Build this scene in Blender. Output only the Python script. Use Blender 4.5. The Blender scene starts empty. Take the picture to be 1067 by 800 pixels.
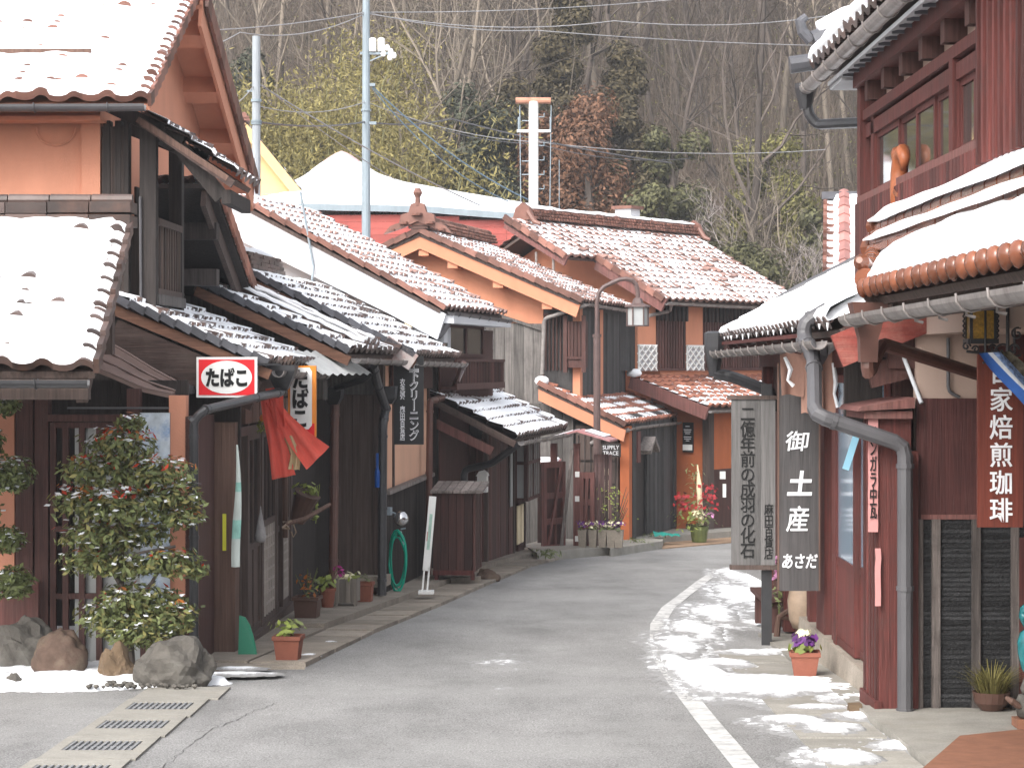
import bpy, bmesh, math, random
from mathutils import Vector, Matrix, noise
R = math.radians
V = Vector
scene = bpy.context.scene
col = scene.collection

# ------------------------------------------------------------------ camera, sky, sun, exposure
F, CX, HY, CAMZ, SLOPE = 2400.0, 533.5, 380.0, 1.8, 0.034
cam = bpy.data.cameras.new('camera')
cam.sensor_width = 36.0
cam.lens = F / 1067 * 36.0
cam.shift_y = -20 / 1067
cam.clip_end = 1000
camo = bpy.data.objects.new('camera', cam)
camo.location = (0, 0, CAMZ)
camo.rotation_euler = (R(90), 0, 0)
col.objects.link(camo)
scene.camera = camo

SUN_EL, SUN_AZ = R(42), R(212)
w = bpy.data.worlds.new('World')
scene.world = w
w.use_nodes = True
nt = w.node_tree
bg = nt.nodes['Background']
sky = nt.nodes.new('ShaderNodeTexSky')
sky.sky_type = 'NISHITA'
sky.sun_disc = False
sky.sun_elevation = SUN_EL
sky.sun_rotation = SUN_AZ
sky.air_density = 1.0
sky.dust_density = 4.0
hs = nt.nodes.new('ShaderNodeHueSaturation')
hs.inputs['Saturation'].default_value = 0.25
nt.links.new(sky.outputs[0], hs.inputs['Color'])
nt.links.new(hs.outputs[0], bg.inputs['Color'])
bg.inputs['Strength'].default_value = 0.15
sl = bpy.data.lights.new('sun', 'SUN')
sl.energy = 0.85
sl.angle = R(34)
sl.color = (1.0, 0.965, 0.91)
so = bpy.data.objects.new('sun', sl)
sd = V((math.sin(SUN_AZ) * math.cos(SUN_EL), math.cos(SUN_AZ) * math.cos(SUN_EL), math.sin(SUN_EL)))
so.rotation_euler = sd.to_track_quat('Z', 'Y').to_euler()
so.location = (0, 0, 40)
col.objects.link(so)
vs = scene.view_settings
scene.display_settings.display_device = 'sRGB'
vs.view_transform = 'Standard'
vs.look = 'None'
vs.gamma = 1
vs.use_curve_mapping = False
vs.exposure = 1.52
scene.cycles.max_bounces = 6
scene.cycles.diffuse_bounces = 3
scene.cycles.glossy_bounces = 3
scene.cycles.transmission_bounces = 3
scene.cycles.use_denoising = True

# ------------------------------------------------------------------ pixels to places
CAM = V((0, 0, CAMZ))
def gz(x, y): return -SLOPE * y
def P(px, py, d): return V(((px - CX) / F * d, d, CAMZ + (HY - py) / F * d))
def G(px, py, h=0.0):      # where a picture point meets the sloping ground (or a surface h above it)
    d = (CAMZ - h) / ((py - HY) / F - SLOPE)
    return V(((px - CX) / F * d, d, -SLOPE * d))
def N(x, y, z=0.0, s=1.0): return noise.noise(V((x * s, y * s, z * s)))

# ------------------------------------------------------------------ materials
MATS = {}
def mat(name, c, rough=0.8, var=0.25, scale=(6, 6, 6), bump=0.3, bscale=40, tint=0.35, stain=0.0, sscale=1.2, stain_c=None,
        spec=0.3, metal=0.0, grain=None, speck=0.0, transl=0.0, trc=None):
    if name in MATS: return MATS[name]
    m = bpy.data.materials.new(name)
    m.use_nodes = True
    t = m.node_tree; n = t.nodes; L = t.links
    b = n['Principled BSDF']
    b.inputs['Roughness'].default_value = rough
    b.inputs['Specular IOR Level'].default_value = spec
    b.inputs['Metallic'].default_value = metal
    tc = n.new('ShaderNodeTexCoord')
    mp = n.new('ShaderNodeMapping'); mp.inputs['Scale'].default_value = grain or scale
    L.new(tc.outputs['Object'], mp.inputs['Vector'])
    nz = n.new('ShaderNodeTexNoise'); nz.inputs['Scale'].default_value = 1.0; nz.inputs['Detail'].default_value = 6; nz.inputs['Roughness'].default_value = 0.65
    L.new(mp.outputs[0], nz.inputs['Vector'])
    mr = n.new('ShaderNodeMapRange'); mr.inputs['From Min'].default_value = 0.28; mr.inputs['From Max'].default_value = 0.72
    mr.inputs['To Min'].default_value = 1 - var; mr.inputs['To Max'].default_value = 1 + var
    L.new(nz.outputs['Fac'], mr.inputs['Value'])
    at = n.new('ShaderNodeAttribute'); at.attribute_name = 'tint'
    ma = n.new('ShaderNodeMath'); ma.operation = 'MULTIPLY_ADD'; ma.inputs[1].default_value = tint; ma.inputs[2].default_value = 1.0
    L.new(at.outputs['Fac'], ma.inputs[0])
    mm = n.new('ShaderNodeMath'); mm.operation = 'MULTIPLY'
    L.new(mr.outputs[0], mm.inputs[0]); L.new(ma.outputs[0], mm.inputs[1])
    last = mm.outputs[0]
    if speck:
        v2 = n.new('ShaderNodeTexNoise'); v2.inputs['Scale'].default_value = 95; v2.inputs['Detail'].default_value = 2
        L.new(tc.outputs['Object'], v2.inputs['Vector'])
        m2 = n.new('ShaderNodeMapRange'); m2.inputs['From Min'].default_value = 0.35; m2.inputs['From Max'].default_value = 0.65
        m2.inputs['To Min'].default_value = 1 - speck; m2.inputs['To Max'].default_value = 1 + speck
        L.new(v2.outputs['Fac'], m2.inputs['Value'])
        m3 = n.new('ShaderNodeMath'); m3.operation = 'MULTIPLY'; L.new(last, m3.inputs[0]); L.new(m2.outputs[0], m3.inputs[1]); last = m3.outputs[0]
    sc = n.new('ShaderNodeVectorMath'); sc.operation = 'SCALE'; sc.inputs[0].default_value = c[:3]
    L.new(last, sc.inputs['Scale'])
    out = sc.outputs[0]
    if stain:
        s = n.new('ShaderNodeTexNoise'); s.inputs['Scale'].default_value = sscale; s.inputs['Detail'].default_value = 8; s.inputs['Roughness'].default_value = 0.7
        L.new(tc.outputs['Object'], s.inputs['Vector'])
        r2 = n.new('ShaderNodeMapRange'); r2.inputs['From Min'].default_value = 0.48; r2.inputs['From Max'].default_value = 0.68
        r2.inputs['To Max'].default_value = stain; L.new(s.outputs['Fac'], r2.inputs['Value'])
        mx = n.new('ShaderNodeMix'); mx.data_type = 'RGBA'
        L.new(r2.outputs[0], mx.inputs['Factor']); L.new(out, mx.inputs['A'])
        mx.inputs['B'].default_value = (*(stain_c or [q * 0.4 for q in c[:3]]), 1)
        out = mx.outputs['Result']
    L.new(out, b.inputs['Base Color'])
    if bump:
        bn = n.new('ShaderNodeTexNoise'); bn.inputs['Detail'].default_value = 4
        if grain:
            bn.inputs['Scale'].default_value = 2.5; L.new(mp.outputs[0], bn.inputs['Vector'])
        else:
            bn.inputs['Scale'].default_value = bscale; L.new(tc.outputs['Object'], bn.inputs['Vector'])
        bp = n.new('ShaderNodeBump'); bp.inputs['Strength'].default_value = bump; bp.inputs['Distance'].default_value = 0.01
        L.new(bn.outputs['Fac'], bp.inputs['Height']); L.new(bp.outputs[0], b.inputs['Normal'])
    if transl:
        tr = n.new('ShaderNodeBsdfTranslucent'); L.new(out, tr.inputs['Color'])
        ms = n.new('ShaderNodeMixShader'); ms.inputs[0].default_value = transl
        L.new(b.outputs[0], ms.inputs[1]); L.new(tr.outputs[0], ms.inputs[2])
        L.new(ms.outputs[0], n['Material Output'].inputs['Surface'])
    MATS[name] = m
    return m

GV = (38, 38, 1.6)      # grain running up and down
GY = (38, 2.0, 38)      # grain running along y
GX = (2.0, 38, 38)      # grain running along x
plaster_o = mat('plaster_orange', (0.56, 0.255, 0.165), 0.9, 0.10, (3, 3, 1.2), 0.25, 60, stain=0.25, sscale=0.8, stain_c=(0.50, 0.2, 0.12))
plaster_g = mat('plaster_gable_orange', (0.55, 0.235, 0.14), 0.9, 0.10, (3, 3, 1.2), 0.2, 60, stain=0.3, sscale=0.7, stain_c=(0.46, 0.19, 0.11))
plaster_d = mat('plaster_deep_orange', (0.42, 0.125, 0.05), 0.9, 0.14, (3, 3, 1.0), 0.2, 60, stain=0.3, sscale=0.9)
plaster_p = mat('plaster_peach', (0.66, 0.385, 0.26), 0.9, 0.08, (3, 3, 0.9), 0.2, 60, stain=0.35, sscale=0.9, stain_c=(0.5, 0.3, 0.22))
plaster_w = mat('plaster_white', (0.60, 0.61, 0.635), 0.9, 0.05, (2, 2, 1), 0.15, 50, stain=0.2, sscale=0.9, stain_c=(0.6, 0.6, 0.6))
plaster_c = mat('plaster_cream', (0.40, 0.30, 0.25), 0.9, 0.08, (2, 2, 1), 0.15, 50, stain=0.3, stain_c=(0.4, 0.3, 0.24))
plaster_y = mat('plaster_yellow', (0.62, 0.44, 0.22), 0.9, 0.08, (2, 2, 1), 0.15, 50)
plaster_n = mat('plaster_grey', (0.36, 0.36, 0.37), 0.85, 0.1, (3, 3, 3), 0.2, 50)
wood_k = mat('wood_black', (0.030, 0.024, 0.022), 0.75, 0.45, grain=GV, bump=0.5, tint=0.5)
wood_d = mat('wood_dark', (0.080, 0.057, 0.049), 0.75, 0.45, grain=GV, bump=0.5, tint=0.5)
wood_b = mat('wood_brown', (0.115, 0.068, 0.052), 0.75, 0.40, grain=GV, bump=0.5, tint=0.4)
wood_g = mat('wood_grey', (0.115, 0.105, 0.098), 0.85, 0.5, grain=GV, bump=0.6, tint=0.5, stain=0.5, sscale=2, stain_c=(0.035, 0.03, 0.03))
wood_c = mat('wood_charred', (0.045, 0.043, 0.043), 0.8, 0.5, grain=GV, bump=0.6, tint=0.6, stain=0.4, sscale=2.0, stain_c=(0.10, 0.095, 0.09))
wood_r = mat('wood_bengala', (0.092, 0.025, 0.021), 0.65, 0.50, grain=GV, bump=0.5, tint=0.45, stain=0.6, sscale=3.5, stain_c=(0.058, 0.027, 0.023))
wood_rm = mat('wood_red_brown', (0.072, 0.032, 0.027), 0.7, 0.45, grain=GV, bump=0.4, tint=0.5, stain=0.3, sscale=3, stain_c=(0.05, 0.03, 0.025))
wood_rf = mat('wood_faded_red', (0.155, 0.066, 0.058), 0.8, 0.45, grain=GV, bump=0.5, tint=0.4, stain=0.55, sscale=3, stain_c=(0.12, 0.075, 0.065))
wood_ra = mat('wood_worn_red_beam', (0.22, 0.045, 0.035), 0.7, 0.35, grain=GX, bump=0.4, stain=0.8, sscale=4, stain_c=(0.30, 0.14, 0.11))
wood_ba = mat('wood_brown_plank', (0.17, 0.085, 0.055), 0.8, 0.4, grain=GX, bump=0.5, stain=0.4, sscale=3, stain_c=(0.09, 0.05, 0.04))
wood_da = mat('wood_dark_plank', (0.065, 0.042, 0.036), 0.8, 0.45, grain=GX, bump=0.5, stain=0.4, sscale=3, stain_c=(0.13, 0.1, 0.085))
wood_w = mat('wood_weathered', (0.22, 0.19, 0.175), 0.9, 0.6, grain=GV, bump=0.9, tint=0.4, stain=0.5, sscale=5, stain_c=(0.05, 0.04, 0.035))
wood_sg = mat('wood_sign_grey', (0.115, 0.11, 0.108), 0.8, 0.38, grain=GV, bump=0.4, tint=0.3, stain=0.3, sscale=2.2, stain_c=(0.16, 0.15, 0.145))
wood_sb = mat('wood_sign_brown', (0.125, 0.027, 0.016), 0.55, 0.3, grain=GV, bump=0.2)
bark_box = mat('planter_wood', (0.20, 0.175, 0.15), 0.85, 0.4, grain=GV, bump=0.5)
tile_r = mat('tile_red_brown', (0.185, 0.088, 0.067), 0.45, 0.25, (5, 5, 5), 0.15, 30, tint=0.55, stain=0.25, sscale=3)
tile_f = mat('tile_frosted', (0.25, 0.145, 0.12), 0.55, 0.25, (5, 5, 5), 0.15, 30, tint=0.4, stain=0.35, sscale=3, stain_c=(0.33, 0.24, 0.22))
tile_o = mat('tile_orange', (0.29, 0.12, 0.08), 0.5, 0.2, (5, 5, 5), 0.15, 30, tint=0.4, stain=0.2, sscale=3)
tile_k = mat('tile_dark', (0.075, 0.052, 0.046), 0.4, 0.3, (5, 5, 5), 0.15, 30, tint=0.6, stain=0.35, sscale=3, stain_c=(0.15, 0.07, 0.045))
tile_s = mat('tile_slate', (0.085, 0.085, 0.095), 0.45, 0.25, (5, 5, 5), 0.15, 30, tint=0.4)
tile_g = mat('tile_glazed_orange', (0.165, 0.056, 0.028), 0.26, 0.3, (6, 6, 6), 0.1, 25, tint=0.35, spec=0.6, stain=0.35, sscale=5, stain_c=(0.14, 0.035, 0.015))
snow_m = mat('snow', (0.87, 0.885, 0.91), 0.65, 0.03, (9, 9, 9), 0.35, 22, spec=0.2, tint=0.1)
wood_w2 = mat('wood_weathered_dark', (0.115, 0.098, 0.09), 0.9, 0.6, grain=GV, bump=0.9, tint=0.4, stain=0.6, sscale=5, stain_c=(0.035, 0.03, 0.028))
def ground_snow():
    m = bpy.data.materials.new('snow_half_melted'); m.use_nodes = True; t = m.node_tree; n = t.nodes; L = t.links; b = n['Principled BSDF']
    tc = n.new('ShaderNodeTexCoord'); at = n.new('ShaderNodeAttribute'); at.attribute_name = 'tint'
    z1 = n.new('ShaderNodeTexNoise'); z1.inputs['Scale'].default_value = 5.5; z1.inputs['Detail'].default_value = 9; z1.inputs['Roughness'].default_value = 0.72
    mp = n.new('ShaderNodeMapping'); mp.inputs['Scale'].default_value = (1.0, 0.45, 1.0); L.new(tc.outputs['Object'], mp.inputs['Vector']); L.new(mp.outputs[0], z1.inputs['Vector'])
    a = n.new('ShaderNodeMath'); a.operation = 'MULTIPLY_ADD'; a.inputs[1].default_value = 1.5; a.inputs[2].default_value = -0.75; L.new(z1.outputs['Fac'], a.inputs[0])
    s = n.new('ShaderNodeMath'); s.operation = 'ADD'; L.new(a.outputs[0], s.inputs[0]); L.new(at.outputs['Fac'], s.inputs[1])
    r = n.new('ShaderNodeMapRange'); r.interpolation_type = 'SMOOTHSTEP'; r.inputs['From Min'].default_value = 0.10; r.inputs['From Max'].default_value = 0.58; L.new(s.outputs[0], r.inputs['Value'])
    mx = n.new('ShaderNodeMix'); mx.data_type = 'RGBA'; mx.inputs['A'].default_value = (0.25, 0.247, 0.243, 1); mx.inputs['B'].default_value = (0.85, 0.865, 0.89, 1); L.new(r.outputs[0], mx.inputs['Factor']); L.new(mx.outputs['Result'], b.inputs['Base Color'])
    b.inputs['Roughness'].default_value = 0.7; b.inputs['Specular IOR Level'].default_value = 0.25
    bn = n.new('ShaderNodeTexNoise'); bn.inputs['Scale'].default_value = 40; L.new(tc.outputs['Object'], bn.inputs['Vector']); bp = n.new('ShaderNodeBump'); bp.inputs['Strength'].default_value = 0.5; bp.inputs['Distance'].default_value = 0.01; L.new(bn.outputs['Fac'], bp.inputs['Height']); L.new(bp.outputs[0], b.inputs['Normal'])
    return m
gsnow_m = ground_snow()
slush_m = mat('snow_thin', (0.80, 0.82, 0.85), 0.6, 0.08, (14, 14, 14), 0.5, 45, spec=0.25)
iron_k = mat('iron_black', (0.022, 0.022, 0.024), 0.45, 0.3, (9, 9, 9), 0.1, 40, spec=0.5)
pipe_k = mat('pipe_black', (0.035, 0.035, 0.038), 0.4, 0.25, (5, 5, 5), 0.1, 30, spec=0.5)
pipe_g = mat('pipe_grey', (0.078, 0.076, 0.081), 0.45, 0.18, (5, 5, 2), 0.08, 30, spec=0.5)
pipe_b = mat('pipe_brown', (0.12, 0.055, 0.042), 0.4, 0.25, (5, 5, 5), 0.1, 30, spec=0.5)
gutter_m = mat('gutter_weathered', (0.21, 0.19, 0.18), 0.5, 0.35, (7, 7, 7), 0.15, 30, spec=0.5, stain=0.5, sscale=5, stain_c=(0.07, 0.05, 0.045))
lamp_m = mat('lamp_iron_brown', (0.10, 0.065, 0.06), 0.5, 0.2, (9, 9, 9), 0.1, 40, spec=0.4)
galv = mat('galvanised_steel', (0.24, 0.29, 0.325), 0.55, 0.15, (6, 6, 1.5), 0.1, 30, spec=0.4, tint=0.3)
concrete_pole = mat('pole_concrete', (0.30, 0.325, 0.35), 0.8, 0.15, (8, 8, 2), 0.2, 40)
white_p = mat('white_paint', (0.78, 0.78, 0.76), 0.5, 0.06, (8, 8, 8), 0.05, 40)
cream_p = mat('cream_paint', (0.74, 0.62, 0.42), 0.6, 0.08, (8, 8, 8), 0.05, 40)
red_p = mat('sign_red', (0.72, 0.012, 0.02), 0.4, 0.05, (8, 8, 8), 0.03, 40)
orange_p = mat('sign_orange', (0.75, 0.25, 0.03), 0.4, 0.05, (8, 8, 8), 0.03, 40)
black_p = mat('sign_black', (0.014, 0.014, 0.015), 0.5, 0.2, (8, 8, 8), 0.05, 40)
ink_m = mat('ink', (0.010, 0.010, 0.010), 0.7, 0.2, (20, 20, 20), 0.1, 40)
letter_w = mat('letter_white', (0.74, 0.74, 0.76), 0.6, 0.15, (14, 14, 14), 0.1, 40)
glass_d = mat('glass_dark', (0.018, 0.02, 0.022), 0.06, 0.3, (3, 3, 3), 0.0, tint=0.3, spec=0.7)
glass_b = mat('glass_pale_blue', (0.16, 0.22, 0.28), 0.15, 0.2, (2, 2, 2), 0.0, spec=0.6)
glass_w = mat('glass_frosted', (0.36, 0.37, 0.37), 0.3, 0.12, (4, 4, 2), 0.05, 20, spec=0.5)
curtain = mat('curtain_white', (0.52, 0.54, 0.57), 0.8, 0.15, (30, 30, 0.5), 0.3, 20)
amber = mat('glass_amber', (0.42, 0.23, 0.02), 0.3, 0.5, (60, 60, 60), 0.2, 90, spec=0.5)
sheet_b = mat('sheet_metal_brown', (0.21, 0.145, 0.125), 0.5, 0.15, (4, 4, 4), 0.1, 20, spec=0.4)
sheet_p = mat('sheet_metal_pink', (0.40, 0.18, 0.18), 0.5, 0.2, (5, 5, 5), 0.1, 20, spec=0.4, stain=0.5, sscale=3, stain_c=(0.6, 0.5, 0.5))
sheet_r = mat('sheet_metal_red', (0.37, 0.085, 0.07), 0.6, 0.12, (3, 3, 3), 0.05, 20, tint=0.3)
corr_m = mat('corrugated_sheet', (0.50, 0.50, 0.48), 0.5, 0.2, (5, 5, 5), 0.1, 30)
asphalt = mat('asphalt', (0.212, 0.208, 0.203), 0.85, 0.30, (1.1, 0.5, 1), 0.6, 160, speck=0.42, stain=0.45, sscale=0.55, stain_c=(0.30, 0.295, 0.285))
concrete = mat('concrete', (0.27, 0.235, 0.195), 0.9, 0.22, (4, 4, 4), 0.4, 70, tint=0.35, speck=0.15, stain=0.55, sscale=1.6, stain_c=(0.14, 0.115, 0.09))
concrete_l = mat('concrete_pale', (0.285, 0.27, 0.24), 0.9, 0.18, (4, 4, 4), 0.4, 70, tint=0.25, speck=0.12, stain=0.45, sscale=2.2, stain_c=(0.22, 0.2, 0.16))
steel_grate = mat('steel_grating', (0.21, 0.215, 0.22), 0.6, 0.2, (9, 9, 9), 0.2, 40, spec=0.5)
brick_t = mat('terracotta_paving', (0.22, 0.10, 0.06), 0.85, 0.2, (8, 8, 8), 0.3, 60)
line_p = mat('road_paint', (0.50, 0.495, 0.48), 0.8, 0.25, (6, 6, 6), 0.3, 60, stain=1.0, sscale=7, stain_c=(0.26, 0.26, 0.255))
rock_a = mat('rock_grey', (0.088, 0.080, 0.070), 0.9, 0.4, (7, 7, 7), 0.9, 25, stain=0.6, sscale=4, stain_c=(0.15, 0.145, 0.13))
rock_b = mat('rock_brown', (0.10, 0.066, 0.05), 0.9, 0.35, (7, 7, 7), 0.8, 25, stain=0.6, sscale=5, stain_c=(0.18, 0.15, 0.11))
rock_c = mat('rock_ochre', (0.125, 0.085, 0.052), 0.9, 0.35, (7, 7, 7), 0.8, 25, stain=0.5, sscale=4, stain_c=(0.10, 0.085, 0.07))
soil = mat('soil', (0.09, 0.06, 0.042), 0.95, 0.4, (10, 10, 10), 0.8, 40)
terracotta = mat('terracotta', (0.215, 0.075, 0.048), 0.8, 0.15, (7, 7, 7), 0.2, 40, stain=0.35, sscale=5, stain_c=(0.24, 0.09, 0.06))
pot_br = mat('plastic_brown', (0.085, 0.045, 0.034), 0.5, 0.12, (7, 7, 7), 0.05, 40)
jar_m = mat('stoneware', (0.27, 0.20, 0.145), 0.6, 0.25, (7, 7, 7), 0.2, 40)
turq = mat('glaze_turquoise', (0.012, 0.13, 0.14), 0.18, 0.5, (14, 14, 14), 0.25, 40, spec=0.6)
green_pl = mat('plastic_green', (0.0, 0.16, 0.085), 0.4, 0.08, (5, 5, 5), 0.05, 30)
hose_m = mat('hose_green', (0.0, 0.30, 0.20), 0.4, 0.08, (5, 5, 5), 0.0)
blue_pl = mat('plastic_blue', (0.01, 0.07, 0.28), 0.4, 0.08, (5, 5, 5), 0.05, 30)
teal_c = mat('cloth_teal', (0.02, 0.22, 0.18), 0.8, 0.1, (9, 9, 9), 0.3, 40)
cloth_r = mat('cloth_red', (0.85, 0.15, 0.11), 0.85, 0.15, (8, 8, 2.5), 0.4, 30, transl=0.35)
cloth_b = mat('cloth_brown', (0.30, 0.17, 0.13), 0.9, 0.12, (9, 9, 2), 0.4, 40)
cloth_bl = mat('cloth_blue', (0.03, 0.10, 0.33), 0.85, 0.15, (9, 9, 9), 0.3, 40)
paper_p = mat('paper_pink', (0.50, 0.24, 0.23), 0.9, 0.06, (9, 9, 9), 0.1, 40)
paper_b = mat('paper_pale_blue', (0.27, 0.50, 0.62), 0.9, 0.06, (9, 9, 9), 0.1, 40)
poster_b = mat('poster_blue', (0.50, 0.56, 0.62), 0.5, 0.25, (12, 12, 9), 0.0, stain=0.8, sscale=7, stain_c=(0.12, 0.24, 0.48))
chrome = mat('mirror_metal', (0.55, 0.55, 0.56), 0.15, 0.05, (5, 5, 5), 0.0, metal=0.9)
yellow_t = mat('yellow_tape', (0.62, 0.62, 0.05), 0.5, 0.05, (9, 9, 9), 0.0)
leaf_d = mat('leaf_dark_green', (0.145, 0.17, 0.066), 0.5, 0.2, (9, 9, 9), 0.0, tint=0.5, transl=0.25)
leaf_y = mat('leaf_olive', (0.21, 0.195, 0.07), 0.6, 0.2, (9, 9, 9), 0.0, tint=0.5, transl=0.25)
leaf_r = mat('leaf_red', (0.42, 0.045, 0.02), 0.5, 0.2, (9, 9, 9), 0.0, tint=0.4, transl=0.3)
leaf_o = mat('leaf_orange', (0.38, 0.13, 0.03), 0.5, 0.2, (9, 9, 9), 0.0, tint=0.4, transl=0.3)
leaf_l = mat('leaf_pale_green', (0.25, 0.30, 0.07), 0.5, 0.2, (9, 9, 9), 0.0, tint=0.4, transl=0.3)
wood_panel = mat('wood_dark_red_panel', (0.062, 0.020, 0.018), 0.6, 0.4, grain=GV, bump=0.4, tint=0.35, stain=0.4, sscale=3, stain_c=(0.10, 0.04, 0.035))
petal_p = mat('petal_purple', (0.12, 0.035, 0.17), 0.6, 0.2, (9, 9, 9), 0.0, tint=0.5, transl=0.2)
petal_m = mat('petal_magenta', (0.40, 0.03, 0.22), 0.6, 0.2, (9, 9, 9), 0.0, tint=0.5, transl=0.2)
petal_k = mat('petal_pink', (0.55, 0.24, 0.42), 0.6, 0.2, (9, 9, 9), 0.0, tint=0.5, transl=0.2)
petal_w = mat('petal_cream', (0.72, 0.68, 0.45), 0.6, 0.1, (9, 9, 9), 0.0, tint=0.3, transl=0.2)
grass_m = mat('grass_dry', (0.17, 0.15, 0.05), 0.7, 0.2, (9, 9, 9), 0.0, tint=0.6, transl=0.2)
needle_r = mat('needles_rust', (0.15, 0.076, 0.044), 0.7, 0.2, (2, 2, 2), 0.0, tint=0.6, transl=0.2)
needle_d = mat('needles_dark', (0.060, 0.064, 0.042), 0.7, 0.2, (2, 2, 2), 0.0, tint=0.6, transl=0.2)
needle_o = mat('needles_olive', (0.085, 0.068, 0.036), 0.7, 0.2, (2, 2, 2), 0.0, tint=0.6, transl=0.2)
bamboo_l = mat('bamboo_leaf', (0.235, 0.20, 0.075), 0.6, 0.2, (2, 2, 2), 0.0, tint=0.55, transl=0.3)
bamboo_c = mat('bamboo_culm', (0.26, 0.25, 0.13), 0.5, 0.2, (3, 3, 3), 0.0)
shrub_g = mat('shrub_green', (0.10, 0.098, 0.045), 0.6, 0.2, (2, 2, 2), 0.0, tint=0.6, transl=0.25)
bark_p = mat('bark_pale', (0.175, 0.145, 0.115), 0.9, 0.35, (5, 5, 1.5), 0.4, 20, tint=0.35)
bark_d = mat('bark_brown', (0.082, 0.066, 0.056), 0.9, 0.35, (5, 5, 1.5), 0.4, 20, tint=0.35)
twig_p = mat('twig_pale', (0.30, 0.262, 0.25), 0.9, 0.3, (3, 3, 3), 0.0, tint=0.45)
twig_m = mat('twig', (0.118, 0.093, 0.073), 0.9, 0.3, (3, 3, 3), 0.0, tint=0.45)
litter = mat('leaf_litter', (0.085, 0.062, 0.045), 0.95, 0.4, (1.5, 1.5, 1.5), 0.8, 6, stain=0.55, sscale=0.22, stain_c=(0.045, 0.045, 0.02))

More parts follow.
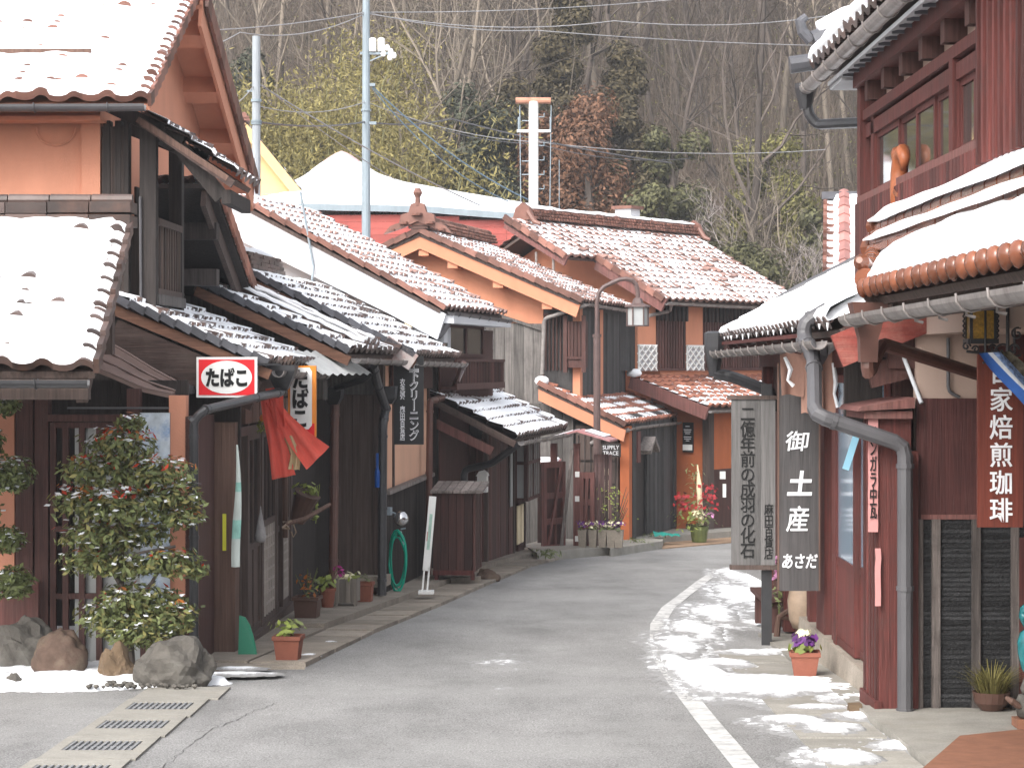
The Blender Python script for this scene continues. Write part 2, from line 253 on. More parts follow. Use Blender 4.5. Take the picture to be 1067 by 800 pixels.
# ------------------------------------------------------------------ mesh building
SPLIT = {k: v for k, v in (q.split('>') for q in 'bay_posts>bay_post bay_beams>bay_beam bay_rafters>bay_rafter eave_tile_ends>eave_tile_end lower_wall>lower_wall upper_posts>upper_post upper_beams>upper_beam posts>post street_posts>street_post joist_ends>joist_end purlins>purlin purlin_ends>purlin_end orange_columns>orange_column orange_posts>orange_post ridge_end_tiles>ridge_end_tile hangers>hanger hinge_plates>hinge_plate weathered_posts>weathered_post gate_posts>gate_post red_jambs>red_jamb gable_beams>gable_beam porch_beams>porch_beam rails>rail transformers>transformer insulators>insulator clamps>clamp bands>band cream_panel>cream_panel rafters>rafter edge_strips>edge_strip gable_boarding>gable_boarding eave_plaster>eave_plaster legs>leg verge_board>verge_board soffit_battens>soffit_batten gutter_hooks>gutter_hook icicles>icicle'.split())}
class MB:
    def __init__(s): s.v = []; s.f = []; s.t = []; s.m = []; s.tint = 0.0; s.mi = 0
    def face(s, idx, t=None):
        s.f.append(tuple(idx)); s.t.append(s.tint if t is None else t); s.m.append(s.mi)
    def add(s, pts):
        i = len(s.v); s.v.extend(V(p) for p in pts); return i
    def quad(s, a, b, c, d, t=None):
        i = s.add((a, b, c, d)); s.face((i, i + 1, i + 2, i + 3), t)
    def hexa(s, p, t=None):       # 8 corners: bottom ring of four, top ring of four
        i = s.add(p)
        for q in ((3, 2, 1, 0), (4, 5, 6, 7), (0, 1, 5, 4), (1, 2, 6, 5), (2, 3, 7, 6), (3, 0, 4, 7)): s.face([i + k for k in q], t)
        return s
    def box(s, x0, x1, y0, y1, z0, z1, t=None):
        x0, x1 = min(x0, x1), max(x0, x1); y0, y1 = min(y0, y1), max(y0, y1); z0, z1 = min(z0, z1), max(z0, z1)
        return s.hexa([(x0, y0, z0), (x1, y0, z0), (x1, y1, z0), (x0, y1, z0), (x0, y0, z1), (x1, y0, z1), (x1, y1, z1), (x0, y1, z1)], t)
    def beam(s, p, q, w, h, up=(0, 0, 1), t=None):      # w across, h along up; centred on p-q
        p, q = V(p), V(q); d = (q - p).normalized(); up = V(up)
        side = d.cross(up)
        if side.length < 1e-4: side = d.cross(V((1, 0, 0)))
        side.normalize(); u = side.cross(d).normalized()
        a, b = side * (w / 2), u * (h / 2)
        return s.hexa([p - a - b, p + a - b, q + a - b, q - a - b, p - a + b, p + a + b, q + a + b, q - a + b], t)
    def tube(s, pts, r, n=8, caps=True, t=None):
        pts = [V(p) for p in pts]; rs = r if isinstance(r, (list, tuple)) else [r] * len(pts)
        base = []; prev = None
        for k, p in enumerate(pts):
            d = (pts[min(k + 1, len(pts) - 1)] - pts[max(k - 1, 0)])
            if d.length < 1e-9: d = V((0, 0, 1))
            d.normalize()
            if prev is None:
                ref = V((0, 0, 1)) if abs(d.z) < 0.9 else V((1, 0, 0))
                a = d.cross(ref).normalized()
            else:
                a = (prev - d * prev.dot(d))
                a = a.normalized() if a.length > 1e-6 else d.orthogonal().normalized()
            prev = a; b = d.cross(a)
            base.append(s.add([p + (a * math.cos(2 * math.pi * j / n) + b * math.sin(2 * math.pi * j / n)) * rs[k] for j in range(n)]))
        for k in range(len(pts) - 1):
            for j in range(n):
                s.face((base[k] + j, base[k] + (j + 1) % n, base[k + 1] + (j + 1) % n, base[k + 1] + j), t)
        if caps:
            s.face([base[0] + j for j in range(n)][::-1], t); s.face([base[-1] + j for j in range(n)], t)
        return s
    def lathe(s, prof, c=(0, 0, 0), n=16, t=None, sq=False, sx=1.0, sy=1.0):      # prof of (r, z)
        c = V(c); rings = []
        for r, z in prof:
            if sq: pts = [c + V((a * r * sx, b * r * sy, z)) for a, b in ((-1, -1), (1, -1), (1, 1), (-1, 1))]
            else: pts = [c + V((math.cos(2 * math.pi * j / n) * r * sx, math.sin(2 * math.pi * j / n) * r * sy, z)) for j in range(n)]
            rings.append(s.add(pts))
        k = 4 if sq else n
        for a, b in zip(rings, rings[1:]):
            for j in range(k): s.face((a + j, a + (j + 1) % k, b + (j + 1) % k, b + j), t)
        s.face([rings[0] + j for j in range(k)][::-1], t); s.face([rings[-1] + j for j in range(k)], t)
        return s
    def prism(s, poly, off, t=None):      # poly of 3D points, extruded by off
        n = len(poly); off = V(off)
        i = s.add(poly); j = s.add([V(p) + off for p in poly])
        s.face([i + k for k in range(n)], t); s.face([j + k for k in range(n)][::-1], t)
        for k in range(n): s.face((i + k, j + k, j + (k + 1) % n, i + (k + 1) % n), t)
        return s
    def leaf(s, p, nrm, size, asp, rng, t=0.0):
        nrm = V(nrm); a = nrm.orthogonal().normalized(); a.rotate(Matrix.Rotation(rng.uniform(0, 6.283), 3, nrm.normalized()))
        b = nrm.cross(a).normalized(); p = V(p)
        a = a * size; b = b * size * asp
        i = s.add((p - a, p + b * 0.9 - a * 0.1, p + a, p - b * 0.9 - a * 0.1)); s.face((i, i + 1, i + 2, i + 3), t)
    def islands(s):
        par = list(range(len(s.v)))
        def find(i):
            while par[i] != i: par[i] = par[par[i]]; i = par[i]
            return i
        for f in s.f:
            a = find(f[0])
            for q in f[1:]: par[find(q)] = a
        out = {}
        for k, f in enumerate(s.f): out.setdefault(find(f[0]), []).append(k)
        r = []
        for ks in out.values():
            b = MB(); mp = {}
            for k in ks:
                for q in s.f[k]:
                    if q not in mp: mp[q] = len(b.v); b.v.append(s.v[q])
                b.f.append(tuple(mp[q] for q in s.f[k])); b.t.append(s.t[k]); b.m.append(s.m[k])
            r.append(b)
        return r
    def build(s, name, m, parent=None, label=None, smooth=False, fix=True, loc=None, one=False):
        if name in SPLIT and not one:
            o = None
            for b in s.islands(): o = b.build(SPLIT[name], m, parent, label, smooth, fix, loc, True)
            return o
        me = bpy.data.meshes.new(name)
        if loc is not None:
            L = V(loc); s.v = [p - L for p in s.v]
        me.from_pydata([tuple(p) for p in s.v], [], s.f)
        for q in (m if isinstance(m, (list, tuple)) else [m]): me.materials.append(q)
        me.polygons.foreach_set('material_index', s.m)
        if any(s.t):
            at = me.attributes.new('tint', 'FLOAT', 'FACE'); at.data.foreach_set('value', s.t)
        if fix:
            bm = bmesh.new(); bm.from_mesh(me); bmesh.ops.recalc_face_normals(bm, faces=bm.faces); bm.to_mesh(me); bm.free()
        if smooth: me.polygons.foreach_set('use_smooth', [True] * len(me.polygons))
        me.update()
        o = bpy.data.objects.new(name, me); col.objects.link(o)
        if parent is not None: o.parent = parent
        if loc is not None: o.location = loc
        if label: o['label'] = label
        return o

def tag(o, label=None, cat=None, group=None, kind=None):
    for k, q in (('label', label), ('category', cat), ('group', group), ('kind', kind)):
        if q: o[k] = q
    return o

class Fr:
    """a thing's empty, turned a degrees clockwise: local x to the street, local y down the street"""
    def __init__(s, name, x, y, a=0.0, label=None, cat=None, group=None, z=None):
        s.O = V((x, y, gz(x, y) if z is None else z)); a = R(a)
        s.v = V((math.cos(a), -math.sin(a), 0)); s.u = V((math.sin(a), math.cos(a), 0))
        s.e = bpy.data.objects.new(name, None); col.objects.link(s.e)
        s.e.location = s.O; s.e.rotation_euler = (0, 0, -a); s.e.empty_display_size = 0.3
        tag(s.e, label, cat, group)
    def loc(s, p): q = V(p) - s.O; return V((q.dot(s.v), q.dot(s.u), q.z))
    def ly(s, px, py, y):
        r = P(px, py, 1.0) - CAM; t = (y + (s.O - CAM).dot(s.u)) / r.dot(s.u)
        q = s.loc(CAM + r * t); return V((q.x, y, q.z))
    def lx(s, px, py, x):
        r = P(px, py, 1.0) - CAM; t = (x + (s.O - CAM).dot(s.v)) / r.dot(s.v)
        q = s.loc(CAM + r * t); return V((x, q.y, q.z))
    def fb(s, mb, px0, py0, px1, py1, y, th, t=None):       # box facing the camera, front face on plane y
        a = s.ly(px0, py0, y); b = s.ly(px1, py1, y); mb.box(a.x, b.x, y, y + th, a.z, b.z, t); return mb
    def sb(s, mb, px0, py0, px1, py1, x, th, t=None):       # box on the street front, outer face on plane x
        a = s.lx(px0, py0, x); b = s.lx(px1, py1, x); mb.box(x - th, x, a.y, b.y, a.z, b.z, t); return mb

# ------------------------------------------------------------------ writing
def text_part(name, body, m, parent, ctr, wd, ht, bold=0.0, ext=0.004, face='-y', spacing=1.0, shear=0.0, label=None):
    """letters as a mesh fitted into wd x ht, centred at ctr, standing up and facing -y (or +x)"""
    fc = bpy.data.curves.new(name, 'FONT'); fc.body = body; fc.align_x = 'CENTER'; fc.align_y = 'CENTER'
    fc.size = 1; fc.offset = bold; fc.extrude = 0.02; fc.space_line = spacing; fc.shear = shear; fc.resolution_u = 4
    o = bpy.data.objects.new('tmp', fc); col.objects.link(o)
    dg = bpy.context.evaluated_depsgraph_get(); dg.update()
    me = bpy.data.meshes.new_from_object(o.evaluated_get(dg))
    bpy.data.objects.remove(o); bpy.data.curves.remove(fc)
    xs = [q.co.x for q in me.vertices]; ys = [q.co.y for q in me.vertices]
    if not xs: return None
    x0, x1, y0, y1 = min(xs), max(xs), min(ys), max(ys)
    c = V(ctr)
    for q in me.vertices:
        a = ((q.co.x - x0) / max(x1 - x0, 1e-6) - 0.5) * wd; b = ((q.co.y - y0) / max(y1 - y0, 1e-6) - 0.5) * ht; e = q.co.z / 0.02 * ext
        q.co = c + (V((a, -e, b)) if face == '-y' else V((e, a, b)))
    me.materials.clear(); me.materials.append(m)
    r = bpy.data.objects.new(name, me); col.objects.link(r); r.parent = parent
    me.name = name
    if label: r['label'] = label
    return r

# ------------------------------------------------------------------ roofs
US = (0.0, 0.16, 0.34, 0.50, 0.60, 0.70, 0.80, 0.90)
def prof(u):
    u %= 1.0
    return -0.014 * math.sin(math.pi * u / 0.5) if u < 0.5 else 0.034 * math.sin(math.pi * (u - 0.5) / 0.5)
def roof(par, E0, ev, W, up, L, mt=None, mode='rows', seed=1, tw=0.275, tl=0.235, name='roof', board=True, bm=None, lvl=0.0, drop=None, verge=None, us=US):
    """tile rows on the plane from E0 along the eave ev (W) and up the slope (L); snow lies on them as its own mesh"""
    mt = mt or tile_r
    rng = random.Random(seed); E0, ev, up = V(E0), V(ev).normalized(), V(up).normalized()
    n = ev.cross(up).normalized()
    if n.z < 0: n = -n
    nc = max(2, round(W / tw)); nr = max(2, round(L / tl)); tw = W / nc; tl = L / nr; th = 0.034
    lift = {(c, r): (rng.uniform(0, 0.012) if rng.random() > (0.13 if mode == 'heavy' else 0.07) else rng.uniform(0.015, 0.045 if mode == 'heavy' else 0.032)) for c in range(nc) for r in range(nr)}
    tin = {(c, r): rng.uniform(-1, 1) * (1 if rng.random() < 0.7 else 0.2) for c in range(nc) for r in range(nr)}
    ph = rng.uniform(0, 99)
    def sag(c, r): return 0.012 * noise.noise(V((c * 0.23 + ph, r * 0.3, 3.3)))
    nu = len(us)
    def pt(c, r, u, v, dz): return E0 + ev * ((c + u) * tw) + up * ((r + v) * tl) + n * (dz + sag(c + u, r + v))
    mb = MB()
    for r in range(nr):
        lines = []
        for v, base in ((0.0, -0.012), (0.0, th), (1.03, 0.0)):
            pts = []
            for c in range(nc):
                for u in us: pts.append(pt(c, r, u, v, base + prof(u) + (lift[(c, r)] * (1 - v) if base > 0 or v > 0 else lift[(c, r)] * 0.4)))
            pts.append(pt(nc - 1, r, 1.0, v, base + prof(0)))
            lines.append(mb.add(pts))
        for c in range(nc):
            for k in range(nu):
                i = c * nu + k
                mb.face((lines[0] + i, lines[0] + i + 1, lines[1] + i + 1, lines[1] + i), tin[(c, r)] - 0.3)
                mb.face((lines[1] + i, lines[1] + i + 1, lines[2] + i + 1, lines[2] + i), tin[(c, r)])
    o = mb.build(name, mt, par, fix=False)
    if board:
        b = MB(); a0 = E0 - n * 0.05 + up * 0.04; 
        b.hexa([a0 - n * 0.05, a0 + ev * W - n * 0.05, a0 + ev * W + up * (L - 0.05) - n * 0.05, a0 + up * (L - 0.05) - n * 0.05,
                a0, a0 + ev * W, a0 + ev * W + up * (L - 0.05), a0 + up * (L - 0.05)])
        b.build('roof_boards', bm or wood_d, o)
    if mode:
        vs_ = (0.03, 0.2, 0.45, 0.75, 0.99)
        cols = nc * nu + 1; rows = []
        sb = MB(); hv = []
        for r in range(nr):
            for v in vs_:
                line = []
                for i in range(cols):
                    c, k = min(i // nu, nc - 1), (i % nu if i < nc * nu else 0)
                    u = us[k] if i < nc * nu else 1.0
                    X, Y = (c + u) * tw, (r + v) * tl
                    big = noise.noise(V((X * 0.9 + ph, Y * 0.9, 1.0))); fine = noise.noise(V((X * 5 + ph, Y * 5, 2.0))); mid = noise.noise(V((X * 2.2 - ph, Y * 2.6, 5.0)))
                    tz = th * (1 - v) + prof(u) + lift[(c, r)] * (1 - v)
                    if mode == 'heavy':
                        h = 0.058 + lvl + 0.014 * big + 0.024 * mid + 0.005 * fine + 0.012 * math.sin(math.pi * u)
                        if r == 0: h = min(h, tz - 0.012 + 0.10 * v)
                        h += (1 - v) * 0.008
                    elif mode == 'rows':
                        h = th * (1 - v) + 0.026 + lvl + 0.012 * big + 0.014 * mid + 0.006 * fine + 0.35 * prof(u)
                        if v < 0.1: h = tz - 0.006 if fine < 0.12 else h
                    else:      # thin
                        h = th * (1 - v) + 0.010 + lvl + 0.03 * (0.45 - r / nr) + 0.016 * big + 0.016 * mid + 0.008 * fine + 0.55 * prof(u)
                        if v < 0.25: h = tz - 0.006
                    if mode == 'heavy':
                        ed = min(X - 0.0, W - X)
                        if ed < 0.10: h = min(h, tz + 0.01 * fine + (-0.01 if v < 0.15 else 0.004))
                    line.append((h, tz)); sb.v.append(pt(c, r, u, v, h))
                hv.append(line)
        R_ = len(hv)
        for a in range(R_ - 1):
            for i in range(cols - 1):
                q = (hv[a][i], hv[a][i + 1], hv[a + 1][i + 1], hv[a + 1][i])
                if max(h - t for h, t in q) > -0.004:
                    sb.face((a * cols + i, a * cols + i + 1, (a + 1) * cols + i + 1, (a + 1) * cols + i), 0.0)
        sb.build('snow', snow_m, o, fix=False, smooth=True)
    return o

def ridge(par, p, q, layers=3, w=0.30, lh=0.045, m=None, snow=True, seed=3, cap=0.09, wave=False):
    """stacked flat ridge tiles under a row of round cap tiles"""
    m = m or tile_r; rng = random.Random(seed); p, q = V(p), V(q); d = (q - p); L = d.length; d.normalize()
    side = d.cross(V((0, 0, 1))).normalized(); up = side.cross(d)
    mb = MB(); k = max(2, round(L / 0.32))
    for j in range(layers):
        ww = w - j * 0.035
        for i in range(k):
            a = p + d * (L * i / k + 0.004); b = p + d * (L * (i + 1) / k - 0.004); o = up * (j * lh + lh * 0.5 + rng.uniform(-0.004, 0.004))
            mb.beam(a + o, b + o, ww + rng.uniform(-0.01, 0.01), lh * 0.86, up, rng.uniform(-1, 1))
            if wave:
                for e in range(3):
                    cc = a + (b - a) * ((e + 0.5) / 3) + o
                    mb.tube([cc - side * (ww / 2 + 0.02), cc + side * (ww / 2 + 0.02)], lh * 0.42, 6, True, rng.uniform(-1, 1))
    top = layers * lh
    for i in range(k):
        a = p + d * (L * i / k); b = p + d * (L * (i + 1) / k - 0.01); o = up * (top + cap * 0.3)
        mb.tube([a + o, b + o], [cap, cap * 0.93], 9, True, rng.uniform(-1, 1))
    r = mb.build('ridge', m, par)
    if snow:
        s = MB(); n = max(6, int(L / 0.08)); pro = [(-1.0, -0.5), (-0.9, 0.1), (-0.5, 0.75), (0, 0.95), (0.5, 0.75), (0.9, 0.1), (1.0, -0.5)]
        rows = []
        for i in range(n + 1):
            c = p + d * (L * i / n); h = 0.045 + 0.03 * noise.noise(V((c.x * 2.1, c.y * 2.1, seed))) ; ww = cap * (1.0 + 0.25 * noise.noise(V((c.x * 3, c.y * 3, seed + 9))))
            if i in (0, n): h *= 0.2
            rows.append(s.add([c + up * (top + cap * 0.75 + y * h) + side * (x * ww) for x, y in pro]))
        for a, b in zip(rows, rows[1:]):
            for j in range(len(pro) - 1): s.face((a + j, a + j + 1, b + j + 1, b + j))
        s.build('snow', snow_m, par, fix=False, smooth=True)
    return r

def planks(mb, axis, fixed, a0, a1, z0, z1, bw, th, rng, gap=0.006, dj=0.006, tv=1.0, slope=None):
    """a run of upright boards: axis 'x' faces -y at y=fixed, axis 'y' faces +x at x=fixed"""
    n = max(1, round(abs(a1 - a0) / bw)); s = (a1 - a0) / n
    for i in range(n):
        p, q = a0 + s * i + gap / 2, a0 + s * (i + 1) - gap / 2; j = rng.uniform(-dj, dj); t = rng.uniform(-1, 1) * tv
        zt = z1 if slope is None else z1 + slope * ((p + q) / 2 - a0)
        if axis == 'x': mb.box(p, q, fixed + j, fixed + th, z0, zt, t)
        else: mb.box(fixed - th, fixed + j, p, q, z0, zt, t)

def slats(mb, axis, fixed, a0, a1, z0, z1, pitch, sw, sd, rng, rails=()):
    n = max(2, round(abs(a1 - a0) / pitch)); s = (a1 - a0) / n
    for i in range(n + 1):
        c = a0 + s * i; t = rng.uniform(-1, 1)
        if axis == 'x': mb.box(c - sw / 2, c + sw / 2, fixed, fixed + sd, z0, z1, t)
        else: mb.box(fixed - sd, fixed, c - sw / 2, c + sw / 2, z0, z1, t)
    for z in rails:
        if axis == 'x': mb.box(min(a0, a1), max(a0, a1), fixed + sd, fixed + sd + 0.02, z - 0.02, z + 0.02)
        else: mb.box(fixed - sd - 0.02, fixed - sd, min(a0, a1), max(a0, a1), z - 0.02, z + 0.02)

def gutter(par, p, q, r=0.05, m=None, name='gutter'):
    """open half-round channel with hooks"""
    p, q = V(p), V(q); d = (q - p).normalized(); side = d.cross(V((0, 0, 1))).normalized()
    mb = MB(); prf = [(math.cos(a) * r, math.sin(a) * r) for a in [math.pi + math.pi * k / 8 for k in range(9)]]
    prf += [(x * 0.88, y * 0.88) for x, y in prf[::-1]]
    n = len(prf)
    i = mb.add([p + side * x + V((0, 0, z)) for x, z in prf]); j = mb.add([q + side * x + V((0, 0, z)) for x, z in prf])
    for k in range(n): mb.face((i + k, i + (k + 1) % n, j + (k + 1) % n, j + k))
    for e in (i, j):
        for k in range(8): mb.face((e + k, e + k + 1, e + n - 2 - k, e + n - 1 - k))
    L = (q - p).length
    for k in range(max(2, int(L / 0.6))):
        c = p + d * (L * (k + 0.5) / max(2, int(L / 0.6)))
        mb.tube([c + side * (math.cos(a) * r * 1.12) + V((0, 0, math.sin(a) * r * 1.12)) for a in [math.pi * 0.95 + math.pi * 1.1 * e / 6 for e in range(7)]], 0.006, 5)
    return mb.build(name, m or gutter_m, par)

def pipe(par, pts, r=0.04, m=None, name='downpipe', bands=True):
    mb = MB(); pts = [V(p) for p in pts]
    out = [pts[0]]
    for a, b, c in zip(pts, pts[1:], pts[2:]):      # round the elbows a little
        e = min(0.07, (b - a).length * 0.4, (c - b).length * 0.4)
        out += [b + (a - b).normalized() * e, b * 0.5 + (b + (a - b).normalized() * e + b + (c - b).normalized() * e) * 0.25, b + (c - b).normalized() * e]
    out.append(pts[-1]); mb.tube(out, r, 10)
    if bands:
        for a, b in zip(pts, pts[1:]):
            L = (b - a).length; d = (b - a).normalized()
            for k in range(int(L / 0.8) + 1):
                c = a + d * min(L, 0.12 + k * 0.8); mb.tube([c, c + d * 0.03], r * 1.14, 10)
    o = mb.build(name, m or pipe_k, par)
    return o

def copy_thing(root, loc=None, rz=None, sc=None, label=None, name=None):
    r = root.copy(); col.objects.link(r)
    if loc is not None: r.location = loc
    if rz is not None: r.rotation_euler = (0, 0, rz)
    if sc is not None: r.scale = sc
    if label: r['label'] = label
    for ch in list(root.children):
        c = ch.copy(); col.objects.link(c); c.parent = r
        for g in list(ch.children):
            d = g.copy(); col.objects.link(d); d.parent = c
    return r
# ================================================================== THE SETTING
def sheet(name, x0, x1, y0, y1, h, m, kind='structure'):
    mb = MB(); k = 8
    idx = [[mb.add([(x0 + (x1 - x0) * i / k, y0 + (y1 - y0) * j / k, gz(0, y0 + (y1 - y0) * j / k) + h)]) for i in range(k + 1)] for j in range(k + 1)]
    for j in range(k):
        for i in range(k): mb.face((idx[j][i], idx[j][i + 1], idx[j + 1][i + 1], idx[j + 1][i]))
    return tag(mb.build(name, m, fix=False), kind=kind)
sheet('ground', -70, 70, -12, 74, -0.05, soil)
sheet('road', -9, 7, -10, 60, 0.0, asphalt)
def slab(mb, pts, h0, h1, t=0.0):
    """polygon of world points lying on the slope, raised from h0 to h1"""
    mb.prism([V((p.x, p.y, gz(p.x, p.y) + h0)) for p in pts], (0, 0, h1 - h0), t)
W_ = lambda x, y: V((x, y, 0))
# left pavement: a row of drain slabs along the asphalt, flagged concrete behind it
edge = [G(318, 695), G(389, 660), G(460, 631), G(505, 611), G(555, 590), G(600, 578.5), G(640, 573.5)]
mb = MB(); rng = random.Random(4)
back = [W_(p.x - 3.2, p.y + 0.3) for p in edge]
inner = [W_(p.x - 0.47, p.y + 0.05) for p in edge]
for a, b, c, d in zip(inner, inner[1:], back, back[1:]):
    slab(mb, [a, b, d, c], -0.1, 0.095 if a.y > 19.5 else 0.05, rng.uniform(-0.4, 0.4))
slab(mb, [G(214, 698), G(318, 697), inner[0], back[0]], -0.1, 0.03, 0.1)
tag(mb.build('pavement', concrete), kind='structure')
mb = MB()
for a, b, c, d in zip(edge, edge[1:], inner, inner[1:]):
    n = max(1, round((b - a).length / 0.6))
    for i in range(n):
        f, g = i / n + 0.006, (i + 1) / n - 0.006
        slab(mb, [a.lerp(b, f), a.lerp(b, g), c.lerp(d, g) + V((0.012, 0, 0)), c.lerp(d, f) + V((0.012, 0, 0))], -0.1, 0.035 + rng.uniform(-0.006, 0.006), rng.uniform(-0.6, 0.6))
tag(mb.build('drain_slabs', concrete), kind='structure')
# raised forecourt with a kerb in front of the far houses
mb = MB()
slab(mb, [G(636, 580), G(690, 571.5), G(692, 566), G(780, 559), W_(5.2, 47), W_(1.6, 47)], -0.2, 0.13)
slab(mb, [G(560, 585), G(636, 578), W_(1.5, 45), W_(0.2, 38)], -0.2, 0.13, -0.3)
tag(mb.build('forecourt', concrete_l), kind='structure')
mb = MB()
slab(mb, [G(690, 572), G(768, 565), W_(7, 49), W_(3.2, 48)], -0.2, 0.02)
tag(mb.build('earth_verge', mat('packed_earth', (0.30, 0.20, 0.13), 0.95, 0.25, (4, 4, 4), 0.5, 50)), kind='structure')
# right side: concrete apron, drain slabs, painted edge line
mb = MB()
for i in range(14):
    y = 11.6 + i * 0.6
    slab(mb, [W_(1.75, y), W_(2.28, y), W_(2.28, y + 0.585), W_(1.75, y + 0.585)], -0.1, 0.012 + rng.uniform(-0.004, 0.004), rng.uniform(-0.8, 0.3))
tag(mb.build('gutter_slabs', concrete_l), kind='structure')
mb = MB()
slab(mb, [W_(2.3, 11.5), W_(5.5, 11.5), W_(5.5, 15.6), W_(2.3, 15.4)], -0.1, 0.05, -0.3)
slab(mb, [W_(2.3, 15.42), W_(2.9, 15.42), W_(2.9, 21.5), W_(2.3, 21.5)], -0.1, 0.03, -0.6)
tag(mb.build('apron', concrete_l), kind='structure')
mb = MB()
slab(mb, [G(1000, 776), G(1110, 764), G(1120, 812), G(960, 812)], 0.0, 0.058)
tag(mb.build('paving_mat', brick_t), 'strip of terracotta coloured paving at the bottom right corner', 'paving', kind=None)
lp = [(1.39, 9.5), (1.37, 12.8), (1.335, 15), (1.315, 17.2), (1.32, 18.9), (1.38, 20.7), (1.52, 22.9), (1.78, 25.2), (2.12, 27.3), (2.58, 30.2), (3.1, 33.1)]
mb = MB(); pts = []
for (xa, ya), (xb, yb) in zip(lp, lp[1:]):
    for k in range(8): pts.append((xa + (xb - xa) * k / 8, ya + (yb - ya) * k / 8))
for (xa, ya), (xb, yb) in zip(pts, pts[1:]):
    mb.quad((xa - 0.145, ya, gz(0, ya) + 0.005), (xa, ya, gz(0, ya) + 0.005), (xb, yb, gz(0, yb) + 0.005), (xb - 0.145, yb, gz(0, yb) + 0.005))
tag(mb.build('road_line', line_p, fix=False), kind='structure')

mb = MB(); R9 = random.Random(9)
for pl in (((170, 800), (196, 778), (226, 757), (242, 752), (262, 742), (292, 731)),):
    pts = []
    for a, b in zip(pl, pl[1:]):
        a, b = G(*a), G(*b)
        for k in range(9): q = a.lerp(b, k / 9); pts.append((q.x + R9.uniform(-.018, .018), q.y + R9.uniform(-.05, .05)))
    for (xa, ya), (xb, yb) in zip(pts, pts[1:]):
        w_ = R9.uniform(.001, .004); mb.quad((xa - w_, ya, gz(0, ya) + .003), (xa + w_, ya, gz(0, ya) + .003), (xb + w_, yb, gz(0, yb) + .003), (xb - w_, yb, gz(0, yb) + .003))
tag(mb.build('road_crack', mat('crack_dark', (0.06, 0.058, 0.056), 0.9, 0.2), fix=False), kind='structure')
# drain covers on the left foreground
c0 = Fr('drain_cover', -2.72, 11.6, 1.0)
for i in range(6):
    y0 = 11.0 + 1.03 * i
    lab = 'pale concrete drain cover with a steel grating, %s of the row beside the rocks' % ('nearest', 'second nearest', 'third', 'fourth', 'fifth', 'farthest')[i]
    if i == 5: lab = 'plain stained concrete drain cover without grating, by the large grey boulder'
    f = Fr('drain_cover', -2.72 + 0.012 * i, y0, -0.5, lab, 'drain cover', 'drain covers in the left foreground')
    m1 = MB()
    sl_ = lambda y: -SLOPE * y
    def bx(x0, x1, ya, yb, z0, z1, t=0):
        m1.hexa([(x0, ya, sl_(ya) + z0), (x1, ya, sl_(ya) + z0), (x1, yb, sl_(yb) + z0), (x0, yb, sl_(yb) + z0), (x0, ya, sl_(ya) + z1), (x1, ya, sl_(ya) + z1), (x1, yb, sl_(yb) + z1), (x0, yb, sl_(yb) + z1)], t)
    t_ = rng.uniform(-0.5, 0.5)
    if i < 5:
        bx(0, 0.56, 0, 0.36, -0.1, 0.014, t_); bx(0, 0.56, 0.80, 1.02, -0.1, 0.014, t_)
        bx(0, 0.07, 0.36, 0.80, -0.1, 0.014, t_); bx(0.49, 0.56, 0.36, 0.80, -0.1, 0.014, t_)
    else: bx(0, 0.6, 0, 0.75, -0.1, 0.014, -0.4)
    m1.build('frame', concrete_l, f.e)
    if i < 5:
        m1 = MB()
        for k in range(11): bx(0.07 + 0.0385 * k, 0.07 + 0.0385 * k + 0.017, 0.36, 0.80, -0.03, 0.011)
        bx(0.07, 0.49, 0.56, 0.585, -0.03, 0.006)
        m1.build('grating', steel_grate, f.e)
        m1 = MB(); bx(0.07, 0.49, 0.36, 0.80, -0.1, -0.035); m1.build('drain_bed', iron_k, f.e)
bpy.data.objects.remove(c0.e)

# ------------------------------------------------------------------ hill
hb = MB(); hb.box(-125, 125, -20, 205, -3.8, 84)
hm = bpy.data.materials.new('thin_winter_haze'); hm.use_nodes = True; hn = hm.node_tree; hn.nodes.remove(hn.nodes['Principled BSDF'])
pv = hn.nodes.new('ShaderNodeVolumePrincipled'); pv.inputs['Color'].default_value = (0.93, 0.95, 1.0, 1); pv.inputs['Density'].default_value = 0.0010; pv.inputs['Anisotropy'].default_value = 0.3
hn.links.new(pv.outputs[0], hn.nodes['Material Output'].inputs['Volume'])
tag(hb.build('haze', hm), kind='stuff')
def hz(x, y):
    b = -SLOPE * min(y, 67)
    if y <= 67: return b
    t = y - 67
    return b + 0.58 * t * min(1, 0.35 + t / 14) + 1.6 * N(x, y, 0, 0.06) * min(1, t / 8) + 0.35 * N(x, y, 4, 0.35) * min(1, t / 4)
mb = MB(); nx, ny = 90, 80
for j in range(ny + 1):
    for i in range(nx + 1):
        x = -110 + 220 * i / nx; y = 66 + 130 * (j / ny) ** 1.15; mb.v.append(V((x, y, hz(x, y) - 0.05)))
for j in range(ny):
    for i in range(nx): k = j * (nx + 1) + i; mb.face((k, k + 1, k + nx + 2, k + nx + 1))
tag(mb.build('hills', litter, fix=False, smooth=True), kind='structure')

